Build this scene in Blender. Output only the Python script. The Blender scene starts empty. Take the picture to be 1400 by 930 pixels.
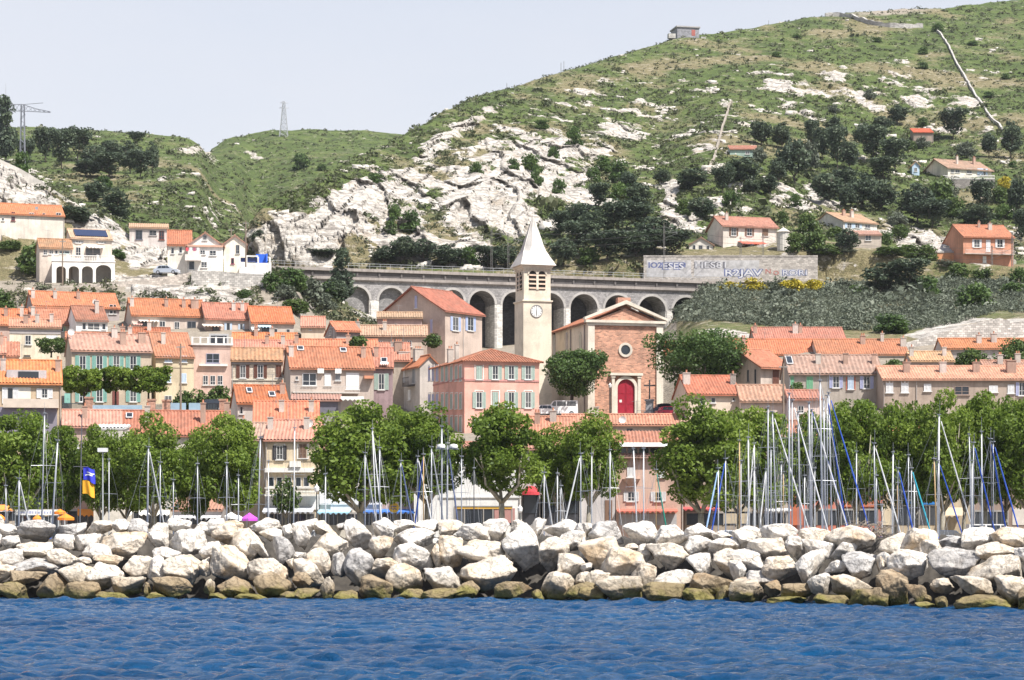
import bpy, bmesh, math, random
import numpy as np
from mathutils import Vector, Matrix

# ------------------------------------------------------------------ camera, light
F, CX, HY, EYE = 3157.0, 700.0, 723.0, 3.0      # focal length and horizon of the photograph, in its pixels; eye height in metres
SC = bpy.data.scenes[0] if bpy.data.scenes else bpy.context.scene
SC = bpy.context.scene
COL = SC.collection

cam_d = bpy.data.cameras.new("camera")
cam_d.sensor_width = 36.0
cam_d.lens = F / 1400.0 * 36.0
cam_d.shift_y = (HY - 465.0) / 1400.0
cam_d.clip_start = 1.0
cam_d.clip_end = 6000.0
cam = bpy.data.objects.new("camera", cam_d)
cam.location = (0, 0, EYE)
cam.rotation_euler = (math.radians(90), 0, 0)
COL.objects.link(cam)
SC.camera = cam

SUN_ELEV, SUN_AZ = math.radians(57), math.radians(132)   # azimuth clockwise from +Y (the view direction)
sun_dir = Vector((math.sin(SUN_AZ) * math.cos(SUN_ELEV), math.cos(SUN_AZ) * math.cos(SUN_ELEV), math.sin(SUN_ELEV)))
world = bpy.data.worlds.new("World")
SC.world = world
world.use_nodes = True
wn = world.node_tree
bg = wn.nodes["Background"]
sky = wn.nodes.new("ShaderNodeTexSky")
sky.sky_type = 'NISHITA'
sky.sun_disc = False
sky.sun_elevation = SUN_ELEV
sky.sun_rotation = SUN_AZ
sky.altitude = 0
sky.air_density = 1.0
sky.dust_density = 1.0
sky.ozone_density = 1.0
# a thin high veil of cloud, the same all round, over the clear sky
wtc = wn.nodes.new("ShaderNodeTexCoord"); wno = wn.nodes.new("ShaderNodeTexNoise"); wno.inputs["Scale"].default_value = 2.2; wno.inputs["Detail"].default_value = 5
wmp = wn.nodes.new("ShaderNodeMapping"); wmp.inputs["Scale"].default_value = (1.2, 1.2, 5); wn.links.new(wtc.outputs["Generated"], wmp.inputs[0]); wn.links.new(wmp.outputs[0], wno.inputs["Vector"])
wmr = wn.nodes.new("ShaderNodeMapRange"); wmr.inputs[1].default_value = .3; wmr.inputs[2].default_value = .7; wmr.inputs[3].default_value = .74; wmr.inputs[4].default_value = .93; wn.links.new(wno.outputs[0], wmr.inputs[0])
wmx = wn.nodes.new("ShaderNodeMix"); wmx.data_type = 'RGBA'; wsp = wn.nodes.new("ShaderNodeSeparateXYZ"); wn.links.new(wtc.outputs["Generated"], wsp.inputs[0])
wel = wn.nodes.new("ShaderNodeMapRange"); wel.inputs[1].default_value = .15; wel.inputs[2].default_value = .85; wel.inputs[3].default_value = 1.0; wel.inputs[4].default_value = .2; wn.links.new(wsp.outputs[2], wel.inputs[0])   # thinner overhead, where one looks through less of it
wml = wn.nodes.new("ShaderNodeMath"); wml.operation = 'MULTIPLY'; wn.links.new(wmr.outputs[0], wml.inputs[0]); wn.links.new(wel.outputs[0], wml.inputs[1])
wn.links.new(wml.outputs[0], wmx.inputs[0]); wn.links.new(sky.outputs[0], wmx.inputs[6]); wmx.inputs[7].default_value = (5.2, 5.2, 5.5, 1)
wn.links.new(wmx.outputs[2], bg.inputs[0])
bg.inputs[1].default_value = 0.098
sun_d = bpy.data.lights.new("sun", 'SUN')
sun_d.energy = 5.0
sun_d.angle = math.radians(0.53)
sun_d.color = (1.0, 0.955, 0.89)
sun_o = bpy.data.objects.new("sun", sun_d)
sun_o.rotation_euler = (-sun_dir).to_track_quat('-Z', 'Y').to_euler()
COL.objects.link(sun_o)
SC.view_settings.view_transform = 'Standard'
SC.view_settings.look = 'None'
SC.view_settings.gamma = 1.0
SC.view_settings.use_curve_mapping = False
SC.view_settings.exposure = 0.76
SC.cycles.max_bounces = 6
SC.cycles.diffuse_bounces = 3
SC.cycles.glossy_bounces = 3
SC.cycles.transmission_bounces = 3
SC.cycles.transparent_max_bounces = 6
SC.cycles.use_denoising = True

# ------------------------------------------------------------------ helpers
def wx(px, Y): return (px - CX) / F * Y
def wz(py, Y): return EYE + (HY - py) / F * Y
def px_of(x, Y): return CX + x / Y * F
def py_of(z, Y): return HY - (z - EYE) / Y * F

def tag(o, label=None, cat=None, group=None, kind=None):
    if label: o["label"] = label
    if cat: o["category"] = cat
    if group: o["group"] = group
    if kind: o["kind"] = kind
    return o

def empty(name, loc=(0, 0, 0), rz=0.0):
    o = bpy.data.objects.new(name, None)
    o.location = loc
    o.rotation_euler = (0, 0, rz)
    o.empty_display_size = 0.5
    COL.objects.link(o)
    return o

class MB:
    """collects shapes and links them as ONE mesh object"""
    def __init__(s): s.v = []; s.f = []
    def add(s, vs, fs):
        n = len(s.v); s.v += [tuple(v) for v in vs]; s.f += [tuple(i + n for i in f) for f in fs]
    def box(s, x0, y0, z0, x1, y1, z1):
        s.add([(x0,y0,z0),(x1,y0,z0),(x1,y1,z0),(x0,y1,z0),(x0,y0,z1),(x1,y0,z1),(x1,y1,z1),(x0,y1,z1)],
              [(0,3,2,1),(4,5,6,7),(0,1,5,4),(1,2,6,5),(2,3,7,6),(3,0,4,7)])
    def tube(s, p, q, r0, r1=None, n=6, cap=True):
        r1 = r0 if r1 is None else r1
        p, q = Vector(p), Vector(q); d = (q - p)
        if d.length < 1e-6: return
        d.normalize()
        a = d.orthogonal().normalized(); b = d.cross(a)
        vs = []
        for c, r in ((p, r0), (q, r1)):
            for k in range(n):
                t = 2 * math.pi * k / n
                vs.append(c + a * (r * math.cos(t)) + b * (r * math.sin(t)))
        fs = [(k, (k + 1) % n, n + (k + 1) % n, n + k) for k in range(n)]
        if cap: fs += [tuple(range(n - 1, -1, -1)), tuple(range(n, 2 * n))]
        s.add(vs, fs)
    def path(s, pts, radii, n=6):
        pts = [Vector(p) for p in pts]
        rings = []
        up = None
        for i, p in enumerate(pts):
            d = (pts[min(i + 1, len(pts) - 1)] - pts[max(i - 1, 0)]).normalized()
            if up is None: up = d.orthogonal().normalized()
            a = (up - d * up.dot(d)).normalized(); up = a
            b = d.cross(a)
            rings.append([p + a * (radii[i] * math.cos(2*math.pi*k/n)) + b * (radii[i] * math.sin(2*math.pi*k/n)) for k in range(n)])
        vs = [v for r in rings for v in r]
        fs = []
        for i in range(len(pts) - 1):
            for k in range(n):
                fs.append((i*n+k, i*n+(k+1)%n, (i+1)*n+(k+1)%n, (i+1)*n+k))
        fs += [tuple(range(n - 1, -1, -1)), tuple((len(pts)-1)*n + k for k in range(n))]
        s.add(vs, fs)
    def lathe(s, prof, n=12, c=(0, 0), a0=0.0):
        vs = []; m = len(prof)
        for k in range(n):
            t = a0 + 2 * math.pi * k / n
            for r, z in prof: vs.append((c[0] + r * math.cos(t), c[1] + r * math.sin(t), z))
        fs = []
        for k in range(n):
            k2 = (k + 1) % n
            for j in range(m - 1): fs.append((k*m+j, k2*m+j, k2*m+j+1, k*m+j+1))
        fs += [tuple(k*m for k in range(n - 1, -1, -1)), tuple(k*m + m - 1 for k in range(n))]
        s.add(vs, fs)
    def build(s, name, mat, parent=None, smooth=False):
        me = bpy.data.meshes.new(name)
        me.from_pydata(s.v, [], s.f)
        if smooth: me.shade_smooth()
        if mat: me.materials.append(mat)
        o = bpy.data.objects.new(name, me)
        COL.objects.link(o)
        if parent is not None: o.parent = parent
        return o

def np_mesh(name, V, Q, mat, smooth=True, attrs=None, parent=None):
    """V (n,3) vertices, Q (m,k) faces; attrs: name -> per-vertex floats or colours"""
    me = bpy.data.meshes.new(name)
    V = np.asarray(V, dtype=np.float32); Q = np.asarray(Q, dtype=np.int32)
    m, k = Q.shape
    me.vertices.add(len(V)); me.vertices.foreach_set("co", V.ravel())
    me.loops.add(m * k); me.loops.foreach_set("vertex_index", Q.ravel())
    me.polygons.add(m)
    me.polygons.foreach_set("loop_start", np.arange(0, m * k, k, dtype=np.int32))
    me.update(calc_edges=True)
    if smooth: me.shade_smooth()
    for an, av in (attrs or {}).items():
        av = np.asarray(av, dtype=np.float32)
        if av.ndim == 1:
            a = me.attributes.new(an, 'FLOAT', 'POINT'); a.data.foreach_set("value", av)
        else:
            a = me.attributes.new(an, 'FLOAT_COLOR', 'POINT'); a.data.foreach_set("color", av.ravel())
    if mat: me.materials.append(mat)
    o = bpy.data.objects.new(name, me)
    COL.objects.link(o)
    if parent is not None: o.parent = parent
    return o

# gradient noise on arrays
def _hash(ix, iy, seed):
    h = (ix.astype(np.int64) * 374761393 + iy.astype(np.int64) * 668265263 + seed * 1442695041) & 0xFFFFFFFF
    h = ((h ^ (h >> 13)) * 1274126177) & 0xFFFFFFFF
    return ((h ^ (h >> 16)) & 0xFFFF) / 65536.0
def pnoise(x, y, seed=0):
    x0 = np.floor(x); y0 = np.floor(y); fx = x - x0; fy = y - y0
    u = fx*fx*fx*(fx*(fx*6-15)+10); v = fy*fy*fy*(fy*(fy*6-15)+10)
    def g(ix, iy, dx, dy):
        t = _hash(ix, iy, seed) * 2 * np.pi
        return np.cos(t) * dx + np.sin(t) * dy
    a = g(x0, y0, fx, fy); b = g(x0+1, y0, fx-1, fy); c = g(x0, y0+1, fx, fy-1); d = g(x0+1, y0+1, fx-1, fy-1)
    return (a*(1-u)+b*u)*(1-v) + (c*(1-u)+d*u)*v
def fbm(x, y, octs=4, seed=0, ridged=False, gain=0.5):
    s = 0; a = 1.0; t = 0
    for o in range(octs):
        n = pnoise(x * 2**o, y * 2**o, seed + o * 17)
        if ridged: n = 0.5 - np.abs(n) * 2
        s = s + n * a; t += a; a *= gain
    return s / t

# ------------------------------------------------------------------ materials
def new_mat(name):
    m = bpy.data.materials.new(name); m.use_nodes = True
    nt = m.node_tree
    return m, nt, nt.nodes["Principled BSDF"]
def N(nt, t, **kw):
    n = nt.nodes.new(t)
    for k, v in kw.items(): setattr(n, k, v)
    return n
def noise_node(nt, scale, detail=4, rough=0.55, vec=None, dist=0.0):
    n = N(nt, "ShaderNodeTexNoise"); n.inputs["Scale"].default_value = scale
    n.inputs["Detail"].default_value = detail; n.inputs["Roughness"].default_value = rough
    n.inputs["Distortion"].default_value = dist
    if vec is not None: nt.links.new(vec, n.inputs["Vector"])
    return n
def ramp(nt, src, stops):
    r = N(nt, "ShaderNodeValToRGB")
    e = r.color_ramp.elements
    while len(e) < len(stops): e.new(0.5)
    for i, (p, c) in enumerate(stops):
        e[i].position = p
        e[i].color = (c[0], c[1], c[2], 1) if not isinstance(c, (int, float)) else (c, c, c, 1)
    nt.links.new(src, r.inputs[0])
    return r
def mix(nt, fac, a, b, mode='MIX'):
    m = N(nt, "ShaderNodeMix", data_type='RGBA', blend_type=mode)
    for idx, v in ((0, fac), (6, a), (7, b)):
        if hasattr(v, "links") or hasattr(v, "is_linked"): nt.links.new(v, m.inputs[idx])
        elif idx == 0: m.inputs[0].default_value = v
        else: m.inputs[idx].default_value = (v[0], v[1], v[2], 1)
    return m.outputs[2]
def mth(nt, op, a, b=None, clamp=False):
    m = N(nt, "ShaderNodeMath", operation=op); m.use_clamp = clamp
    for i, v in enumerate((a, b)):
        if v is None: continue
        if hasattr(v, "is_linked"): nt.links.new(v, m.inputs[i])
        else: m.inputs[i].default_value = v
    return m.outputs[0]
def bump(nt, bsdf, h, strength=0.4, dist=0.05):
    b = N(nt, "ShaderNodeBump"); b.inputs["Strength"].default_value = strength; b.inputs["Distance"].default_value = dist
    nt.links.new(h, b.inputs["Height"]); nt.links.new(b.outputs[0], bsdf.inputs["Normal"])
def mul(c, k): return tuple(min(1, x * k) for x in c)

_cache = {}
def paint(col, rough=0.5, metal=0.0, var=0.12, name="paint", scale=1.5):
    key = ("paint", tuple(col), rough, metal, var)
    if key in _cache: return _cache[key]
    m, nt, b = new_mat(name)
    tc = N(nt, "ShaderNodeTexCoord")
    n = noise_node(nt, scale, 5, 0.6, tc.outputs["Object"])
    r = ramp(nt, n.outputs[0], [(0.3, mul(col, 1 - var)), (0.7, mul(col, 1 + var))])
    nt.links.new(r.outputs[0], b.inputs["Base Color"])
    b.inputs["Roughness"].default_value = rough; b.inputs["Metallic"].default_value = metal
    _cache[key] = m
    return m

def plaster(col, dirt=0.5):
    """rendered facade: mottled, streaked by rain, patched"""
    key = ("plaster", tuple(col), dirt)
    if key in _cache: return _cache[key]
    m, nt, b = new_mat("plaster")
    tc = N(nt, "ShaderNodeTexCoord"); oi = N(nt, "ShaderNodeObjectInfo")
    add = N(nt, "ShaderNodeVectorMath", operation='ADD')
    nt.links.new(tc.outputs["Object"], add.inputs[0]); nt.links.new(oi.outputs["Location"], add.inputs[1])
    v = add.outputs[0]
    big = noise_node(nt, 0.35, 4, 0.6, v)
    mp = N(nt, "ShaderNodeMapping"); mp.inputs["Scale"].default_value = (2.2, 2.2, 0.22); nt.links.new(v, mp.inputs[0])
    streak = noise_node(nt, 1.0, 5, 0.65, mp.outputs[0])
    fine = noise_node(nt, 6.0, 4, 0.7, v)
    c1 = ramp(nt, big.outputs[0], [(0.33, mul(col, 0.80)), (0.50, col), (0.53, mul(col, 1.08)), (0.70, mul(col, 1.12))])
    dcol = (col[0]*0.62, col[1]*0.6, col[2]*0.6)
    sf = ramp(nt, streak.outputs[0], [(0.47, 0.0), (0.72, dirt)])
    c2 = mix(nt, sf.outputs[0], c1.outputs[0], dcol)
    ff = ramp(nt, fine.outputs[0], [(0.3, 0.88), (0.7, 1.07)])
    c3 = mix(nt, 1.0, c2, ff.outputs[0], 'MULTIPLY')
    nt.links.new(c3, b.inputs["Base Color"])
    b.inputs["Roughness"].default_value = 0.9
    bump(nt, b, fine.outputs[0], 0.25, 0.04)
    _cache[key] = m
    return m

def tiles(col, axis='X'):
    """canal tiles: every tile its own tone, lichen, a few paler replacements (corrugation itself is geometry)"""
    key = ("tiles", tuple(col), axis)
    if key in _cache: return _cache[key]
    m, nt, b = new_mat("roof_tiles")
    tc = N(nt, "ShaderNodeTexCoord"); oi = N(nt, "ShaderNodeObjectInfo")
    add = N(nt, "ShaderNodeVectorMath", operation='ADD')
    nt.links.new(tc.outputs["Object"], add.inputs[0]); nt.links.new(oi.outputs["Location"], add.inputs[1])
    v = add.outputs[0]
    mp = N(nt, "ShaderNodeMapping")
    mp.inputs["Scale"].default_value = (3.1, 2.2, 0.01) if axis == 'X' else (2.2, 3.1, 0.01)
    nt.links.new(v, mp.inputs[0])
    vor = N(nt, "ShaderNodeTexVoronoi", feature='F1'); vor.inputs["Scale"].default_value = 1.0
    vor.inputs["Randomness"].default_value = 0.35
    nt.links.new(mp.outputs[0], vor.inputs["Vector"])
    sep = N(nt, "ShaderNodeSeparateColor"); nt.links.new(vor.outputs["Color"], sep.inputs[0])
    c1 = ramp(nt, sep.outputs[0], [(0.0, mul(col, 0.74)), (0.25, mul(col, 0.93)), (0.75, mul(col, 1.07)), (1.0, (min(1,col[0]*1.16), min(1,col[1]*1.22), min(1,col[2]*1.28)))])
    big = noise_node(nt, 0.45, 5, 0.65, v)
    bf = ramp(nt, big.outputs[0], [(0.42, 0.0), (0.70, 0.62)])
    c2 = mix(nt, bf.outputs[0], c1.outputs[0], (col[0]*0.55, col[1]*0.72, col[2]*0.8))
    hs = N(nt, "ShaderNodeHueSaturation"); nt.links.new(c2, hs.inputs["Color"])
    nt.links.new(mth(nt, 'ADD', mth(nt, 'MULTIPLY', oi.outputs["Random"], .012), .491), hs.inputs["Hue"])
    rv = mth(nt, 'FRACT', mth(nt, 'MULTIPLY', oi.outputs["Random"], 7.31)); nt.links.new(mth(nt, 'ADD', mth(nt, 'MULTIPLY', rv, .34), .80), hs.inputs["Value"])
    rs = mth(nt, 'FRACT', mth(nt, 'MULTIPLY', oi.outputs["Random"], 13.7)); nt.links.new(mth(nt, 'ADD', mth(nt, 'MULTIPLY', rs, .3), .86), hs.inputs["Saturation"])
    lich = noise_node(nt, 1.7, 6, .7, v); lf = ramp(nt, lich.outputs[0], [(.56, 0.0), (.70, .55)])
    c2 = mix(nt, lf.outputs[0], hs.outputs[0], (.26, .20, .15))
    nt.links.new(c2, b.inputs["Base Color"])
    b.inputs["Roughness"].default_value = 0.85
    bump(nt, b, vor.outputs["Distance"], 0.4, 0.08)
    _cache[key] = m
    return m

def masonry(col, mortar, sx=1.0, bw=0.5, bh=0.25, var=0.25, bumpy=0.5, name="masonry", wall_axis='XZ'):
    key = ("mas", tuple(col), tuple(mortar), sx, bw, bh, wall_axis)
    if key in _cache: return _cache[key]
    m, nt, b = new_mat(name)
    tc = N(nt, "ShaderNodeTexCoord")
    sp = N(nt, "ShaderNodeSeparateXYZ"); nt.links.new(tc.outputs["Object"], sp.inputs[0])
    cb = N(nt, "ShaderNodeCombineXYZ")
    if wall_axis == 'XZ':
        s1 = mth(nt, 'ADD', sp.outputs[0], sp.outputs[1])
        nt.links.new(s1, cb.inputs[0])
    else: nt.links.new(sp.outputs[1], cb.inputs[0])
    nt.links.new(sp.outputs[2], cb.inputs[1])
    br = N(nt, "ShaderNodeTexBrick"); nt.links.new(cb.outputs[0], br.inputs["Vector"])
    br.inputs["Scale"].default_value = sx
    br.inputs["Brick Width"].default_value = bw; br.inputs["Row Height"].default_value = bh
    br.inputs["Mortar Size"].default_value = bh * 0.09
    br.inputs["Color1"].default_value = (*mul(col, 1 - var), 1); br.inputs["Color2"].default_value = (*mul(col, 1 + var), 1)
    br.inputs["Mortar"].default_value = (*mortar, 1)
    n = noise_node(nt, 0.5, 6, 0.65, tc.outputs["Object"])
    r = ramp(nt, n.outputs[0], [(0.3, 0.72), (0.7, 1.15)])
    c = mix(nt, 1.0, br.outputs[0], r.outputs[0], 'MULTIPLY')
    f = noise_node(nt, 5, 4, 0.7, tc.outputs["Object"])
    rf = ramp(nt, f.outputs[0], [(0.3, 0.8), (0.7, 1.12)])
    c = mix(nt, 1.0, c, rf.outputs[0], 'MULTIPLY')
    nt.links.new(c, b.inputs["Base Color"]); b.inputs["Roughness"].default_value = 0.92
    bump(nt, b, f.outputs[0], bumpy, 0.06)
    _cache[key] = m
    return m

def leaf_mat(name, dark, mid, light, trans=0.3):
    m, nt, b = new_mat(name)
    at = N(nt, "ShaderNodeAttribute", attribute_name="tone")
    oi = N(nt, "ShaderNodeObjectInfo")
    o1 = mth(nt, 'MULTIPLY', oi.outputs["Random"], 0.16)
    o2 = mth(nt, 'ADD', at.outputs["Fac"], mth(nt, 'SUBTRACT', o1, 0.08))
    r = ramp(nt, o2, [(0.05, dark), (0.5, mid), (0.95, light)])
    nt.links.new(r.outputs[0], b.inputs["Base Color"])
    b.inputs["Roughness"].default_value = 0.55
    b.inputs["Specular IOR Level"].default_value = 0.3
    tr = N(nt, "ShaderNodeBsdfTranslucent"); nt.links.new(r.outputs[0], tr.inputs[0])
    mx = N(nt, "ShaderNodeMixShader"); mx.inputs[0].default_value = trans
    out = nt.nodes["Material Output"]
    nt.links.new(b.outputs[0], mx.inputs[1]); nt.links.new(tr.outputs[0], mx.inputs[2]); nt.links.new(mx.outputs[0], out.inputs[0])
    return m

def glass_mat():
    if "glass" in _cache: return _cache["glass"]
    m, nt, b = new_mat("window_glass")
    oi = N(nt, "ShaderNodeObjectInfo")
    r = ramp(nt, oi.outputs["Random"], [(0.0, (0.012, 0.016, 0.022)), (0.7, (0.03, 0.036, 0.045)), (1.0, (0.10, 0.10, 0.10))])
    nt.links.new(r.outputs[0], b.inputs["Base Color"])
    b.inputs["Roughness"].default_value = 0.12
    b.inputs["Specular IOR Level"].default_value = 0.7
    _cache["glass"] = m
    return m
WHITE = (0.74, 0.72, 0.68)
# ------------------------------------------------------------------ terrain (one sheet: quay, town slope, railway bench, hills)
def P(Y, py): return (Y, wz(py, Y))
CREST_X = [-300, -100, 30, 100, 190, 240, 288, 300, 330, 380, 440, 540, 600, 700, 1700]
CREST_Y = [160, 165, 173, 180, 184, 188, 196, 196, 184, 177, 178, 182, 190, 205, 205]
RID_X = [335, 350, 414, 441, 495, 527, 549, 600, 650, 700, 750, 800, 850, 900, 930, 1000, 1060, 1100, 1130, 1200, 1300, 1400, 1700]
RID_PY = [300, 286, 255, 236, 213, 193, 181, 151, 133, 117, 101, 87, 72, 58, 49, 42, 31, 25, 19, 15, 8, 0, -25]
RID_YY = [480, 482, 500, 515, 550, 580, 610, 650, 695, 740, 775, 810, 845, 880, 895, 930, 955, 970, 985, 1000, 1030, 1060, 1150]
NEAR_X = [-300, 0, 30, 60, 105, 125, 150, 180, 210, 240, 300, 345, 380]
NEAR_PY = [110, 224, 238, 256, 284, 290, 303, 330, 338, 345, 352, 360, 372]

def column(px):
    q = [(150, -1.5), (194.0, -1.5), (195.2, 1.3), (232, 1.6), (238, 2.6)]
    if px < 420:                                            # left: steep town
        q += [P(262, 610), P(290, 563), P(300, 545), P(322, 500), P(340, 460), P(362, 428), P(374, 403), P(376, 392), P(384, 388), P(400, 384)]
        npy = float(np.interp(px, NEAR_X, NEAR_PY))
        q += [P(412, 384 + 0.35 * (npy - 384)), P(440, npy), P(460, npy + 6)]
    else:
        base = {420: [P(262, 610), P(290, 563), P(315, 530), P(345, 478), P(395, 425), P(416, 398), P(424, 394), P(461, 392)],
                470: [P(262, 605), P(290, 575), P(315, 540), P(345, 482), P(395, 443), P(418, 417), P(425, 414), P(461, 414)],
                520: [P(262, 605), P(290, 585), P(315, 545), P(345, 490), P(400, 457), P(421, 438), P(461, 438)],
                620: [P(262, 605), P(290, 592), P(315, 575), P(345, 500), P(400, 490), P(440, 475), P(461, 470)],
                900: [P(262, 605), P(285, 590), P(300, 571), P(340, 568), P(352, 510), P(400, 478), P(425, 468), P(461, 462)],
                960: [P(262, 600), P(285, 585), P(300, 567), P(325, 560), P(345, 478), P(362, 460), P(400, 430), P(440, 396), P(452, 391), P(461, 389)],
                1100: [P(262, 590), P(285, 560), P(300, 545), P(325, 505), P(345, 470), P(362, 459), P(400, 428), P(440, 398), P(452, 391), P(461, 389)],
                1240: [P(262, 580), P(285, 555), P(300, 540), P(325, 505), P(340, 480), P(362, 462), P(400, 430), P(440, 398), P(452, 390), P(461, 387)],
                1400: [P(262, 580), P(285, 555), P(300, 540), P(325, 505), P(342, 482), P(346, 440), P(400, 420), P(440, 398), P(452, 388), P(461, 386)]}
        ks = sorted(base)
        p = min(max(px, ks[0]), ks[-1])
        i = max(0, min(len(ks) - 2, int(np.searchsorted(ks, p)) - 1))
        t = (p - ks[i]) / (ks[i+1] - ks[i])
        YY = np.unique([a for a, _ in base[ks[i]]] + [a for a, _ in base[ks[i+1]]])
        za = np.interp(YY, *zip(*base[ks[i]])); zb = np.interp(YY, *zip(*base[ks[i+1]]))
        q += [(float(y), float(a*(1-t)+b*t)) for y, a, b in zip(YY, za, zb)]
    if px < 335:
        cr = float(np.interp(px, CREST_X, CREST_Y))
        q += [P(500, max(npy + 8, 300)), P(600, 260), P(720, 228), P(900, cr), P(1000, cr + 12), P(1300, cr + 60)] if px < 290 else \
             [P(500, 360), P(640, 300), P(860, 250), P(1120, cr), P(1300, cr + 40)]
    else:
        ry = float(np.interp(px, RID_X, RID_YY)); rp = float(np.interp(px, RID_X, RID_PY))
        b0 = float(np.interp(px, [335, 450, 600, 700, 800, 880, 1100, 1200, 1250, 1400, 1700], [368, 372, 366, 370, 364, 350, 347, 350, 364, 366, 366]))
        q += [P(464.8, 389), P(466.4, b0 + 1), P(470, b0)] if px > 870 else [P(465, b0 + 3), P(470, b0)]
        mids = {335: [(.30, .42), (.65, .74)], 450: [(.25, .45), (.6, .78)], 600: [(.25, .46), (.6, .72)], 700: [(.22, .44), (.55, .72)],
                800: [(.2, .33), (.5, .63)], 900: [(.2, .31), (.5, .57)], 1000: [(.07, .10), (.24, .42), (.55, .70)], 1100: [(.07, .07), (.2, .26), (.38, .50), (.62, .72)],
                1200: [(.07, .06), (.12, .13), (.25, .31), (.42, .48), (.66, .75)], 1700: [(.04, .02), (.10, .09), (.24, .33), (.34, .48), (.64, .75)]}
        ks = sorted(mids); i = max(0, min(len(ks) - 2, int(np.searchsorted(ks, px)) - 1)); t = min(1, max(0, (px - ks[i]) / (ks[i+1] - ks[i])))
        ta = np.unique([a for a, _ in mids[ks[i]]] + [a for a, _ in mids[ks[i+1]]])
        fa = np.interp(ta, *zip(*([(0, 0)] + mids[ks[i]] + [(1, 1)]))); fb = np.interp(ta, *zip(*([(0, 0)] + mids[ks[i+1]] + [(1, 1)])))
        for tt, a, b in zip(ta, fa, fb):
            f_ = a*(1-t) + b*t
            q.append(P(470 + tt * (ry - 470), b0 + f_ * (rp - b0)))
        q.append(P(ry, rp)); q.append(P(ry + 14, rp + 3))
        if px < 620:
            cr = float(np.interp(px, CREST_X, CREST_Y))
            q += [P(ry + 60, rp + 40), P(max(ry + 160, 820), max(290, rp + 40)), P(1140, cr), P(1300, cr + 40)]
        else:
            q += [P(ry + 60, rp + 10), P(1300, rp + 30)]
    q.sort()
    return zip(*q)

PXS = np.arange(-260, 1664, 2.0)
YS = np.concatenate([[150, 170, 194, 195.2], np.arange(197, 460, 1.5), np.arange(460, 700, 0.8), np.arange(700, 1000, 1.7), np.arange(1000, 1301, 4.0)])
coarse = np.arange(-260, 1670, 10.0)
ZC = np.array([np.interp(YS, *map(list, column(p))) for p in coarse])
ker = np.array([1, 3, 5, 3, 1.]) / 13
pad = np.pad(ZC, ((2, 2), (0, 0)), mode='edge')
ZC = sum(ker[k] * pad[k:k + len(coarse)] for k in range(5))
ZT = np.array([np.interp(PXS, coarse, ZC[:, j]) for j in range(len(YS))])           # rows: Y, columns: px
GX = (PXS[None, :] - CX) / F * YS[:, None]; GY = np.repeat(YS[:, None], len(PXS), 1)
GPY = HY - (ZT - EYE) / GY * F; GPX = np.repeat(PXS[None, :], len(YS), 0)

def blobs(lst, x, y):
    m = np.zeros_like(x)
    for cx, cy, rx, ry, ang, s in lst:
        a = math.radians(ang); dx, dy = x - cx, y - cy
        u = (dx * math.cos(a) + dy * math.sin(a)) / rx; v = (-dx * math.sin(a) + dy * math.cos(a)) / ry
        m = np.maximum(m, s * np.clip(1.6 - 1.3 * np.sqrt(u*u + v*v), 0, 1))
    return m
ROCKS = [(440,318,125,52,-22,1), (720,240,75,75,-30,1.05), (645,262,62,55,-35,1), (565,255,60,36,-25,.95), (845,185,80,26,-32,.75), (700,300,60,45,-20,1), (490,275,70,42,-30,1), (540,290,60,60,-10,.9), (560,330,60,40,0,.9), (380,325,55,35,0,1), (650,295,60,55,-30,1), (700,260,75,52,-35,1), (745,225,60,42,-35,1),
         (790,230,45,50,0,.85), (650,340,50,30,0,.9), (800,265,40,40,0,.7), (917,275,15,42,5,1.1), (930,300,45,22,0,.9), (30,262,80,32,33,1), (0,290,60,50,0,.8), (140,325,55,34,35,1.1), (200,350,60,25,0,1),
         (265,394,130,20,4,1.25), (330,385,50,14,0,.9), (60,395,60,10,0,.5), (625,180,75,11,-30,.95), (585,215,45,10,-33,.9), (660,200,40,9,-35,.8), (700,170,70,12,-33,.6),
         (800,135,100,22,-25,.62), (860,160,60,26,-30,.55), (930,130,70,18,-15,.5), (900,110,50,12,-20,.45), (1000,150,50,18,0,.5), (1090,120,60,26,10,.66), (1140,105,30,16,0,.8),
         (1170,130,70,20,5,.7), (1250,110,60,26,0,.62), (1260,140,40,16,0,.85), (1320,150,40,20,0,.7), (1200,145,50,14,10,.6), (1090,150,40,8,20,.9), (1230,90,40,16,0,.5), (1330,105,40,14,0,.45),
         (1310,180,60,16,0,.6), (1060,262,60,22,10,.7), (1110,280,50,16,0,.75), (1000,290,40,24,0,.65), (1250,325,70,22,10,.85), (1190,310,50,16,0,.6), (1380,330,40,18,0,.5), (1130,360,200,14,0,.5),
         (265,205,36,7,0,.95), (285,215,22,8,40,.8), (350,215,20,5,20,.9), (110,190,40,4,0,.6), (460,225,30,4,-10,.6), (440,430,40,14,25,.55), (520,440,60,12,0,.6), (480,190,30,3,0,.5),
         (1000,458,50,8,5,.8), (1310,455,75,26,-14,1.2), (1390,450,40,22,0,1.2), (905,200,30,30,0,.45), (960,200,30,40,-60,.5), (240,255,40,14,0,.35), (300,290,30,20,0,.5), (1020,165,30,26,0,.5)]
rock = blobs(ROCKS, GPX, GPY)
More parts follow.
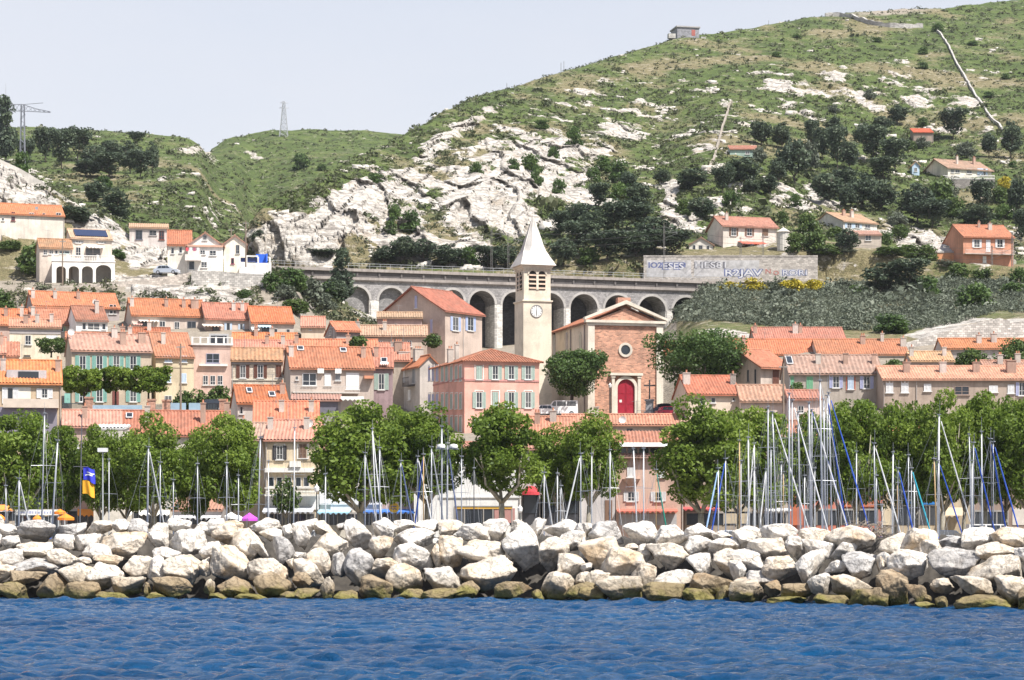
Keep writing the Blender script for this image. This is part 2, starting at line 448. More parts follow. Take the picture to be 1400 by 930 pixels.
# outcrops follow the bedding, which climbs to the right
lx, ly = GX, ZT * 2.2
st = fbm((lx*.82 - ly*.28) * .035, (lx*.5 + ly*.85) * .11, 5, 3)
st2 = fbm(GX * .11, GY * .08, 4, 9)
cliffy = np.clip(rock * 1.6 - .9, 0, 1)
rk = rock + .28 * cliffy + st * 1.35 + st2 * (1.9 - 1.3 * cliffy) + fbm(GX*.33, GY*.2, 3, 15) * .9 * (1 - cliffy) - 0.62 - .12 * np.clip((GY - 640) / 200, 0, 1)
hill = np.clip((GY - 400) / 60, 0, 1)
rk = np.clip(rk * 2.4 + 0.12, 0, 1) * np.where(GY < 232, 0, 1)
bare = np.clip(fbm(GX * .03, GY * .02, 4, 21) * 2.2 + 0.25, 0, 1)
# relief
ZN = ZT + hill * (fbm(GX*.016, GY*.011, 4, 5) * 3.0 + fbm(GX*.09, GY*.06, 4, 6) * 1.3)
bs, bt = GX*.80 + ZT*.60, -GX*.60 + ZT*.80            # along and across the tilted bedding
crag = fbm(bs*.045, bt*.13, 5, 31, True)
crag2 = fbm(bs*.16, bt*.42, 4, 41, True) + .6 * fbm(bt*.07, bs*.22, 3, 51, True)
cl = np.clip(rock * 1.3 - .25, 0, 1) * np.clip((GY - 360) / 40, 0, 1)
w1 = bt / 7.0 + fbm(bs*.03, bt*.05, 3, 71) * 2.2; w2 = bs / 11.0 + fbm(bs*.04, bt*.05, 3, 81) * 2.4; w3 = bt / 2.3 + fbm(bs*.1, bt*.12, 3, 91) * 1.6; w4 = (GX - ZT*.25) / 5.0 + fbm(GX*.07, ZT*.07, 3, 95) * 1.8
sw = lambda w: (w - np.floor(w)) ** 1.6
ledge = sw(w1) * 3.2 + sw(-w2) * 3.0 + sw(w3) * .9 + sw(w4) * 1.8 - 3.6
ZN = ZN + cl * (crag * 1.2) + rk * hill * 0.3
YN = GY - cl * (crag2 * 1.4 + crag * 3.0 + ledge)
ZN = np.where(GY < 236, ZT, ZN)
nr, nc = GX.shape
idx = np.arange(nr * nc).reshape(nr, nc)
Q = np.stack([idx[:-1, :-1], idx[:-1, 1:], idx[1:, 1:], idx[1:, :-1]], -1).reshape(-1, 4)
far = np.clip((GY - 700) / 200, 0, 1) * (GPX < 620)

def terrain_mat():
    m, nt, b = new_mat("hillside")
    tc = N(nt, "ShaderNodeTexCoord"); v = tc.outputs["Object"]
    ar = N(nt, "ShaderNodeAttribute", attribute_name="rock"); ad = N(nt, "ShaderNodeAttribute", attribute_name="dry"); aq = N(nt, "ShaderNodeAttribute", attribute_name="paved")
    n1 = noise_node(nt, .12, 6, .62, v); n2 = noise_node(nt, .9, 5, .65, v); n3 = noise_node(nt, 3.5, 3, .7, v)
    green = ramp(nt, n1.outputs[0], [(.30, (.050, .066, .026)), (.48, (.070, .100, .028)), (.62, (.102, .136, .038)), (.75, (.11, .105, .06))])
    dry = ramp(nt, n2.outputs[0], [(.3, (.13, .115, .06)), (.7, (.26, .215, .125))])
    df = mth(nt, 'ADD', ad.outputs["Fac"], mth(nt, 'SUBTRACT', n2.outputs[0], .62))
    dfr = ramp(nt, df, [(.20, 0.0), (.50, 0.9)])
    veg = mix(nt, dfr.outputs[0], green.outputs[0], dry.outputs[0])
    sp = ramp(nt, n3.outputs[0], [(.3, .55), (.7, 1.35)])
    veg = mix(nt, 1.0, veg, sp.outputs[0], 'MULTIPLY')
    mp = N(nt, "ShaderNodeMapping"); mp.inputs["Rotation"].default_value = (0.2, .5, .2); mp.inputs["Scale"].default_value = (.35, .5, 1.3); nt.links.new(v, mp.inputs[0])
    n4 = noise_node(nt, .9, 6, .7, mp.outputs[0], .6)
    stone = ramp(nt, n4.outputs[0], [(.28, (.11, .10, .092)), (.41, (.26, .235, .21)), (.52, (.50, .465, .42)), (.72, (.66, .63, .58))])
    vo = N(nt, "ShaderNodeTexVoronoi", feature='DISTANCE_TO_EDGE'); vo.inputs["Scale"].default_value = .32
    vd = N(nt, "ShaderNodeVectorMath", operation='ADD'); vs_ = N(nt, "ShaderNodeVectorMath", operation='SCALE'); nt.links.new(n2.outputs["Color"], vs_.inputs[0]); vs_.inputs["Scale"].default_value = 2.2; nt.links.new(mp.outputs[0], vd.inputs[0]); nt.links.new(vs_.outputs[0], vd.inputs[1]); nt.links.new(vd.outputs[0], vo.inputs["Vector"])
    ck_ = ramp(nt, vo.outputs["Distance"], [(0.0, .38), (.05, 1.0)])
    n5 = noise_node(nt, .2, 4, .6, v)
    och = ramp(nt, n5.outputs[0], [(.56, 0.0), (.72, .55)])
    stone2 = mix(nt, och.outputs[0], stone.outputs[0], (.40, .31, .21)); stone2 = mix(nt, .8, stone2, mix(nt, 1.0, stone2, ck_.outputs[0], 'MULTIPLY'))
    rf = mth(nt, 'ADD', ar.outputs["Fac"], mth(nt, 'MULTIPLY', mth(nt, 'SUBTRACT', n2.outputs[0], .5), 2.4))
    rr = ramp(nt, rf, [(.42, 0.0), (.56, 1.0)])
    mp2 = N(nt, "ShaderNodeMapping"); mp2.inputs["Rotation"].default_value = (0, .6, 0); mp2.inputs["Scale"].default_value = (.16, .16, .6); nt.links.new(v, mp2.inputs[0])
    n6 = noise_node(nt, 1.6, 7, .72, mp2.outputs[0], .3)
    spk = mth(nt, 'ADD', n6.outputs[0], mth(nt, 'MULTIPLY', ar.outputs["Fac"], .22)); spk = mth(nt, 'ADD', spk, mth(nt, 'MULTIPLY', ad.outputs["Fac"], .05))
    sr = ramp(nt, spk, [(.60, 0.0), (.645, .85)])
    fac = mth(nt, 'MAXIMUM', rr.outputs[0], sr.outputs[0])
    soil = ramp(nt, n3.outputs[0], [(.35, (.24, .195, .13)), (.65, (.46, .42, .35))])
    c = mix(nt, sr.outputs[0], veg, soil.outputs[0]); c = mix(nt, rr.outputs[0], c, stone2)
    gd = ramp(nt, n2.outputs[0], [(.3, (.22, .19, .155)), (.7, (.36, .315, .255))]); c = mix(nt, aq.outputs["Fac"], c, gd.outputs[0])
    nt.links.new(c, b.inputs["Base Color"]); b.inputs["Roughness"].default_value = .95; b.inputs["Specular IOR Level"].default_value = .2
    h = mth(nt, 'ADD', n4.outputs[0], mth(nt, 'MULTIPLY', n3.outputs[0], .35))
    bump(nt, b, h, .9, .9)
    return m
paved = np.clip((np.where(GPX > 925, 356, np.where(GPX > 560, 452, 402)) - GY) / 6 + fbm(GX*.15, GY*.15, 3, 61) * 2, 0, 1) * (rk < .6)
paved = np.maximum(paved, blobs([(1215,17,60,5,-4,1)], GPX, GPY))
bare = np.clip(bare + .45 * ((GY < 486) & (GY > 350)), 0, 1)
terrain = np_mesh("terrain", np.stack([GX, YN, ZN], -1).reshape(-1, 3), Q, terrain_mat(), True,
                  {"rock": (rk * (1 - .35 * far)).ravel(), "dry": (bare * (1 - .6 * far)).ravel(), "paved": paved.ravel()})
tag(terrain, kind="structure")

def ground_at(px, Y):
    px = float(min(max(px, PXS[0]), PXS[-1] - 3)); Y = float(min(max(Y, YS[0]), YS[-2]))
    j = int(np.searchsorted(YS, Y)) - 1; j = max(0, j); i = int((px - PXS[0]) / 2.0)
    t = (px - PXS[i]) / 2.0; s = (Y - YS[j]) / (YS[j+1] - YS[j])
    return float((ZN[j, i]*(1-t) + ZN[j, i+1]*t)*(1-s) + (ZN[j+1, i]*(1-t) + ZN[j+1, i+1]*t)*s)
GROUND_PY = HY - (ZN - EYE) / YN * F
def hit_ground(px, py, ymin=300.0, ymax=1290.0):
    """first distance at which the sheet rises to the direction (px, py)"""
    i = int(min(max((px - PXS[0]) / 2.0, 0), nc - 1))
    colp = GROUND_PY[:, i]
    ok = np.where((YS >= ymin) & (YS <= ymax) & (colp <= py))[0]
    return float(YS[ok[0]]) if len(ok) else None

# ------------------------------------------------------------------ sea
def ocean_tile(n=512, L=44.0, seed=4, Lw=.20, rms=.053):
    rng = np.random.default_rng(seed)
    k = 2 * np.pi * np.fft.fftfreq(n, L / n)
    KX, KY = np.meshgrid(k, k, indexing='xy')
    K = np.sqrt(KX**2 + KY**2); K[0, 0] = 1e9
    wdx, wdy = 0.17, 0.985
    cosw = (KX * wdx + KY * wdy) / K
    Ph = np.exp(-1 / (K * Lw)**2) / K**4 * (0.05 + cosw**4) * np.exp(-(K * 0.022)**2) * (K > 2*np.pi/8)
    Ph[0, 0] = 0
    h0 = (rng.normal(size=(n, n)) + 1j * rng.normal(size=(n, n))) * np.sqrt(Ph)
    h = np.real(np.fft.ifft2(h0)); s = rms / h.std()
    dx = np.real(np.fft.ifft2(-1j * KX / K * h0)) * s; dy = np.real(np.fft.ifft2(-1j * KY / K * h0)) * s
    return h * s, dx, dy, L / n
HT, DXT, DYT, dxt = ocean_tile()
HB, DXB, DYB, _ = ocean_tile(seed=9, Lw=.5, rms=.05)
xs = np.concatenate([-np.geomspace(300, 34, 40), np.arange(-33.6, 33.6, .085), np.geomspace(34, 300, 40)])
ys = np.concatenate([-np.geomspace(120, 4, 20), np.linspace(-2, 33, 40), np.arange(34, 99.5, .085), np.geomspace(100, 230, 60)])
SX, SY = np.meshgrid(xs, ys)
def samp(T, x, y):
    n = T.shape[0]; u = x / dxt; v = y / dxt
    i0 = np.floor(u).astype(int); j0 = np.floor(v).astype(int); a = u - i0; b_ = v - j0
    i0 %= n; j0 %= n; i1 = (i0 + 1) % n; j1 = (j0 + 1) % n
    return (T[j0, i0]*(1-a) + T[j0, i1]*a)*(1-b_) + (T[j1, i0]*(1-a) + T[j1, i1]*a)*b_
# two copies of the spectrum turned against each other, so that no tile shows
rx, ry_ = SX*.94 + SY*.34 + 5, -SX*.34 + SY*.94 + 11
calm = np.where(SY > 97, .25, 1.0)
patch = 0.8 + 0.5 * np.clip(fbm(SX*.06, SY*.035, 3, 77) * 2 + .3, 0, 1)
hz = (samp(HT, SX, SY) * .9 * patch + samp(HT, rx*.83, ry_*.83) * .55 + samp(HB, rx, ry_) * .6) * calm
hx = (samp(DXT, SX, SY) + samp(DXB, rx, ry_) * .6) * calm * 1.05; hy = (samp(DYT, SX, SY) + samp(DYB, rx, ry_) * .6) * calm * 1.05
nr2, nc2 = SX.shape; idx2 = np.arange(nr2 * nc2).reshape(nr2, nc2)
Q2 = np.stack([idx2[:-1, :-1], idx2[:-1, 1:], idx2[1:, 1:], idx2[1:, :-1]], -1).reshape(-1, 4)
def water_mat():
    m, nt, b = new_mat("sea_water")
    tc = N(nt, "ShaderNodeTexCoord"); v = tc.outputs["Object"]
    n1 = noise_node(nt, .10, 3, .5, v)
    r = ramp(nt, n1.outputs[0], [(.3, (.001, .036, .106)), (.7, (.002, .058, .155))])
    nt.links.new(r.outputs[0], b.inputs["Base Color"])
    b.inputs["Roughness"].default_value = .07; b.inputs["IOR"].default_value = 1.33; b.inputs["Specular IOR Level"].default_value = .4
    mp = N(nt, "ShaderNodeMapping"); mp.inputs["Scale"].default_value = (.62, 1.5, 1); nt.links.new(v, mp.inputs[0])
    n2 = noise_node(nt, 3.4, 7, .70, mp.outputs[0], .8)
    bump(nt, b, n2.outputs[0], 1.0, .17)
    return m
sea = np_mesh("sea", np.stack([SX + hx, SY + hy, hz], -1).reshape(-1, 3), Q2, water_mat(), True)
tag(sea, kind="structure")
# sea air: the hills fade a little with distance
b_ = bpy.data.meshes.new("haze"); hx0, hx1, hy0, hy1, hz0, hz1 = -460, 460, -140, 1340, -3.0, 330
b_.from_pydata([(hx0,hy0,hz0),(hx1,hy0,hz0),(hx1,hy1,hz0),(hx0,hy1,hz0),(hx0,hy0,hz1),(hx1,hy0,hz1),(hx1,hy1,hz1),(hx0,hy1,hz1)], [], [(0,3,2,1),(4,5,6,7),(0,1,5,4),(1,2,6,5),(2,3,7,6),(3,0,4,7)])
hm = bpy.data.materials.new("haze"); hm.use_nodes = True; hm.node_tree.nodes.remove(hm.node_tree.nodes["Principled BSDF"])
pv = hm.node_tree.nodes.new("ShaderNodeVolumePrincipled"); pv.inputs["Color"].default_value = (.86, .91, 1.0, 1); pv.inputs["Density"].default_value = .00004; pv.inputs["Anisotropy"].default_value = 0.0
hm.node_tree.links.new(pv.outputs[0], hm.node_tree.nodes["Material Output"].inputs["Volume"]); b_.materials.append(hm)
haze = bpy.data.objects.new("haze", b_); COL.objects.link(haze); tag(haze, kind="stuff")
# ------------------------------------------------------------------ buildings
CREAM=(.50,.41,.29); BEIGE=(.37,.31,.25); PINK=(.52,.30,.25); TAN=(.35,.27,.21); WALLW=(.60,.56,.49); GREY=(.29,.265,.255); PEACH=(.50,.34,.265); MAUVE=(.29,.21,.22); PALEPINK=(.50,.365,.31); SAND=(.46,.355,.24)
ORANGE=(.45,.178,.096); RED=(.36,.142,.084); OLD=(.35,.205,.145); OCHRE=(.45,.275,.165); BRIGHT=(.46,.192,.104); ROSE=(.41,.205,.142)
SH = {'green': (.20,.40,.35), 'pale': (.36,.45,.40), 'brown': (.15,.06,.04), 'white': (.72,.72,.72), 'blue': (.42,.50,.72), 'sky': (.52,.62,.74), 'grey': (.28,.29,.30), 'mint': (.18,.42,.25), 'lav': (.42,.44,.62), 'wood': (.20,.12,.08), 'dark': (.05,.045,.05)}

class House:
    """front-left corner at (px0, Y); yaw > 0 turns the front to the right and shows the left side"""
    def __init__(s, name, label, cat, px0, px1, Y, eave, yaw=0.0, depth=8.0, base=None, group=None):
        if Y >= 238 and px0 < 620: yaw = yaw - math.degrees(math.atan(((px0 + px1) / 2 - CX) / F))   # the streets follow the bay round
        s.Y, s.yaw = Y, math.radians(yaw); s.c, s.sn = math.cos(s.yaw), math.sin(s.yaw)
        s.X0 = wx(px0, Y); t1 = (px1 - CX) / F
        s.W = (t1 * Y - s.X0) / (s.c - t1 * s.sn); s.D = depth
        pts = [(px0, Y), (px1, Y + s.W * s.sn)]
        g = min(ground_at(p, y) for p, y in pts)
        xb, yb = s.X0 - depth * s.sn, Y + depth * s.c
        s.zb = (g if base is None else wz(base, Y)) - 0.3
        s.ze = wz(eave, Y); s.H = s.ze - s.zb
        s.root = empty(name, (s.X0, Y, s.zb), s.yaw)
        tag(s.root, label, cat, group)
    def lx(s, px):
        t = (px - CX) / F; return (t * s.Y - s.X0) / (s.c - t * s.sn)
    def lz(s, py, x=0.0, y=0.0):
        return wz(py, s.Y + x * s.sn + y * s.c) - s.zb
    def ly(s, px):
        t = (px - CX) / F; return (s.X0 - t * s.Y) / (s.sn + t * s.c)
    def walls(s, col, mat=None, dirt=.45, gable='x', rise=0.0, top=None):
        b = MB(); W, D, H = s.W, s.D, s.H if top is None else top
        b.v = [(0,0,0),(W,0,0),(W,D,0),(0,D,0),(0,0,H),(W,0,H),(W,D,H),(0,D,H)]
        b.f = [(0,1,5,4),(2,3,7,6)]
        if gable == 'x' and rise > 0:
            b.v += [(0,D/2,H+rise),(W,D/2,H+rise)]; b.f += [(3,0,4,8,7),(1,2,6,9,5)]
        elif gable == 'y' and rise > 0:
            b.v += [(W/2,0,H+rise),(W/2,D,H+rise)]; b.f[0] = (0,1,5,8,4); b.f[1] = (2,3,7,9,6); b.f += [(3,0,4,7),(1,2,6,5)]
        elif gable == 'mono' and rise > 0:
            b.v[6] = (W, D, H + rise); b.v[7] = (0, D, H + rise); b.f += [(3,0,4,7),(1,2,6,5)]
        else:
            b.f += [(3,0,4,7),(1,2,6,5)]
        b.f.append((4,5,6,7))
        s.col = col
        s.wall = b.build("wall", mat or plaster(col, dirt), s.root)
        s.wall.data.flip_normals() if False else None
        return s
    def slope(s, b, p0, ux, uy, wid, length, pitch, per=.34, amp=.055):
        """one corrugated roof slope from eave corner p0, running wid along ux and length up along uy"""
        n = max(4, int(wid / per)) * 4
        vs = []; m = 5
        up = Vector((0, 0, 1)); sl = (Vector(uy) + up * pitch)
        for i in range(n + 1):
            a = i / n * wid; h = amp * math.sin(2 * math.pi * i / 4) if True else 0
            for j in range(m):
                l = j / (m - 1) * length
                p = Vector(p0) + Vector(ux) * a + sl * l
                sag = -0.06 * math.sin(math.pi * j / (m - 1)) * (1 + .5 * math.sin(a * .9))
                vs.append((p.x, p.y, p.z + h + .13 + sag))
        fs = [(i*m+j, (i+1)*m+j, (i+1)*m+j+1, i*m+j+1) for i in range(n) for j in range(m - 1)]
        b.add(vs, fs)
        # underside and edges
        q = [Vector(p0), Vector(p0) + Vector(ux)*wid, Vector(p0) + Vector(ux)*wid + sl*length, Vector(p0) + sl*length]
        t = Vector((0, 0, .10))
        lo = [x - t for x in q]
        b.add([*(x + Vector((0,0,.05)) for x in q), *lo], [(4,7,6,5),(0,4,5,1),(1,5,6,2),(3,2,6,7),(0,3,7,4)])
    def roof(s, kind='x', ridge=None, col=ORANGE, ov=.35, pitch=None, side=.15, hipx=None, per=.34):
        W, D, H = s.W, s.D, s.H; b = MB()
        k = (HY - ridge) / F if ridge else 0
        if kind == 'x':                     # ridge parallel to the front
            ry_ = s.Y + D / 2
            if pitch is None: pitch = ((EYE + k * (s.Y + D/2*s.c)) - s.ze) / (D / 2)
            if pitch < .22:                  # too flat to be tiled: make the house shallower
                D = s.D = max(3.0, 2 * (EYE + k * s.Y - s.ze) / max(.05, .27 - k)); pitch = .27
            if pitch > .62:
                D = s.D = 2 * (EYE + k * s.Y - s.ze) / (.5 - k); pitch = .5
            r = pitch * D / 2; s.rise = r
            s.slope(b, (-side, -ov, H - ov * pitch), (1,0,0), (0,1,0), W + 2*side, D/2 + ov, pitch, per)
            s.slope(b, (W + side, D + ov, H - ov * pitch), (-1,0,0), (0,-1,0), W + 2*side, D/2 + ov, pitch, per)
            b.tube((-side, D/2, H + r + .13), (W + side, D/2, H + r + .13), .12, n=6)
        elif kind == 'y':                   # gable to the front
            if pitch is None: pitch = (EYE + k * s.Y - s.ze) / (W / 2)
            r = pitch * W / 2; s.rise = r
            s.slope(b, (-ov, D + side, H - ov * pitch), (0,-1,0), (1,0,0), D + side + .3, W/2 + ov, pitch, per)
            s.slope(b, (W + ov, -.3, H - ov * pitch), (0,1,0), (-1,0,0), D + side + .3, W/2 + ov, pitch, per)
            b.tube((W/2, -.3, H + r + .13), (W/2, D + side, H + r + .13), .12, n=6)
        elif kind == 'mono':
            if pitch is None: pitch = ((EYE + k * (s.Y + D*s.c)) - s.ze) / D
            pitch = max(pitch, .12); r = pitch * D; s.rise = r
            s.slope(b, (-side, -ov, H - ov * pitch), (1,0,0), (0,1,0), W + 2*side, D + ov, pitch, per)
        elif kind == 'hip':
            if pitch is None: pitch = .42
            r = pitch * min(W, D) / 2; s.rise = r; o = ov
            z0 = H - o * pitch + .1
            e = [(-o,-o,z0),(W+o,-o,z0),(W+o,D+o,z0),(-o,D+o,z0)]
            if W > D: rr = [(D/2, D/2, H+r+.1),(W-D/2, D/2, H+r+.1)]; fs = [(0,1,5,4),(1,2,5),(2,3,4,5),(3,0,4)]
            else: rr = [(W/2, W/2, H+r+.1),(W/2, D-W/2, H+r+.1)]; fs = [(0,1,4),(1,2,5,4),(2,3,5),(3,0,4,5)]
            b.add(e + rr, fs); b.add(e, [(0,3,2,1)])
            # courses of cover tiles up every slope
            vs = [Vector(v) for v in e + rr]
            for f in fs:
                a, c = vs[f[0]], vs[f[1]]; w = (c - a).length; ax = (c - a) / w
                inn = Vector((-ax.y, ax.x, 0))
                n = int(w / .34)
                for i in range(n + 1):
                    d0 = i / n * w
                    lim = min(d0, w - d0, min(W, D) / 2 + o) if len(f) == 3 or True else 0
                    p = a + ax * d0; q = p + inn * lim + Vector((0, 0, pitch * lim))
                    b.tube(p + Vector((0,0,.02)), q + Vector((0,0,.02)), .075, n=5)
            for i, j in ((0,4),(1,4 if W <= D else 5),(2,5),(3,5 if W <= D else 4),(4,5)):
                b.tube(vs[i], vs[j], .13, n=6)
        s.roof_o = b.build("roof", tiles(col, 'Y' if kind == 'y' else 'X'), s.root)
        s.rk, s.pitch = kind, pitch
        return s
    def body(s, col, kind='x', ridge=None, roof=ORANGE, dirt=.62, mat=None, cornice=True, **kw):
        s.roof(kind, ridge, roof, **kw)
        s.walls(col, mat, dirt, {'x': 'x', 'y': 'y', 'mono': 'mono', 'hip': 'n'}[kind], s.rise)
        if cornice:
            b = MB()
            if kind in 'xmonohip': b.box(-.02, -.16, s.H - .32, s.W + .02, -.003, s.H - .02); b.box(-.02, -.09, s.H - .5, s.W + .02, -.004, s.H - .322)
            b.f and b.build("cornice", plaster(mul(col, .8), .5), s.root)
        return s
    def roofz(s, x, y):
        if s.rk == 'x': return s.H + s.pitch * min(y, s.D - y)
        if s.rk == 'y': return s.H + s.pitch * min(x, s.W - x)
        if s.rk == 'mono': return s.H + s.pitch * y
        if s.rk == 'hip': return s.H + s.pitch * max(0, min(x, y, s.W - x, s.D - y))
        return s.H
    def place(s, side, u, d, z):
        return (u, -d, z) if side == 'F' else ((-d, u, z) if side == 'L' else (s.W + d, u, z))
    def bx(s, b, side, u0, u1, d0, d1, z0, z1):
        p = s.place(side, u0, d0, z0); q = s.place(side, u1, d1, z1)
        b.box(min(p[0],q[0]), min(p[1],q[1]), z0, max(p[0],q[0]), max(p[1],q[1]), z1)
    def win(s, cx, cy, w, h, sh=None, mode='o', fr=(.60,.59,.57), side='F', surround=None, sill=True, name="window", mull=True, dsh=None):
        """opening w x h photo pixels round (cx, cy); mode o = shutters open, c = closed, n = none, b = roller blind"""
        if side == 'F':
            u0, u1 = s.lx(cx - w/2), s.lx(cx + w/2); um = (u0+u1)/2; z0, z1 = s.lz(cy + h/2, um), s.lz(cy - h/2, um)
        else:
            a, c = s.ly(cx - w/2), s.ly(cx + w/2); u0, u1 = min(a, c), max(a, c); um = (u0+u1)/2
            z0, z1 = s.lz(cy + h/2, 0, um), s.lz(cy - h/2, 0, um)
        t = min(.065, (u1 - u0) * .09)
        b = MB(); sb = lambda *a: s.bx(b, side, *a)
        e = .12
        if surround is not None:
            s2 = MB(); q = lambda *a: s.bx(s2, side, *a)
            q(u0 - e - .1, u0 - e + .02, .002, .05, z0 - .1, z1 + .22); q(u1 + e - .02, u1 + e + .1, .002, .05, z0 - .1, z1 + .22); q(u0 - e + .023, u1 + e - .023, .002, .052, z1 + e + .003, z1 + .22)
        sb(u0, u0 + t, .003, .075, z0, z1); sb(u1 - t, u1, .003, .075, z0, z1)
        sb(u0 + t, u1 - t, .003, .07, z1 - t, z1); sb(u0 + t, u1 - t, .003, .07, z0, z0 + t)
        if mull and (u1 - u0) > .6: sb(um - t*.45, um + t*.45, .003, .065, z0 + t, z1 - t); sb(u0 + t, um - t*.45, .003, .06, z0 + (z1-z0)*.35, z0 + (z1-z0)*.35 + t*.6); sb(um + t*.45, u1 - t, .003, .06, z0 + (z1-z0)*.35, z0 + (z1-z0)*.35 + t*.6)
        if sill: sb(u0 - .12, u1 + .12, .003, .16, z0 - .1, z0 - .004)
        f = b.build(name, paint(fr, .5, name="window_paint"), s.root)
        if surround is not None: s2.build("surround", plaster(surround, .2), f)
        p = MB(); s.bx(p, side, u0 + t, u1 - t, .002, .028, z0 + t, z1 - t)
        p.build("pane", glass_mat(), f)
        if sh:
            m = paint(SH[sh], .55, var=.1, name="shutter_paint", scale=3)
            sw = (u1 - u0) / 2 if dsh is None else dsh
            spans = [(u0 - sw - .02, u0 - .02), (u1 + .02, u1 + sw + .02)] if mode == 'o' else ([(u0 + .01, um - .008), (um + .008, u1 - .01)] if mode == 'c' else [])
            for a, c in spans:
                k = MB(); s.bx(k, side, a, a + .06, .04, .095, z0, z1); s.bx(k, side, c - .06, c, .04, .095, z0, z1); s.bx(k, side, a + .06, c - .06, .04, .094, z1 - .07, z1); s.bx(k, side, a + .06, c - .06, .04, .094, z0, z0 + .07)
                if mode == 'c': k.box(0,0,0,0,0,0) if False else None
                n = max(5, int((z1 - z0) / .11))
                for i in range(n):
                    zz = z0 + .08 + (z1 - z0 - .16) * (i + .5) / n
                    s.bx(k, side, a + .06, c - .06, .045, .078, zz - .034, zz + .03)
                s.bx(k, side, a + .06, c - .06, .036, .046, z0 + .07, z1 - .07)
                k.build("shutter", m, f)
            if mode == 'b':
                k = MB(); s.bx(k, side, u0 + t, u1 - t, .03, .055, z0 + t, z1 - t); k.build("roller_blind", m, f)
        return f
    def door(s, cx, cy, w, h, col=(.2,.12,.08), side='F'):
        u0, u1 = (s.lx(cx-w/2), s.lx(cx+w/2)) if side == 'F' else sorted((s.ly(cx-w/2), s.ly(cx+w/2)))
        um = (u0 + u1) / 2; z0, z1 = s.lz(cy+h/2, um), s.lz(cy-h/2, um)
        b = MB(); s.bx(b, side, u0, u1, .003, .05, z0, z1); s.bx(b, side, u0 + .1, um - .04, .052, .065, z0 + .2, z1 - .2); s.bx(b, side, um + .04, u1 - .1, .052, .065, z0 + .2, z1 - .2)
        d = b.build("door", paint(col, .5, name="door_paint"), s.root)
        k = MB(); s.bx(k, side, um + .06, um + .10, .067, .12, z0 + (z1-z0)*.45, z0 + (z1-z0)*.45 + .14); k.build("handle", paint((.3,.3,.3), .3, 1), d)
        return d
    def chimney(s, px, top, w=.55, h=1.1, y=None, pots=1, col=None):
        """stands on the roof; base found from the slope"""
        x = min(max(s.lx(px), .3), s.W - .3)
        y = s.D * .27 if y is None else y
        z0 = s.roofz(x, y) - .3; z1 = s.lz(top, x, y)
        z1 = min(max(z1, z0 + 1.45), z0 + 2.4)
        b = MB(); b.box(x - w/2, y - w*.4, z0, x + w/2, y + w*.4, z1); b.box(x - w/2 - .06, y - w*.4 - .06, z1 + .002, x + w/2 + .06, y + w*.4 + .06, z1 + .1)
        c = b.build("chimney", plaster(col or ((.48,.43,.38), (.52,.45,.40), (.40,.27,.21))[int(px) % 3], .6), s.roof_o if hasattr(s, 'roof_o') else s.root)
        k = MB()
        for i in range(pots):
            xx = x + (i - (pots - 1) / 2) * .3
            k.lathe([(.11, z1 + .1), (.09, z1 + .42), (.12, z1 + .45)], 8, (xx, y))
        k.build("chimney_pot", paint((.45,.2,.12), .8), c)
    def skylight(s, cx, cy, w, h):
        x0, x1 = s.lx(cx - w/2), s.lx(cx + w/2)
        k = (HY - (cy + h/2)) / F; k2 = (HY - (cy - h/2)) / F
        y0 = (EYE + k * s.Y - s.ze) / (s.pitch - k); y1 = (EYE + k2 * s.Y - s.ze) / (s.pitch - k2)
        y0 = min(max(y0, .2), s.D/2 - .8); y1 = min(max(y1, y0 + .5), s.D/2 - .1)
        f = lambda x, y, d: (x, y, s.roofz(x, y) + .2 + d)
        b = MB(); v = [f(x0,y0,0), f(x1,y0,0), f(x1,y1,0), f(x0,y1,0)]; t = [(p[0],p[1],p[2]+.1) for p in v]
        b.add(v + t, [(0,3,2,1),(4,5,6,7),(0,1,5,4),(1,2,6,5),(2,3,7,6),(3,0,4,7)])
        o = b.build("skylight", paint((.5,.5,.5), .5), s.roof_o)
        i_ = .09; b = MB(); v = [f(x0+i_,y0+i_,.104), f(x1-i_,y0+i_,.104), f(x1-i_,y1-i_,.104), f(x0+i_,y1-i_,.104)]; b.add(v, [(0,1,2,3)]); b.build("pane", glass_mat(), o)
    def antenna(s, px, h=2.0, y=None):
        x = min(max(s.lx(px), .2), s.W - .2); y = s.D * .46 if y is None else y; z = s.roofz(x, y)
        b = MB(); b.tube((x,y,z-.2),(x,y,z+h),.025,n=5); b.tube((x-.55,y-.1,z+h-.1),(x+.55,y+.1,z+h-.1),.018,n=4)
        for i in range(6): t = -.5 + i*.2; b.tube((x+t,y-.28,z+h-.1),(x+t,y+.28,z+h-.1),.012,n=4)
        b.build("aerial", paint((.35,.35,.35), .4, .6), s.roof_o if hasattr(s,'roof_o') else s.root)
    def dish(s, px, py, y=None, r=.42):
        x = s.lx(px); y = s.D * .3 if y is None else y
        z = max(s.roofz(x, y) + .5, min(s.lz(py, x, y), s.roofz(x, y) + 1.6))
        b = MB(); vs = [(x, y + .1, z)]; n = 12
        for j in (1, 2):
            for k in range(n):
                t = 2*math.pi*k/n; rr = r*j/2; vs.append((x + rr*math.cos(t), y + .1 - .1*(j/2)**2, z + rr*math.sin(t)))
        fs = [(0, 1+k, 1+(k+1)%n) for k in range(n)] + [(1+k, 1+n+k, 1+n+(k+1)%n, 1+(k+1)%n) for k in range(n)]
        b.add(vs, fs); b.tube((x, y+.12, s.roofz(x,y) - .1), (x, y+.12, z), .03, n=5); b.tube((x, y+.1, z-.1), (x, y-.3, z-.05), .015, n=4)
        b.build("satellite_dish", paint((.7,.7,.69), .4), s.roof_o if hasattr(s,'roof_o') else s.root)
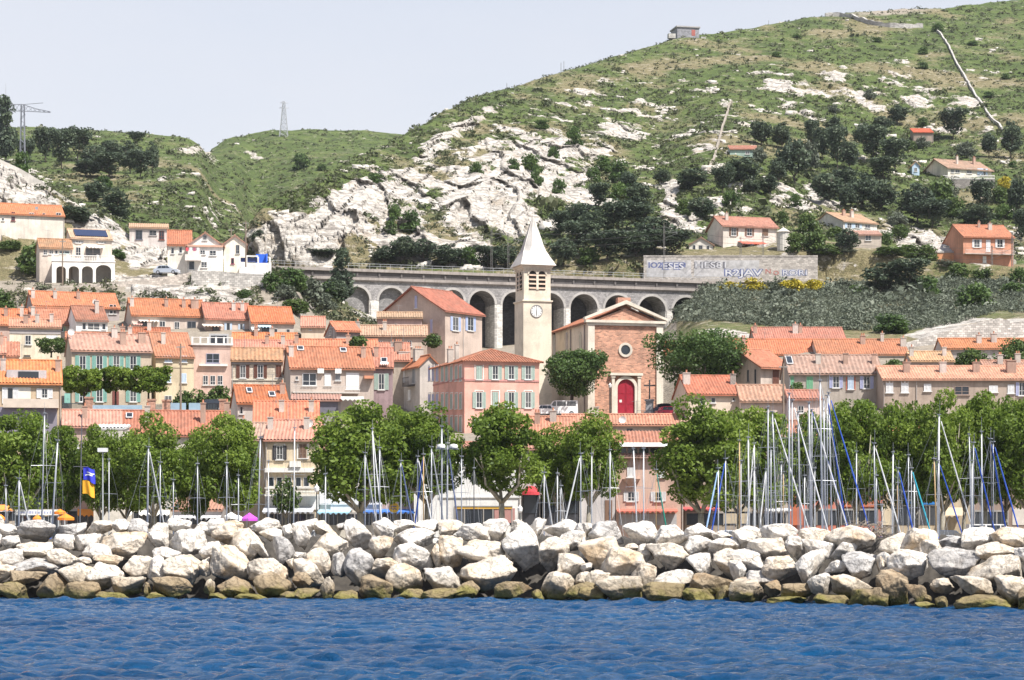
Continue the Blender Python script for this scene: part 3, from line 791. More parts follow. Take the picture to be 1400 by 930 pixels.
    def band(s, py, h=.18, d=.06, col=None, side='F', x0=None, x1=None):
        b = MB(); L = s.W if side == 'F' else s.D; z = s.lz(py)
        s.bx(b, side, 0 if x0 is None else x0, L if x1 is None else x1, .003, d, z - h/2, z + h/2)
        b.build("string_course", plaster(col or mul(s.col, .8), .3), s.root)
    def pipe(s, px, side='F'):
        x = s.lx(px); b = MB(); b.tube((x, -.08, 0), (x, -.08, s.H - .35), .05, n=6); b.build("downpipe", paint((.42,.38,.35), .5), s.root)
    def balcony(s, px0, px1, py0, py1, depth=1.1, col=WHITE, solid=False, bars=True, slab=True):
        """railing between photo rows py0 (handrail) and py1 (slab)"""
        x0, x1 = s.lx(px0), s.lx(px1); z0, z1 = s.lz(py1), s.lz(py0)
        b = MB()
        if slab: b.box(x0, -depth, z0 - .16, x1, -.003, z0)
        if solid: b.box(x0, -depth, z0 + .002, x1, -depth + .12, z1)
        else:
            b.box(x0, -depth, z1 - .06, x1, -depth + .07, z1); n = max(3, int((x1-x0)/.16))
            for i in range(n + 1): x = x0 + .03 + (x1 - x0 - .06) * i / n; b.box(x - .018, -depth + .02, z0 + .002, x + .018, -depth + .05, z1 - .062)
        b.build("balcony", paint(col, .6), s.root)
    def awning(s, px0, px1, py0, py1, col, out=1.6, valance=.25, stripes=False):
        x0, x1 = s.lx(px0), s.lx(px1); z1 = s.lz(py0); z0 = s.lz(py1) + valance * 0
        b = MB(); n = max(4, int((x1 - x0) / .5)); 
        for i in range(n):
            a, c = x0 + (x1-x0)*i/n, x0 + (x1-x0)*(i+1)/n; mz = -.05
            b.add([(a,-.02,z1),(c,-.02,z1),(c,-out,z0+.22),(a,-out,z0+.22),((a+c)/2,-out,z0+.0)], [(0,3,2,1),(3,4,2)])
        b.build("awning", paint(col, .8, var=.07, name="canvas"), s.root)
    def panel(s, px0, px1, py0, py1, col, name="shop_front", d=.06, glass=False, side='F'):
        b = MB(); u0, u1 = s.lx(px0), s.lx(px1); z0, z1 = s.lz(py1), s.lz(py0)
        s.bx(b, side, u0, u1, .003, d, z0, z1)
        return b.build(name, glass_mat() if glass else paint(col, .6), s.root)
    def shop(s, px0, px1, py0, py1, n=4):
        b = MB(); u0, u1 = s.lx(px0), s.lx(px1); z0, z1 = s.lz(py1), s.lz(py0)
        for i in range(n + 1):
            u = u0 + (u1-u0)*i/n; b.box(u-.05, -.09, z0, u+.05, -.003, z1)
        b.box(u0 - .05, -.1, z1 + .002, u1 + .05, -.004, z1 + .18)
        f = b.build("shop_front", paint((.35,.33,.31), .5), s.root)
        for i in range(n):
            k = MB(); k.box(u0 + (u1-u0)*i/n + .053, -.03, z0, u0 + (u1-u0)*(i+1)/n - .053, -.002, z1); k.build("pane", glass_mat(), f)

def H(name, label, px0, px1, Y, eave, ridge, wall, roof=ORANGE, kind='x', cat="house", yaw=0, depth=8.0, wins=(), chim=(), base=None, group=None, **kw):
    h = House(name, label, cat, px0, px1, Y, eave, yaw, depth, base, group)
    h.body(wall, kind, ridge, roof, **kw)
    for w in wins: h.win(*w[:4], **(w[4] if len(w) > 4 else {}))
    for c in chim: h.chimney(*c)
    r_ = random.Random(int(px0 * 7 + Y))
    if h.W > 5 and r_.random() < .75:
        b = MB(); x = r_.choice([.12, h.W - .12]); b.tube((x, -.07, 0), (x, -.07, h.H - .3), .05, n=6); b.build("downpipe", paint((.36,.32,.29), .5), h.root)
    if h.W > 7 and kind == 'x' and len(chim) < 2:
        for _ in range(r_.choice([1, 1, 2])): h.chimney(px0 + (px1 - px0) * r_.uniform(.06, .94), ridge - 2, r_.uniform(.45, .8), 1, h.D * r_.uniform(.18, .45), r_.choice([1, 1, 2]))
    if h.W > 5 and kind == 'x' and r_.random() < .45: h.antenna((px0 + (px1 - px0) * r_.uniform(.15, .85)), r_.uniform(1.2, 2.2))
    return h
# ---- front row on the quay, left to right
o = dict
h = H("apartment_house", "orange roofed house with wide dormer behind the leftmost quay trees", -45, 84, 240, 522, 493, SAND, BRIGHT, depth=7,
      wins=[(14,541,8,22,o(sh='white',mode='o',dsh=.5)),(61,538,8,13,o(sh='white',mode='o',dsh=.5)),(-15,541,8,22,o(sh='white',mode='c')),(20,572,7,18),(40,572,7,18),(62,574,7,18),(10,640,9,20),(45,640,9,20),(70,640,9,20)], chim=[(4,494),(80,494)])
h.panel(-45, 78, 556, 600, (.22,.20,.24), "grey_storey", .05); h.panel(20, 42, 527, 553, (.70,.66,.58), "bare_patch", .012)
b = MB(); x0, x1 = h.lx(25), h.lx(53); z0, z1 = h.lz(517, 0, 1), h.lz(507, 0, 1); b.box(x0 - 1.2, .9, z0 - .5, x1 + .8, 3.4, z1 + .15)
dm = b.build("dormer", plaster((.45,.42,.42)), h.root); k = MB(); k.box(x0, .85, z0, x1, .898, z1); k.build("pane", glass_mat(), dm)
h.balcony(4, 80, 545, 555, .9, (.55,.46,.38), solid=True); h.antenna(30); h.panel(67, 80, 534, 555, (.46,.36,.27), "wall_panel", .03)
h.panel(-40, 60, 655, 712, (.1,.1,.1), "shop_front", .04, True); h.awning(-30, 20, 690, 700, (.75,.25,.05))

h = H("house", "pinkish terraced house with rose tiles between the first two quay trees", 86, 166, 240, 582, 562, PALEPINK, ROSE, depth=7,
      wins=[(100,612,8,14,o(sh='white')),(122,612,8,14,o(sh='white')),(146,612,8,14,o(sh='white')),(100,655,8,16,o(sh='grey')),(124,655,8,16,o(sh='grey'))], chim=[(116,560)])
h.awning(106, 131, 696, 707, (.85,.30,.04), 2.2); h.shop(92, 134, 699, 716, 3); h.balcony(90,165,630,642,1,(.3,.3,.3))
h = H("house", "white fronted terraced house with a long bright red roof under the blue garden fence", 166, 315, 240, 594, 563, WALLW, RED, depth=8,
      wins=[(180,628,9,18,o(sh='grey')),(205,628,9,18,o(sh='grey')),(232,628,9,18,o(sh='grey')),(258,628,9,18),(285,628,9,18),(180,668,9,18),(205,668,9,18)], chim=[(278,552),(311,548),(201,556)])
h.skylight(176, 571, 10, 6); h.awning(138, 181, 690, 706, (.78,.78,.76), 2.4); h.awning(190, 232, 698, 706, (.78,.78,.76), 2.2); h.shop(182, 232, 700, 717, 4); h.balcony(168,230,652,664,1.2,(.7,.7,.7))
h = H("house", "low white flat roofed extension in front of the long red roof", 128, 168, 234, 586, 584.5, WALLW, (.6,.58,.55), 'mono', depth=4, ov=.05, wins=[(150,600,10,9)], cornice=False)
h = H("shop_building", "low shop with terracotta tiled canopy and grey shutters under the third quay tree", 236, 303, 229, 697, 680, GREY, ROSE, 'mono', "shop", depth=5, cornice=False)
h.panel(236, 303, 697.5, 705, (.55,.52,.52), "fascia", .12); h.shop(238, 302, 706, 717, 6); h.awning(236, 303, 704, 711, (.5,.5,.52), 1.0)
h = H("house", "plain cream house with small ground floor windows left of the narrow alley", 302, 362, 236, 600, 580, CREAM, OLD, depth=7,
      wins=[(315,690,7,12),(329,693,7,12,o(sh='grey')),(318,640,8,16,o(sh='grey')),(344,640,8,16,o(sh='grey'))], chim=[(330,576)])
h.band(672, .2)
h = H("house", "cream house with brown shutters, balustraded terrace and grey shop awning at the quay", 362.5, 436, 232, 600, 576, (.58,.48,.34), ROSE, depth=7,
      wins=[(382.5,619,9,19,o(sh='dark',surround=WHITE,dsh=.35,mode='o')),(414,617,10,19,o(sh='wood',mode='c',surround=WHITE)),(371,659,8,13),(382,659,8,13),(394,659,10,13),(408,659,8,13),(419,659,8,13)], chim=[(367,576),(417,574)])
h.panel(362.5, 436, 600.5, 604, (.70,.66,.6), "frieze_or_eave_shade", .1); h.band(630, .15, .05); h.panel(362.5, 430, 640, 646, (.75,.73,.7), "blind_box", .35); h.panel(362.5, 436, 676, 697, (.70,.69,.67), "sign_board", .1)
b = MB(); x0, x1 = h.lx(364), h.lx(434); z0, z1 = h.lz(676), h.lz(667)
b.box(x0, -1.5, z0 - .2, x1, -.11, z0); b.box(x0, -1.5, z1 - .12, x1, -1.25, z1)
for i in range(34):
    x = x0 + .15 + (x1 - x0 - .3) * i / 33; b.lathe([(.05, z0 + .002), (.09, z0 + .2), (.045, z0 + .42), (.06, z1 - .122)], 6, (x, -1.38))
b.build("balustrade", plaster((.72,.69,.62), .2), h.root)
h.awning(362, 431, 692, 703, (.42,.43,.46), 2.6); h.shop(364, 430, 703, 718, 6); h.dish(420, 582); h.antenna(390)
b = MB(); x = h.lx(404); z = h.lz(635); b.box(x - .55, -.5, z - .3, x + .55, -.01, z + .3); b.build("air_conditioner", paint(WHITE, .5), h.root)
h = H("house", "white house with blue shop awnings behind the broad plane tree", 437, 522, 232, 612, 590, WALLW, ROSE, depth=7,
      wins=[(450,640,9,18,o(sh='grey')),(475,640,9,18,o(sh='grey')),(500,640,9,18,o(sh='grey'))])
h.panel(437, 522, 668, 690, (.76,.75,.73), "sign_board", .2); h.panel(452, 482, 690, 698, (.62,.60,.60), "name_board", .1); h.awning(436, 480, 697, 704, (.30,.52,.68), 2.2); h.awning(497, 522, 697, 703, (.05,.16,.5), 2.2); h.shop(438, 520, 703, 718, 7)
h = H("house", "cream terraced house with a blue fascia and round yellow sign behind the masts", 522, 566, 233, 606, 586, PALEPINK, RED, depth=7, wins=[(535,640,8,16,o(sh='grey')),(552,640,8,16,o(sh='grey')),(537,676,14,8,o(mull=False))])
h.awning(520, 570, 696, 703, (.04,.15,.5), 2.0); h.shop(523, 565, 703, 718, 4)
h = H("shop_building", "plain white quayside building with a wide unlit shop front left of the arched portals", 566, 712, 231, 638, 636.5, (.70,.69,.67), (.55,.53,.5), 'mono', "shop", depth=9, ov=.1, cornice=False, dirt=.12)
h.panel(600, 712, 679, 681, (.62,.61,.6), "string_course", .1); h.shop(622, 700, 694, 718, 6); h.panel(622, 700, 693, 696, (.6,.35,.06), "sign_strip", .1); h.panel(676, 704, 695, 715, (.42,.22,.2), "mural", .05)
h = H("house", "red roofed house just above the white quayside shop, seen between tree crowns", 566, 700, 243, 628, 606, PEACH, RED, depth=9, wins=[(590,648,8,6)])
h = House("arcade_building", "grey building with three tall arched portals under red and dark awnings", "building", 712, 841, 232, 613, 0, 8)
h.body((.50,.47,.46), 'x', 597, RED)
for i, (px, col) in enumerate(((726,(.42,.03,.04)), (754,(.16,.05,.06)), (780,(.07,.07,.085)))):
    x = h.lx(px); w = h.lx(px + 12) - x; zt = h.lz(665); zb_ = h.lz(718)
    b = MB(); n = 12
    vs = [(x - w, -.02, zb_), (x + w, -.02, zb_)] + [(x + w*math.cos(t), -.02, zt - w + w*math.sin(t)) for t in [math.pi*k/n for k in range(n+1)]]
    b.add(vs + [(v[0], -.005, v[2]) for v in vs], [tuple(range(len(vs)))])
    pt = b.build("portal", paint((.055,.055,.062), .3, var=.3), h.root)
    b = MB(); nn = 10
    for k in range(nn):
        t0, t1 = math.pi*k/nn, math.pi*(k+1)/nn; ring = []
        for j in range(5):
            ph = math.pi/2*j/4
            for t in (t0, t1): ring.append((x + w*1.05*math.cos(t)*math.sin(ph) if False else x + w*1.05*math.cos(t), -.03 - 1.2*math.sin(ph)*abs(math.sin(t))**.5 if True else 0, zt - w + w*1.05*math.sin(t)*math.cos(ph)))
        b.add(ring, [(2*j, 2*j+1, 2*j+3, 2*j+2) for j in range(4)])
    b.build("awning", paint(col, .8), pt)
    k = MB(); k.box(x - w*.8, -.08, zb_ + 1.2, x + w*.8, -.03, zt - w*.9); k.build("pane", glass_mat(), pt)
    k = MB(); k.box(x - w - .32, -.15, zb_, x - w - .03, -.002, zt - w); k.box(x + w + .03, -.15, zb_, x + w + .32, -.002, zt - w); k.build("surround", plaster((.68,.66,.63)), pt)
for px in (725, 752, 779, 806, 828): h.win(px, 642, 9, 17, sh='white' if px < 800 else 'grey')
h.door(832, 700, 10, 32)
h = H("house", "orange roofed house standing between the pink corner house and the arched portals", 690, 786, 256, 594, 571, PEACH, ORANGE, depth=8, wins=[(720,600,8,7)], chim=[(700,568)])
h = H("house", "peach house with white shutters, rose tiles and a covered roof terrace below the church", 842, 934, 232, 626, 592, (.62,.44,.35), ROSE, depth=8, cornice=False,
      wins=[(862,646,9,13,o(sh='white',mode='c')),(905,646,9,13,o(sh='white',mode='c')),(863,679,10,13,o(sh='white')),(900,679,10,13,o(sh='white'))]) if False else None
h = House("house", "peach house with white shutters and a long covered roof terrace below the church", "house", 842, 934, 232, 624, 0, 3.5)
h.walls((.54,.375,.30)); h.rk = 'flat'
for w in ((862,646,9,13,'white','c'),(905,646,9,13,'white','c'),(863,679,10,13,'white','o'),(900,679,10,13,'white','o')): h.win(*w[:4], sh=w[4], mode=w[5])
b = MB(); b.box(0, .6, h.H, h.W, 3.4, h.H + .9); b.build("loggia_wall", plaster((.4,.34,.3)), h.root)
h.roof_o = None
b = MB(); h.slope(b, (-.2, -.5, h.H - .1), (1,0,0), (0,1,0), h.W + .4, 1.0, .3); b.build("eave_tiles", tiles(ROSE), h.root)
for i in range(6):
    k = MB(); x = h.W * (i + .1) / 6; k.box(x, .56, h.H + .12, x + h.W / 7.2, .598, h.H + .85); k.build("pane", glass_mat(), h.root)
b = MB(); x0, x1 = h.lx(846), h.lx(934); b.add([(x0,.6,h.lz(606)),(x1,.6,h.lz(606)),(x1,-.5,h.lz(611)),(x0,-.5,h.lz(611)),(x0,.6,h.lz(606)+.06),(x1,.6,h.lz(606)+.06),(x1,-.5,h.lz(611)+.06),(x0,-.5,h.lz(611)+.06)],[(0,1,2,3),(4,7,6,5),(3,2,6,7),(0,3,7,4),(1,5,6,2)]); b.build("awning", paint((.78,.77,.75), .7), h.root)
b = MB(); h.slope(b, (-.2, .7, h.H + 1.0), (1,0,0), (0,1,0), h.W + .4, 4.6, .36); b.build("roof", tiles(ROSE), h.root)
b = MB(); b.add([(0,.65,h.H),(0,5.2,h.H),(0,5.2,h.H+2.6),(0,.65,h.H+1.0)],[(0,1,2,3)]); b.add([(h.W,.65,h.H),(h.W,5.2,h.H),(h.W,5.2,h.H+2.6),(h.W,.65,h.H+1.0)],[(3,2,1,0)]); b.build("gable", plaster((.62,.44,.35)), h.root)
x = h.lx(863); z = h.lz(655); b = MB(); b.add([(x-.9,-.7,z),(x+.9,-.7,z),(x+.9,-.003,z),(x-.9,-.003,z),(x,-.1,z-.9)],[(0,1,2,3),(0,4,1),(1,4,2),(3,4,0)]); b.build("bracket", plaster((.5,.38,.3)), h.root)
h.awning(843, 926, 696, 702, (.5,.13,.09), 1.2); h.panel(846, 925, 703, 718, (.42,.41,.42), "roller_shutter", .05); h.pipe(933)
h = H("long_house", "long low tan building with two small barred windows directly below the church forecourt", 770, 935, 262, 580, 568, (.42,.34,.28), ROSE, depth=5, wins=[(861,587,8,9,o(mull=True,fr=(.1,.1,.12))),(905,587,8,9,o(fr=(.1,.1,.12)))])
h.dish(851, 588, 0)
h = H("house", "beige quay house hidden behind the plane trees right of the peach house", 935, 1080, 234, 600, 575, BEIGE, OLD, depth=8, wins=[(955,640,9,16,o(sh='grey')),(985,640,9,16,o(sh='grey')),(1020,640,9,16,o(sh='grey')),(1050,640,9,16,o(sh='grey'))])
h.shop(938, 1075, 702, 718, 8); h.awning(925, 985, 693, 699, (.45,.08,.08), 1.5); h.panel(990, 1025, 692, 716, (.5,.42,.3), "blind_panel", .1); h.awning(1030, 1080, 695, 701, (.6,.6,.6), 1.5)
h = H("house", "brick red shop house behind the tallest cluster of masts", 1080, 1207, 234, 600, 577, (.56,.20,.14), ORANGE, depth=8, wins=[(1100,640,9,16,o(sh='white')),(1130,640,9,16,o(sh='white')),(1160,640,9,16,o(sh='white')),(1190,640,9,16,o(sh='white'))])
h.shop(1100, 1200, 698, 718, 6); h.panel(1080, 1098, 690, 718, (.55,.16,.08), "red_pier", .2); h.panel(1150, 1207, 685, 693, (.55,.18,.10), "sign_board", .12)
h = H("house", "cream house with a blue shop fascia and beige blinds behind the right masts", 1208, 1330, 234, 605, 582, CREAM, RED, depth=8, wins=[(1225,640,9,16,o(sh='blue')),(1255,640,9,16,o(sh='blue')),(1285,640,9,16,o(sh='blue')),(1312,640,9,16,o(sh='blue'))])
h.panel(1226, 1280, 684, 690, (.03,.2,.55), "sign_board", .15); h.shop(1228, 1285, 692, 718, 4); h.awning(1288, 1316, 694, 708, (.5,.40,.28), 1.2); h.panel(1206, 1224, 690, 718, (.65,.55,.4), "pier", .1)
h = H("house", "brown fronted house at the right end of the quay", 1330, 1450, 234, 606, 584, (.30,.22,.18), OLD, depth=8, wins=[(1345,640,9,16),(1375,640,9,16),(1405,640,9,16)])
h.shop(1332, 1378, 700, 718, 3); h.panel(1384, 1440, 695, 718, (.6,.55,.5), "shop_front", .05)

# ---- second row
mh = H("villa", "large villa with green shutters, grey side wall and striped tile roof", 98, 207, 290, 478, 457, (.44,.365,.275), ROSE, depth=9, yaw=6, per=.5, dirt=.6,
      wins=[(x, 496, 9, 19, o(sh='green', surround=(.62,.55,.45), dsh=.48)) for x in (113, 136, 159, 182)] + [(x, 540, 9, 19, o(sh='green', surround=(.62,.55,.45), dsh=.48)) for x in (113, 136, 182)], chim=[(197,456,.9,1.2,None,2)])
mh.door(158, 545, 9, 20, (.16,.05,.04)); mh.panel(98, 207, 478.5, 484, (.30,.26,.24), "frieze_or_eave_shade", .1); mh.dish(100, 454); mh.door(92, 545, 8, 14, SH['green'])  # full-width dark strip stands for the shade under the eaves
h = H("house", "narrow cream house with pale blue closed shutters beside the green shuttered villa", 213, 265, 296, 487, 456, (.55,.46,.32), ORANGE, depth=9, yaw=7, wins=[(230,491,10,9,o(sh='sky',mode='c')),(251,491,9,9,o(sh='sky',mode='c')),(230,517,8,12,o(sh='sky',mode='c')),(251,517,8,13,o(sh='sky',mode='c')),(230,547,10,12)], chim=[(228,456)])
h.band(502, .15, .05)
h = House("modern_house", "pink flat roofed house with white roof terrace rail and wide blue window", "house", 263, 317, 300, 472, 0, 8)
h.walls((.56,.40,.335)); h.rk = 'flat'
b = MB(); b.box(-.15, -.2, h.H, h.W + .15, h.D, h.H + .25); 
for i in range(6): x = h.W * i / 5; b.box(x - .12, -.1, h.H + .25, x + .12, .1, h.H + 1.1)
b.box(0, -.06, h.H + .98, h.W, .06, h.H + 1.06); b.build("terrace_rail", plaster((.74,.71,.68)), h.root)
b = MB(); b.box(h.W * .42, 2.2, h.H, h.W * .92, 6, h.H + 1.7); lg = b.build("roof_room", plaster((.36,.36,.36)), h.root)
k = MB(); k.box(h.W*.47, 2.15, h.H + .3, h.W*.87, 2.19, h.H + 1.45); k.build("pane", glass_mat(), lg)
h.win(291, 490, 18, 13, fr=(.3,.3,.38)); 
for x in (281, 291, 301): h.win(x, 520, 7, 13)
h.panel(272, 311, 498, 500.5, (.74,.7,.66), "window_box", .4); h.band(476, .12, .05)
h = H("house", "stone faced house with dark brown shutters and pale ochre tiles", 316.5, 386, 280, 492, 477, (.50,.43,.35), OCHRE, depth=7, per=.46, wins=[(332,508,8,18,o(sh='brown',dsh=.42)),(356,508,8,18,o(sh='brown',dsh=.42)),(381,508,8,17,o(sh='brown',mode='c')),(332,545,8,12),(356,545,8,12)], mat=masonry((.60,.52,.42),(.45,.38,.3),1,.5,.26,.22))
h.panel(316.5, 386, 492.3, 498, (.33,.29,.28), "frieze_or_eave_shade", .14); h.band(519, .2, .1, (.62,.56,.46))  # the grey band paints the shade of the eaves on the stone
h = H("house", "small house with two skylights in a bright orange roof and a grey gable", 325, 394, 254, 550, 528, (.55,.50,.45), BRIGHT, depth=8, yaw=6, wins=[(330,560,4,12)], chim=[(389,531)])
h.skylight(344, 536, 8, 6); h.skylight(374, 541, 9, 6)
h = H("house", "orange roofed house with a white edged gable just above the brown shuttered quay house", 347, 436, 243, 578, 550, (.50,.45,.40), ORANGE, depth=9, chim=[(385,553),(426,550)])
h.antenna(405, 2.4)
h = H("house", "beige house with balcony, white garage door and two air conditioners under an orange roof", 397, 511, 272, 502, 475, (.44,.37,.32), ORANGE, depth=9, yaw=6, chim=[(400,474),(500,476)],
      wins=[(423,519,19,17,o(fr=(.66,.66,.66))),(448,519,9,17,o(sh='white',mode='b')),(462,515,7,11,o(sh='grey',mode='c')),(482,521,18,23,o(sh='white',mode='b',mull=False)),(406,517,3,5)])
for x in (438, 462):
    b = MB(); u = h.lx(x); z = h.lz(507); b.box(u - .38, -.42, z - .28, u + .38, -.01, z + .28); b.build("air_conditioner", paint(WHITE, .5), h.root)
h.balcony(399, 490, 528, 536, 1.3, (.55,.50,.45)); h.skylight(415, 478.5, 9, 5); h.skylight(474, 480, 9, 5)
h.panel(497, 510, 513, 517, (.5,.22,.13), "door_canopy", .8)
h = H("carport", "carport with a rosy tiled lean-to roof under the beige balcony house", 399, 466, 262, 547, 540, (.3,.28,.27), ROSE, 'mono', "carport", depth=5, cornice=False)
h.panel(430, 462, 549, 566, (.13,.13,.16), "opening", .04); h.awning(466, 497, 542, 549, (.62,.62,.56), 1.5); h.panel(404, 428, 550, 566, (.5,.3,.22), "side_wall", .06)  # the dark panel stands for the shade inside the open carport
h = H("house", "narrow mauve house with grey green shutters left of the street of grey facades", 511, 537, 284, 501, 477, MAUVE, ORANGE, depth=8, wins=[(521.5,522,8,22,o(sh='pale',dsh=.5))], chim=[(503,480)])
h.skylight(525, 495, 9, 6); h.awning(520, 531, 495, 500, (.7,.68,.65), .5)
h = H("house", "grey rendered house with iron balconies facing the side street beside the pink corner house", 580, 583.5, 289, 500, 489, (.46,.42,.38), RED, depth=22, yaw=19, side=.1, pitch=.5) if False else None
h = House("house", "grey rendered house with iron balconies and long shutters facing the side street", "house", 574, 600, 306, 499, 19, 17)
h.body((.47,.43,.39), 'y', 486, RED, dirt=.6)
for px, py, w_, hh, sh in ((552,515,3.2,16,'white'),(566,513,3.4,22,'grey'),(546,515,3,16,'grey'),(560,540,3.2,14,'white'),(548,541,3,12,'grey')): h.win(px, py, w_, hh, sh=sh, mode='c', side='L')
for px, py in ((563, 527), (545, 528)):
    y = h.ly(px); b = MB(); z = h.lz(py, 0, y)
    b.box(-.9, y - 1.4, z - .12, -.003, y + 1.4, z); 
    for i in range(15): b.box(-.9, y - 1.4 + i*.2 - .015, z + .002, -.87, y - 1.4 + i*.2 + .015, z + 1.0)
    b.box(-.92, y - 1.4, z + 1.002, -.86, y + 1.4, z + 1.06); b.build("balcony", paint((.06,.06,.07), .5), h.root)
h.chimney(585, 478, 1.2, 1, 4, 3); h.chimney(580, 482, 1.6, 1, 9, 3)

pk = House("corner_house", "big pink corner house with pale green shutters and a hipped red roof", "house", 635, 737, 288, 493, 17, 15.0)
pk.body((.66,.36,.29), 'hip', None, RED, dirt=.25, pitch=.36, ov=.45)
for x in (655, 677, 699, 722):
    pk.win(x, 509.5, 8, 19, sh='pale', mode='c' if x == 655 else 'o', surround=WHITE, dsh=.46)
    pk.win(x, 547, 8, 22, sh='pale', mode='c' if x == 677 else 'o', surround=WHITE, dsh=.46)
    pk.win(x, 582, 8, 18, sh='pale', mode='o', surround=WHITE, dsh=.46)
for x in (587.5, 592.5, 598, 605, 611, 617.5, 624, 630):
    for py in (511, 549, 580): pk.win(x, py, 2.6, 20, sh='pale' if x > 602 else 'lav', mode='c', side='L', surround=WHITE)
pk.band(519.5, .22, .08, (.45,.22,.2)); pk.band(517, .2, .08, (.45,.22,.2), 'L')
pk.chimney(642, 478, .7, 1, 9, 2); pk.chimney(660, 472, .5, 1, 12, 1)
# house above it, gable to the left
h = House("house", "tall beige house with big red roof and lavender shutters before the railway arches", "house", 608.5, 659, 340, 424, 52, 12.3)
h.body((.46,.37,.315), 'x', 387, RED, dirt=.4, ov=.4, side=.5, pitch=.60)
h.win(622.5, 443, 8, 19, sh='blue', mode='o', dsh=.5); h.win(643, 443, 8, 19, sh='blue', mode='o', dsh=.5)
h.win(569, 413, 3.2, 17, sh='lav', mode='c', side='L'); h.win(590, 446, 3.2, 18, sh='lav', mode='c', side='L'); h.pipe(633)
h = H("chapel_annex", "low mauve outbuilding with a flat tan roof left of the tall beige house", 516, 577, 336, 434, 428, (.45,.33,.30), OCHRE, depth=6, cat="outbuilding", wins=[(541,445,2.5,5)])
h = H("long_house", "long low tan building with a wide ochre roof below the mauve outbuilding", 486, 584, 328, 458, 446, (.47,.37,.30), OCHRE, depth=6, wins=[(560,470,6,8),(520,470,6,8)], chim=[(489,441)])
h = H("house", "house with a grey gable and orange roof left of the long ochre roof", 460, 492, 322, 452, 441, GREY, BRIGHT, depth=8, yaw=12, wins=[(452,455,2.5,7,o(side='L'))])
h = H("house", "small cream house with an orange roof at the foot of the scrub slope", 412, 444, 342, 446, 434, (.58,.47,.36), BRIGHT, depth=6, wins=[(424,449,3,5)])
h = H("house", "low house with a thin orange roof strip behind the brown shuttered stone house", 318, 402, 318, 476, 466, PALEPINK, ORANGE, depth=6, chim=[(365,460),(387,466)])
h = H("house", "house with an orange roof behind the beige balcony house, two chimneys", 402, 516, 312, 476, 465, GREY, ORANGE, depth=6, chim=[(404,462),(476,462)])
h = H("house", "house with an orange roof and a white chimney pair behind the mauve house", 500, 560, 312, 492, 470, BEIGE, RED, depth=8, chim=[(545,468,1.0,1,None,3),(537,470)])
h.antenna(552, 2.2)
h = H("house", "low orange roof just below the terrace rail of the grey row of upper houses", 318, 406, 330, 464, 456, BEIGE, BRIGHT, depth=5, chim=[(350,455)])

# ---- upper left town
H("house", "long house with dark front and orange roof below the stone retaining wall", 45, 163, 350, 417, 399, (.33,.29,.28), ORANGE, depth=8, yaw=9, wins=[(58,420,5,6),(152,423,5,13),(157,423,3,13),(100,422,5,6)], chim=[(37,397),(78,413),(110,401)])
h = H("house", "long upper house with cream awning and four chimneys above the white roof terrace", 180, 281, 345, 430, 409, (.52,.44,.38), ORANGE, depth=9, yaw=7, wins=[(199,444,12,9,o(mull=False,fr=(.2,.1,.1))),(222,445,8,12),(242,446,7,12),(262,446,12,13,o(fr=(.15,.15,.16)))], chim=[(175,409),(230,418),(254,418),(269,412,1.1,1.6,None,1)])
h.awning(189, 217, 437, 441, (.75,.70,.62), 1.2); h.awning(181, 194, 441, 446, (.6,.35,.3), 1.2); h.antenna(270, 2.0)
h = H("house", "right long house of the upper row with blue shutters and an orange roof", 281, 344, 345, 435, 415, (.52,.42,.36), ORANGE, depth=9, yaw=7, wins=[(295,449,10,8,o(fr=(.25,.05,.05),mull=False)),(312,448,5,13,o(sh='sky')),(330,449,4,12,o(sh='sky'))], chim=[(322,421),(334,418)])
h.awning(276, 304, 443, 448, (.66,.55,.47), 1.2)
h = H("house", "upper row's end house with a blue awning beside the scrub slope", 344, 402, 343, 440, 420, (.50,.44,.39), ORANGE, depth=9, yaw=7, wins=[(363,451,12,9,o(fr=SH['sky'],mull=False)),(377,453,5,7),(394,456,5,12),(350,450,6,8)])
h.awning(352, 370, 444, 449, (.4,.55,.65), 1.0); h.awning(343, 354, 447, 453, (.8,.8,.78), 1.0)
H("house", "orange roofed house at the left edge below the stone wall", -30, 46, 335, 443, 423, PALEPINK, BRIGHT, depth=8, chim=[(8,424),(30,420)])
h = H("house", "cream house with one blue window and a vine along its terrace wall", 13, 83, 322, 446, 437, (.68,.60,.46), BRIGHT, depth=5, wins=[(38.5,465,8,13),(71,463,16,9,o(sh='white',mode='b',mull=False)),(37,487,9,3,o(mull=False,fr=(.2,.15,.1)))], chim=[(51,436)])
h.panel(13, 83, 446.5, 456, (.36,.33,.32), "frieze_or_eave_shade", .08)  # strip below the roof edge, eave shade put into its colour
h = H("house", "house with faded red tiles between the cream house and the white sunroom", 44, 100, 332, 442, 422, (.46,.40,.34), RED, depth=8, yaw=6, wins=[(85,449,4,9,o(sh='mint'))], chim=[(39,421)])
h = H("house", "white sunroom house with blue glazing under a weathered red roof", 104, 147, 328, 437, 419, (.74,.72,.70), RED, depth=8, yaw=10, wins=[(115,446,5,10,o(mull=False)),(128,446,17,11,o(fr=WHITE)),(142,446,5,10,o(mull=False))], chim=[(136,412)])
h.panel(112, 146, 438, 440.5, (.75,.74,.72), "gutter_board", .3); h.dish(134.5, 413)
H("house", "house corner with a steep orange verge at the left edge above the dormer house", -30, 8, 300, 482, 462, PALEPINK, ORANGE, depth=7, chim=[(2,459)])
h = H("house", "small pink lean-to with orange roof left of the cream house", 8, 26, 306, 486, 468, (.62,.50,.42), ROSE, 'mono', depth=4, wins=[])
H("house", "strip of orange roof between the green shuttered villa and the white terrace rail", 90, 185, 312, 462, 455.5, BEIGE, ORANGE, depth=4, chim=[(178,452)])
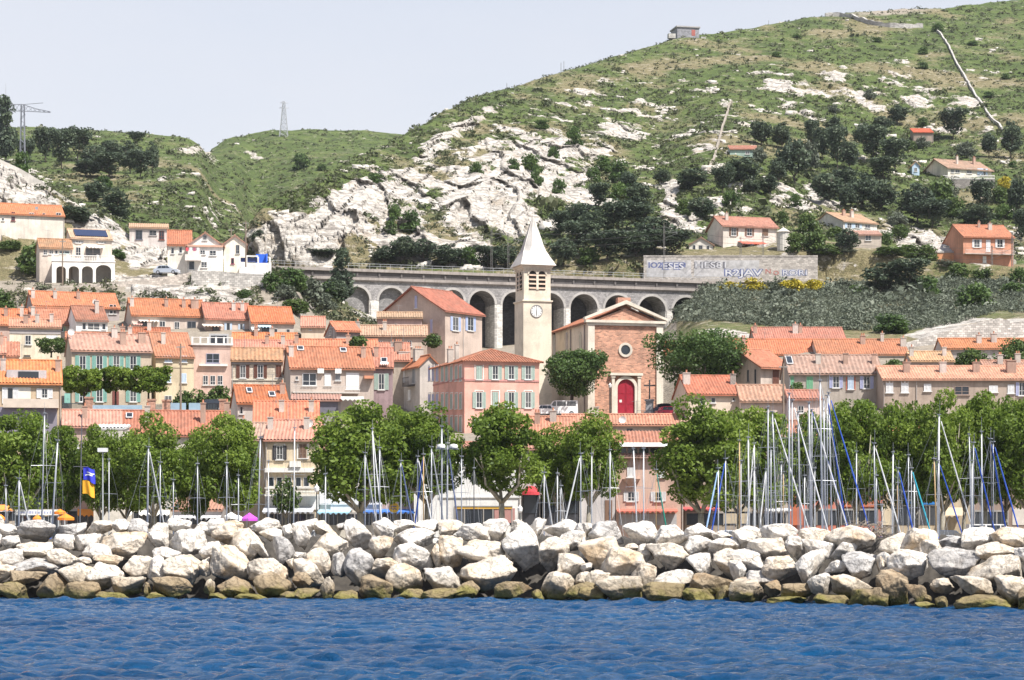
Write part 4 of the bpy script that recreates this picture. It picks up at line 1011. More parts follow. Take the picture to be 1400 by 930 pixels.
H("house", "red roof peeping over the villa ridge with a hipped gable", 176, 232, 318, 455, 449, BEIGE, RED, depth=5, chim=[(204,452)])

def YH(px, py, lo=380, hi=1200):
    return (hit_ground(px, py, lo, hi) or lo) + .5
# ---- hillside left
h = H("house", "long low hillside house with a pale wall and orange roof at the left edge", -35, 88, 411, 290, 277, (.66,.60,.52), BRIGHT, depth=9, yaw=7, wins=[(18,296,5,12,o(fr=(.2,.05,.05))),(43,294,7,6),(60,294,4,5),(80,294,7,6),(4,300,3,4)])
h.panel(48, 52, 279, 283, (.25,.25,.27), "vent", .05)
sv = House("villa", "hillside villa with solar panels on an ochre roof above a white arcaded terrace", "house", 97, 153, 395, 325, 8, 8)
sv.body((.66,.57,.48), 'x', 314, OCHRE)
for px in (107, 138): sv.win(px, 329.5, 7, 6, sh='grey', dsh=.4)
sv.win(107, 344, 7, 12); sv.win(127, 345, 20, 11, fr=(.3,.26,.24))
sv.awning(118, 142, 335, 340, (.74,.70,.64), 1.6)
b = MB(); p = lambda x, y: (x, y, sv.roofz(x, y) + .3); x0, x1 = sv.W * .12, sv.W * .92; y0, y1 = .5, sv.D/2 - .5
b.add([p(x0,y0), p(x1,y0), p(x1,y1), p(x0,y1)] + [(a,c,d-.08) for a,c,d in (p(x0,y0), p(x1,y0), p(x1,y1), p(x0,y1))], [(0,1,2,3),(0,4,5,1),(1,5,6,2),(3,2,6,7),(0,3,7,4)])
b.build("solar_panel", paint((.015,.025,.07), .2), sv.root)
wing = H("house", "single storey wing with an ochre roof on the left of the solar villa", 54, 99, 390, 338, 327, (.55,.47,.40), OCHRE, depth=7, yaw=5, wins=[(62,344,5,9),(70,343,6,9),(77,343,4,9),(88,343,14,8,o(fr=(.4,.45,.42)))])
def arcade(label, px0, px1, Y, top, base, arches, rail=True):
    h = House("terrace", label, "terrace", px0, px1, Y, top, 0, 6); m = plaster((.74,.71,.66), .15)
    xs_ = [0.0]; 
    b = MB(); zt = h.H
    segs = []
    for a, c in arches: segs += [h.lx(a), h.lx(c)]
    segs = [0.0] + segs + [h.W]
    zs = h.lz(arches and (base - (base-top)*.55))
    for i in range(0, len(segs), 2): b.box(segs[i], 0, 0, segs[i+1], .4, zt)
    for a, c in zip(segs[1:-1:2], segs[2:-1:2]):
        n = 10; r = (c - a)/2; zc = zs; vs = []
        for k in range(n + 1):
            t = math.pi * k / n; x = (a+c)/2 - r*math.cos(t); z = zc + r*.75*math.sin(t)
            vs += [(x, 0, z), (x, 0, zt), (x, .4, z), (x, .4, zt)]
        fs = []
        for k in range(n): q = 4*k; fs += [(q, q+4, q+5, q+1), (q+2, q+3, q+7, q+6), (q, q+2, q+6, q+4)]
        b.add(vs, fs)
    b.box(0, .41, 0, .3, 6, zt); b.box(h.W - .3, .41, 0, h.W, 6, zt); b.box(.31, 5.6, 0, h.W-.31, 6, zt)
    b.box(-.1, -.1, zt + .002, h.W + .1, 6.1, zt + .2)
    b.build("arcade_wall", m, h.root)
    if rail:
        b = MB(); n = int(h.W / .28)
        b.box(0, 0, zt + .95, h.W, .18, zt + 1.08)
        for i in range(n + 1):
            x = .1 + (h.W - .2) * i / n
            if i % 9 == 0: b.box(x - .17, -.03, zt + .203, x + .17, .22, zt + 1.2)
            else: b.lathe([(.04, zt + .2), (.09, zt + .42), (.04, zt + .949)], 5, (x, .09))
        b.build("balustrade", m, h.root)
    return h
arcade("white arcaded terrace with a brown balustrade in front of the solar villa", 71, 157, 386, 357, 383, [(77, 90), (94, 108), (112, 127), (131, 152)])
h = H("house", "small flat grey house with an overgrown orange roof edge on the white rocks", 177, 230, YH(203,338), 311, 306, (.56,.50,.47), OCHRE, 'mono', depth=7, wins=[(190,321,9,13,o(fr=(.1,.1,.14))),(221,322,7,12,o(fr=(.2,.05,.03))),(209,318,10,8,o(fr=(.3,.28,.28)))])
h = H("villa", "white hillside house with a low gable, red tile roof and laundry on its balcony", 229, 262, 396, 334, 316, (.74,.69,.61), RED, depth=9, wins=[(236,343,4,8),(247,342,4,8)], cornice=False)
h.awning(230, 262, 334, 338, (.55,.3,.2), .3)
h = H("house", "white gabled house front with a square attic window above the parked silver car", 256, 305, 392, 335, 318, (.76,.72,.66), ROSE, 'y', depth=10, wins=[(280,325,6,7,o(mull=False)),(291,346,9,7),(277,345,7,6),(262,363,8,12,o(mull=False)),(279,362,8,8)], cornice=False)
h.panel(256, 305, 335, 337.5, (.55,.33,.24), "tile_band", .3); h.balcony(253, 275, 349, 356, 1.4, (.66,.60,.55), solid=True)
for px, c in ((256,(.6,.08,.1)), (261,(.75,.75,.75)), (266,(.35,.1,.15)), (271,(.75,.72,.7))):
    b = MB(); x = h.lx(px); z = h.lz(342); b.box(x - .22, -1.45, z - .35, x + .22, -1.42, z + .25); b.build("laundry", paint(c, .9), h.root)
h = H("house", "cream gabled house with a tall narrow window left of the blue patio wall", 306, 336, 394, 333, 322, (.74,.68,.56), ROSE, 'y', depth=9, wins=[(325,341,5,12,o(fr=(.3,.3,.3))),(318,357,4,8,o(fr=(.3,.05,.1)))], cornice=False)
h = House("patio", "white terrace with blue blinds and a cobalt blue end wall", "terrace", 327, 371, 390, 362, 0, 5)
h.walls((.72,.70,.68)); h.rk = 'flat'
b = MB(); 
for px in (327.5, 337, 353, 369): x = h.lx(px); b.box(x - .15, 0, h.H, x + .15, .3, h.lz(351))
b.box(0, .02, h.lz(351) + .002, h.lx(353), .28, h.lz(349)); b.box(0, .05, h.H, h.W, .2, h.H + .35); b.build("pergola", plaster((.74,.73,.70), .1), h.root)
b = MB(); b.box(h.lx(350), 1.2, h.H, h.lx(366), 1.5, h.lz(346)); b.box(h.lx(366) - .3, 0.5, h.H, h.lx(366), 1.19, h.lz(346)); b.build("blue_wall", paint((.02,.12,.62), .7), h.root)
b = MB(); b.box(h.lx(329), .35, h.H + .5, h.lx(336), .42, h.lz(352)); b.box(h.lx(338), .35, h.H + .5, h.lx(352), .42, h.lz(352)); b.build("blind", paint((.03,.05,.16), .5), h.root)
b = MB(); b.box(0, .6, h.H - .02, h.W*.8, 4.8, h.H + .02); b.build("terrace_floor", plaster((.6,.55,.5)), h.root)

# ---- right town
H("house", "back row house with a long weathered red roof just under the grey scrub slope", 1032, 1156, 346, 464, 449, BEIGE, RED, depth=9, chim=[(1034,449),(1090,444,.8,1.4),(1097,446)])
H("house", "red roofed house seen between the church and the big round tree", 905, 990, 350, 484, 468, BEIGE, RED, depth=8)
H("house", "long house with a broad orange roof behind the gabled house with one brown window", 984, 1156, 338, 484, 465, BEIGE, ORANGE, depth=10, chim=[])
H("house", "long orange roofed house with a grey front left of the white rock cutting", 1118, 1242, 334, 484, 465, (.50,.45,.40), BRIGHT, depth=10, wins=[(1160,492,6,7),(1216,494,8,6)], chim=[(1245,484,.8,1.4)])
h = House("house", "gabled house with one brown shuttered window right of the round tree", "house", 1040, 1079, 297, 500, 32, 9.5)
h.body((.50,.42,.36), 'x', 478, ORANGE, ov=.7, side=.5, pitch=.5)
h.win(1060, 515, 9, 21, sh='brown', mode='c'); h.win(1033, 516, 2.2, 22, side='L', fr=(.2,.2,.2)); h.win(1023, 514, 2.5, 16, side='L', fr=(.2,.2,.2)); h.pipe(1078)
h = H("house", "house with striped red tiles, blue shutters and one green shutter behind the masts", 1079, 1206, 285, 510, 487, (.38,.335,.29), OLD, depth=9, per=.5, wins=[(1107,525,9,20,o(sh='mint',mode='c')),(1083,520,5,14,o(sh='mint',mode='c')),(1143,521,9,19,o(sh='lav')),(1163,523,8,19,o(sh='sky',mode='c',surround=(.5,.15,.1))),(1185,523,9,17,o(sh='lav'))], chim=[(1122,492,.6,1),(1199,488,.5,1),(1160,484,.6,1)])
h.skylight(1083, 495, 9, 10)
h = H("house", "long tan house with white shutters and orange roof at town's right edge", 1207, 1440, 280, 518, 502, (.37,.295,.24), BRIGHT, depth=9, wins=[(1216,528,10,18,o(sh='white',mode='c')),(1237,528,10,18,o(sh='white',mode='c')),(1268,530,10,10,o(sh='white',mode='c')),(1315,534,20,12,o(fr=(.3,.22,.18))),(1358,532,12,9,o(sh='white',mode='c')),(1382,532,9,12,o(sh='white',mode='c')),(1397,532,8,18,o(sh='lav'))], chim=[(1244,496,.8,1.2),(1294,496,.8,1.2),(1340,496,.8,1.2),(1388,494,1.1,1.4)])
h.pipe(1253)
H("house", "small house with an ochre roof between the white cutting and the long tan house", 1246, 1304, 312, 493, 482, (.42,.34,.30), OCHRE, depth=6, wins=[(1259,498,6,5),(1284,498,6,5)], chim=[(1245,480),(1294,485)])
H("house", "long house with an orange roof in front of the white rock cutting", 1289, 1440, 332, 476, 464, (.45,.40,.37), BRIGHT, depth=7, chim=[(1342,460,.7,1.2)])
H("house", "low roof of dull red tiles between two bushy trees at the right edge", 1346, 1420, 306, 502, 494, (.58,.50,.42), OLD, depth=5, chim=[(1371,492)])
h = H("house", "beige house with a plain orange roof and two white chimneys below the round tree", 941, 1012, 262, 538, 515, (.60,.50,.40), ORANGE, depth=9, yaw=7, wins=[(960,548,6,9),(975,547,6,8),(1003,545,3,6)], chim=[(943,513,.8,1.6,2.6),(1008,513),(1014,520)])
H("house", "lower house with faded rose tiles beside the beige house with white chimneys", 1013, 1078, 260, 548, 528, (.58,.48,.42), OLD, depth=9, per=.46)
H("house", "small pale pink house half hidden by trees and the tallest masts", 1078, 1122, 258, 545, 535, (.66,.52,.46), ROSE, depth=5, wins=[(1095,560,8,10)])

# ---- hillside right
st = H("station_house", "white station house with brown shutters and a red roof on the railway bench", 988.5, 1062, 480, 308, 294, (.68,.61,.54), RED, depth=9, yaw=16, cat="house", ov=.5, side=.4, pitch=.52,
       wins=[(1003,316,7,13,o(sh='wood',dsh=.4,surround=(.28,.12,.1))),(1024.5,316,7,13,o(sh='wood',dsh=.4,surround=(.28,.12,.1))),(1046,316,8,14,o(sh='wood',mode='c')),(1004,342,9,12,o(fr=(.5,.5,.5))),(1024,342,14,11,o(fr=(.1,.1,.1),mull=False)),(1047,342,8,12,o(sh='wood',mode='c'))])
st.awning(1009, 1044, 329, 335, (.50,.10,.06), 2.2)
H("outbuilding", "small white gabled outbuilding beside the station house", 942, 975, 478, 335, 325, (.68,.64,.58), OLD, 'y', "outbuilding", depth=5, cornice=False, wins=[(949,340,4,10,o(mull=False)),(958,341,5,11,o(fr=(.2,.2,.2))),(968,340,4,8,o(mull=False))])
h = H("house", "grey gabled hillside house with an ochre roof and a lower terrace storey", 1153, 1199, YH(1175,318,470), 302, 291, (.60,.57,.52), OCHRE, depth=12, yaw=30, side=.3, ov=.4, wins=[(1161,308,6,8,o(sh='sky')),(1172,308,6,8,o(sh='sky')),(1186,308,7,8,o(fr=(.5,.5,.5)))])
h = H("house", "lower garage storey with a pinkish terrace roof under the grey gabled house", 1160, 1205, YH(1182,340,470), 321, 316, (.46,.40,.34), ROSE, 'mono', depth=5, cornice=False, wins=[(1187,325,8,8)])
rh = H("house", "brick red hillside house with white framed windows and an orange hipped roof", 1317, 1386, YH(1350,362,470), 323, 308, (.52,.25,.16), ORANGE, depth=9, yaw=9, ov=.5, wins=[(1335.5,333,8,11,o(fr=WHITE,sh='white',dsh=.35)),(1367,333,8,11,o(fr=WHITE,sh='white',dsh=.35)),(1351,336,6,16,o(sh='white',mode='c')),(1346,355,5,9,o(sh='white',mode='b'))])
rh.balcony(1317, 1384, 342, 347, 1.3, (.6,.5,.45))
H("outbuilding", "small orange rendered outbuilding left of the brick red house", 1275, 1305, YH(1290,358,470), 345, 335, (.60,.28,.14), (.5,.45,.4), 'mono', "outbuilding", depth=5, ov=.1, cornice=False, wins=[(1294,337.5,8,2.6,o(mull=False,sill=False))])
h = H("villa", "white hillside villa with grey gable and ochre roof above a dark terrace", 1296, 1356, YH(1325,246,470), 229, 218, (.70,.64,.54), OCHRE, depth=12, yaw=24, side=.5, ov=.5, wins=[(1302,233,4,7),(1309,233,6,7),(1325,234,7,7),(1340,236,8,11,o(sh='sky',mode='c')),(1345,236,5,11,o(sh='sky'))], chim=[(1318,214)])
h = House("terrace", "dark stone terrace with a white balustrade in front of the white villa", "terrace", 1289, 1360, YH(1325,255,470) - 6, 245, 0, 5)
h.walls((.25,.23,.21), masonry((.25,.23,.21),(.15,.14,.13),1,.6,.3)); h.rk = 'flat'
b = MB(); b.box(0, -.05, h.H, h.W, .1, h.H + .15); b.box(0, -.02, h.H + .85, h.W, .08, h.H + 1)
for i in range(40): x = h.W*(i+.5)/40; b.box(x-.05, 0, h.H+.152, x+.05, .06, h.H+.848)
b.build("balustrade", plaster((.7,.68,.65), .1), h.root)
H("hut", "pale blue garden hut with a small ochre roof left of the white villa", 1247, 1257, YH(1252,241,470), 226, 221, (.45,.58,.72), OCHRE, 'y', "hut", depth=4, wins=[(1252,232,4,5)])
H("hut", "greenish hut with a flat red roof among the hillside pines", 998, 1036, YH(1017,215,470), 204, 199.5, (.32,.42,.36), RED, 'mono', "hut", depth=5, cornice=False, wins=[(1022,209,6,4)])
H("hut", "ruined stone hut with a bright red roof high among the pines", 1249, 1276, YH(1262,196,470), 181, 176, (.30,.24,.20), (.55,.15,.09), 'mono', "hut", depth=6, cornice=False)
h = House("bunker", "square grey stone lookout standing on the crest of the big hill", "lookout", 926, 956, YH(941,52,600), 37, 12, 9)
h.walls((.28,.28,.31), masonry((.28,.28,.31),(.2,.2,.2),1,.8,.4)); h.rk = 'flat'
b = MB(); b.box(-.4, -.4, h.H, h.W + .4, h.D + .4, h.H + .5); b.build("roof_slab", plaster((.36,.35,.35)), h.root); h.door(948, 45, 5, 8, (.35,.1,.08))
b = MB(); b.box(-4, -2, 0, -1.2, 0, 1.8); b.box(h.W + .5, -1, 0, h.W + 2.4, 1, 1.3); b.build("low_wall", masonry((.45,.43,.40),(.3,.3,.28)), h.root)

# ---- the streets go on a little beyond both edges of the view
for args in ((-135, -48, 240, 540, 515, BEIGE, ORANGE), (-140, -45, 300, 470, 452, CREAM, RED), (-150, -40, 345, 436, 420, PALEPINK, ORANGE)):
    H("house", "terraced house beyond the left edge of the view", *args, depth=8, group="houses beyond the left edge", wins=[(args[0] + 20 * k, args[3] + 22, 8, 16, o(sh='grey')) for k in (1, 2, 3)])
for args in ((1452, 1540, 234, 606, 584, CREAM, RED), (1442, 1560, 284, 520, 503, TAN, ORANGE), (1442, 1560, 332, 476, 462, BEIGE, RED)):
    H("house", "terraced house beyond the right edge of the view", *args, depth=8, group="houses beyond the right edge", wins=[(args[0] + 22 * k, args[3] + 22, 8, 16, o(sh='grey')) for k in (1, 2, 3)])
# ------------------------------------------------------------------ church
STONE = (.62,.56,.47)
YC = 312.0
ch = House("church", "red brick church with a white stone pediment, round window and crimson door", "church", 804.5, 905, YC, 441, 14, 23.0, base=571)
W, D, Hh = ch.W, ch.D, ch.H
rise = ch.lz(418.5, W/2) - Hh
brick = masonry((.50,.245,.16), (.47,.36,.28), 1.0, .44, .17, .36, .4, "brick")
side_m = plaster((.62,.53,.42), .35)
b = MB()      # nave: plaster flanks, brick front is its own part
b.add([(0,.4,0),(W,.4,0),(W,D,0),(0,D,0),(0,.4,Hh),(W,.4,Hh),(W,D,Hh),(0,D,Hh),(W/2,.4,Hh+rise-.3),(W/2,D,Hh+rise-.3)],
      [(0,1,5,8,4),(2,3,7,9,6),(3,0,4,7),(1,2,6,5)])
b.build("nave_wall", side_m, ch.root)
b = MB(); b.add([(.02,0,.3),(W-.02,0,.3),(W-.02,0,Hh),(0.02,0,Hh),(W/2,0,Hh+rise-.35),(.02,.398,.3),(W-.02,.398,.3),(W-.02,.398,Hh),(.02,.398,Hh),(W/2,.398,Hh+rise-.35)],
      [(0,1,2,4,3),(0,3,8,5),(1,6,7,2),(3,4,9,8),(4,2,7,9)])
b.build("brick_front", brick, ch.root)
stone = plaster(STONE, .25)
b = MB(); pw = ch.lx(812.5)
for x0, x1 in ((-.12, pw), (W - pw, W + .12)): b.box(x0, -.22, 0, x1, -.002, Hh - .25); b.box(x0 - .08, -.3, Hh - .245, x1 + .08, -.003, Hh - .003); b.box(x0 - .06, -.28, 0, x1 + .06, -.222, .9)
b.box(pw + .002, -.12, 0, W - pw - .002, -.002, .55)
b.build("pilaster", stone, ch.root)
b = MB(); b.box(-.5, -.5, Hh, W + .5, .42, Hh + .35)
b.build("cornice", stone, ch.root)
b = MB(); b.box(-.3, -.3, Hh - .35, W + .3, -.226, Hh - .004); b.build("frieze_or_eave_shade", stone, ch.root)
b = MB()
for sx in (-1, 1):
    e = Vector((W/2 + sx*(W/2 + .65), 0, Hh + .36)); t = Vector((W/2, 0, Hh + rise + .25)); d = (t - e).normalized(); nrm = Vector((-d.z*1, 0, d.x)) if sx < 0 else Vector((d.z, 0, -d.x))
    nrm = Vector((0,0,1))
    q = [e, t, t + nrm*.5, e + nrm*.32]
    vs = [(v.x, -.55, v.z) for v in q] + [(v.x, .42, v.z) for v in q]
    b.add(vs, [(0,1,2,3),(4,7,6,5),(0,4,5,1),(2,6,7,3),(0,3,7,4)])
b.build("pediment", stone, ch.root)
b = MB()
pr = rise / (W/2)
ch.pitch, ch.rk, ch.H = pr, 'y', Hh + .1
ch.slope(b, (-.4, D + .2, Hh + .02), (0,-1,0), (1,0,0), D - .3, W/2 + .4, pr * .93, .4)
ch.slope(b, (W + .4, .43, Hh + .02), (0,1,0), (-1,0,0), D - .3, W/2 + .4, pr * .93, .4)
ch.roof_o = b.build("roof", tiles(RED, 'Y'), ch.root)
b = MB(); b.box(W/2 - .9, .5, Hh + rise - .4, W/2 + .9, 1.5, Hh + rise + 1.2); b.build("bell_stack", masonry((.42,.2,.13),(.4,.3,.25),1,.4,.2), ch.root)
def disc(b, cx, cz, r0, r1, y0, y1, n=28):
    vs = []
    for k in range(n):
        t = 2*math.pi*k/n
        for r, y in ((r0, y0), (r1, y0), (r1, y1), (r0, y1)): vs.append((cx + r*math.cos(t), y, cz + r*math.sin(t)))
    fs = []
    for k in range(n):
        a, c = 4*k, 4*((k+1) % n)
        for j in range(4): fs.append((a + j, a + (j+1) % 4, c + (j+1) % 4, c + j))
    b.add(vs, fs)
xw = ch.lx(855); zw = ch.lz(478.5, xw)
b = MB(); disc(b, xw, zw, .66, .98, -.14, -.003); rw = b.build("round_window", stone, ch.root)
b = MB(); n = 24; b.add([(xw, -.02, zw)] + [(xw + .67*math.cos(2*math.pi*k/n), -.02, zw + .67*math.sin(2*math.pi*k/n)) for k in range(n)], [(0, 1 + k, 1 + (k+1) % n) for k in range(n)])
for t in range(4): pass
b.build("pane", glass_mat(), rw)
# portal
xd = ch.lx(855.2); z0 = ch.lz(569.5, xd); za = ch.lz(531, xd); rd = ch.lx(867) - xd
def arch_prism(b, xc, zb0, zs, r0, r1, y0, y1, n=16):
    pts = lambda r: [(xc - r, zb0), (xc - r, zs)] + [(xc - r*math.cos(math.pi*k/n), zs + r*math.sin(math.pi*k/n)) for k in range(1, n)] + [(xc + r, zs), (xc + r, zb0)]
    a, c = pts(r0), pts(r1); vs = []
    for (x, z), (X, Z) in zip(a, c): vs += [(x, y0, z), (X, y0, Z), (X, y1, Z), (x, y1, z)]
    fs = []
    for k in range(len(a) - 1):
        p, q = 4*k, 4*(k+1)
        for j in range(4): fs.append((p + j, q + j, q + (j+1) % 4, p + (j+1) % 4))
    b.add(vs, fs)
b = MB(); arch_prism(b, xd, z0, za, rd, rd + .42, -.34, -.003); 
for sx in (-1, 1): b.box(xd + sx*(rd + .62) - .2, -.42, z0, xd + sx*(rd + .62) + .2, -.003, ch.lz(517, xd)); b.box(xd + sx*(rd + .62) - .28, -.5, ch.lz(517, xd), xd + sx*(rd + .62) + .28, -.003, ch.lz(514, xd)); 
b.box(xd - rd - 1.1, -.6, ch.lz(513.8, xd), xd + rd + 1.1, -.003, ch.lz(510.5, xd)); b.box(xd - rd - .39, -.2, za + rd + .44, xd + rd + .39, -.004, ch.lz(514.2, xd))
dp = b.build("portal", stone, ch.root)
def arch_face(b, xc, zb0, zs, r, y, n=16, half=0):
    v = [(xc - r, y, zb0), (xc + r, y, zb0)] + [(xc + r*math.cos(math.pi*k/n), y, zs + r*math.sin(math.pi*k/n)) for k in range(n + 1)]
    b.add(v, [tuple(range(len(v)))])
b = MB(); arch_face(b, xd, z0, za, rd - .01, -.05)
for sx in (-1, 1):
    for zz in (z0 + .25, z0 + 1.7, z0 + 3.1): b.box(xd + sx*.62 - .48, -.085, zz, xd + sx*.62 + .48, -.052, zz + 1.1)
b.box(xd - .05, -.1, z0, xd + .05, -.051, za + rd*.9)
dr = b.build("door", paint((.30,.012,.03), .45, var=.12, name="door_paint"), dp)
b = MB(); b.box(xd - .9, -.1, z0 + 1.9, xd - .55, -.087, z0 + 2.25); b.build("notice", paint((.7,.65,.6), .6), dr)
b = MB(); b.box(xd - 2.4, -1.3, z0 - .5, xd + 2.4, -.35, z0 - .003); b.box(xd - 2.9, -1.7, z0 - .6, xd + 2.9, -1.303, z0 - .15); b.build("steps", plaster((.62,.6,.55)), ch.root)
for px in (758, 775, 793.5):
    y = ch.ly(px); z0_, z1_ = ch.lz(488, 0, y), ch.lz(462, 0, y)
    b = MB(); w = .38; n = 10
    w = .62; v = [(-.03, y - w, z0_), (-.03, y + w, z0_)] + [(-.03, y + w*math.cos(math.pi*k/n), z1_ + w*1.3*math.sin(math.pi*k/n)) for k in range(n + 1)]
    b.add(v, [tuple(range(len(v)))[::-1]]); wd = b.build("lancet_window", glass_mat(), ch.root)
for px in (781, 800):
    y = ch.ly(px); b = MB(); b.tube((-.12, y, 0), (-.12, y, Hh - .2), .08, n=6); b.build("downpipe", paint((.25,.21,.2), .5), ch.root)

# bell tower
tw = House("bell_tower", "slender cream bell tower with clock, paired belfry openings and a pale flared spire", "bell tower", 715.5, 754, 322, 362, 17, 4.2, base=568)
W, D, Ht = tw.W, tw.D, tw.H; D = W
CT = (.63,.565,.455); ctm = plaster(CT, .22)
z1 = tw.lz(410.5)
b = MB(); b.box(0, 0, 0, W, D, z1); b.box(.1, .1, z1 + .003, W - .1, D - .1, Ht)
b.build("shaft", ctm, tw.root)
b = MB(); b.box(-.16, -.16, z1 - .12, W + .16, D + .16, z1 + .06); b.box(-.06, -.06, z1 - .24, W + .06, D + .06, z1 - .123)
b.build("string_course", plaster(mul(CT, 1.02), .2), tw.root); b = MB()
b.box(-.05, -.05, Ht - .5, W + .05, D + .05, Ht - .3); b.box(-.18, -.18, Ht - .297, W + .18, D + .18, Ht)
n = 9
for i in range(n): 
    t = (i + .5) / n * W; b.box(t - .1, -.12, Ht - .66, t + .1, -.052, Ht - .503); b.box(-.12, t - .1, Ht - .66, -.052, t + .1, Ht - .503)
b.build("cornice", plaster(mul(CT, 1.02), .2), tw.root)
zs0, zs1 = tw.lz(395.5), tw.lz(375)
for side in ('F', 'L'):
    bay = MB(); dk = MB(); lv = MB()
    for u in (W*.335, W*.665):
        r = W * .125
        def T(x, y, z): return (x, y, z) if side == 'F' else (y, W - x, z)
        n = 10
        v = [(u - r, .085, zs0), (u + r, .085, zs0)] + [(u + r*math.cos(math.pi*k/n), .085, zs1 + r*math.sin(math.pi*k/n)) for k in range(n + 1)]
        dk.add([T(*q) for q in v], [tuple(range(len(v)))])
        for k in range(7):
            zz = zs0 + (zs1 - zs0) * (k + .3) / 7
            lv.add([T(*q) for q in ((u-r,-.03,zz),(u+r,-.03,zz),(u+r,.08,zz+.18),(u-r,.08,zz+.18),(u-r,-.03,zz+.06),(u+r,-.03,zz+.06),(u+r,.08,zz+.24),(u-r,.08,zz+.24))], [(0,1,2,3),(4,7,6,5),(0,4,5,1),(2,6,7,3),(0,3,7,4),(1,5,6,2)]) if k % 2 == 0 else None
        for k in range(n):
            a0, a1 = math.pi*k/n, math.pi*(k+1)/n; q = []
            for a in (a0, a1):
                for rr in (r + .02, r + .2): q += [(u + rr*math.cos(a), -.02, zs1 + .05 + rr*math.sin(a)), (u + rr*math.cos(a), .085, zs1 + .05 + rr*math.sin(a))]
            bay.add([T(*p) for p in q], [(0,2,6,4),(1,5,7,3),(2,3,7,6),(0,4,5,1)])
    bay.add([T(*q) for q in ((W*.46,-.02,zs0),(W*.54,-.02,zs0),(W*.54,.085,zs0),(W*.46,.085,zs0),(W*.46,-.02,zs1),(W*.54,-.02,zs1),(W*.54,.085,zs1),(W*.46,.085,zs1))], [(0,3,2,1),(4,5,6,7),(0,1,5,4),(1,2,6,5),(3,0,4,7)])
    o_ = dk.build("belfry_opening", paint((.02,.018,.016), .9), tw.root)
    lv.build("louvre", paint((.42,.30,.22), .7), o_); bay.build("arch_moulding", ctm, o_)
xc, zc = tw.lx(733.5), tw.lz(425); R_ = .8
b = MB(); n = 32; b.add([(xc, -.05, zc)] + [(xc + R_*math.cos(2*math.pi*k/n), -.05, zc + R_*math.sin(2*math.pi*k/n)) for k in range(n)], [(0, 1 + k, 1 + (k+1) % n) for k in range(n)])
ck = b.build("clock_face", paint((.70,.69,.66), .5, var=.04), tw.root)
b = MB(); disc(b, xc, zc, R_, R_ + .09, -.1, -.003); b.build("rim", paint((.25,.24,.23), .5), ck)
b = MB()
for k in range(12):
    a = 2*math.pi*k/12; d = Vector((math.sin(a), 0, math.cos(a))); s_ = Vector((d.z, 0, -d.x)); c0 = Vector((xc, -.056, zc))
    p, q = c0 + d*.58, c0 + d*.74; w = .045
    b.add([p - s_*w, p + s_*w, q + s_*w, q - s_*w], [(0,1,2,3)])
b.build("hour_mark", paint((.1,.1,.1), .5), ck)
b = MB(); b.add([(xc-.045,-.06,zc-.1),(xc+.045,-.06,zc-.1),(xc+.02,-.06,zc+.62),(xc-.02,-.06,zc+.62)], [(0,1,2,3)]); b.add([(xc-.06,-.064,zc-.55),(xc+.06,-.064,zc-.55),(xc+.05,-.064,zc+.1),(xc-.05,-.064,zc+.1)], [(0,1,2,3)])
b.build("clock_hand", paint((.06,.06,.06), .5), ck)
# spire: square flared skirt passing into an octagon
zt = tw.lz(293.5); zk = tw.lz(342)
rings = []
def octo(h, cut, z):
    c = h * (1 - cut); q = [(h,-c),(h,c),(c,h),(-c,h),(-h,c),(-h,-c),(-c,-h),(c,-h)]
    return [(W/2 + x, D/2 + y, z) for x, y in q]
hw = W/2
prof = [(hw + .55, .02, Ht - .02), (hw + .5, .02, Ht + .1), (hw * 1.09, .10, Ht + (zk-Ht)*.38), (hw * .93, .26, Ht + (zk-Ht)*.72), (hw * .80, .45, zk), (hw * .68, .55, zk + (zt-zk)*.15), (hw*.04, .58, zt)]
b = MB(); R8 = [octo(*p) for p in prof]; b.add([v for r in R8 for v in r], [(i*8+k, i*8+(k+1)%8, (i+1)*8+(k+1)%8, (i+1)*8+k) for i in range(len(R8)-1) for k in range(8)] + [tuple(range(7,-1,-1)), tuple((len(R8)-1)*8+k for k in range(8))])
sp = b.build("spire", plaster((.54,.51,.47), .4), tw.root)
b = MB()
for k in range(8):
    for i in range(3, len(R8) - 1): b.tube(R8[i][k], R8[i+1][k], .05, n=4, cap=False)
b.tube((W/2, D/2, zt - .3), (W/2, D/2, zt + .9), .05, n=5)
b.build("rib", plaster((.66,.63,.58), .2), sp)

# church square furniture
def cross_monument():
    px, Y = 888, 306; g = ground_at(px, Y); z = wz(569, Y); g = min(g, z)
    r = empty("cross_monument", (wx(px, Y), Y, g - .1)); h0 = z - g + .1
    tag(r, "dark crucifix on a grey stone pedestal in front of the church", "monument")
    b = MB(); b.box(-.95, -.95, 0, .95, .95, h0 + .3); b.box(-.7, -.7, h0 + .303, .7, .7, h0 + .6); b.box(-.5, -.5, h0 + .603, .5, .5, h0 + 2.0); b.box(-.62, -.62, h0 + 2.003, .62, .62, h0 + 2.2); b.build("pedestal", plaster((.33,.33,.35)), r)
    b = MB(); z = h0 + 2.2; b.box(-.09, -.09, z + .003, .09, .09, z + 2.6); b.box(-.75, -.08, z + 1.75, -.092, .08, z + 1.93); b.box(.092, -.08, z + 1.75, .75, .08, z + 1.93)
    b.build("cross", paint((.045,.045,.05), .5), r)
cross_monument()
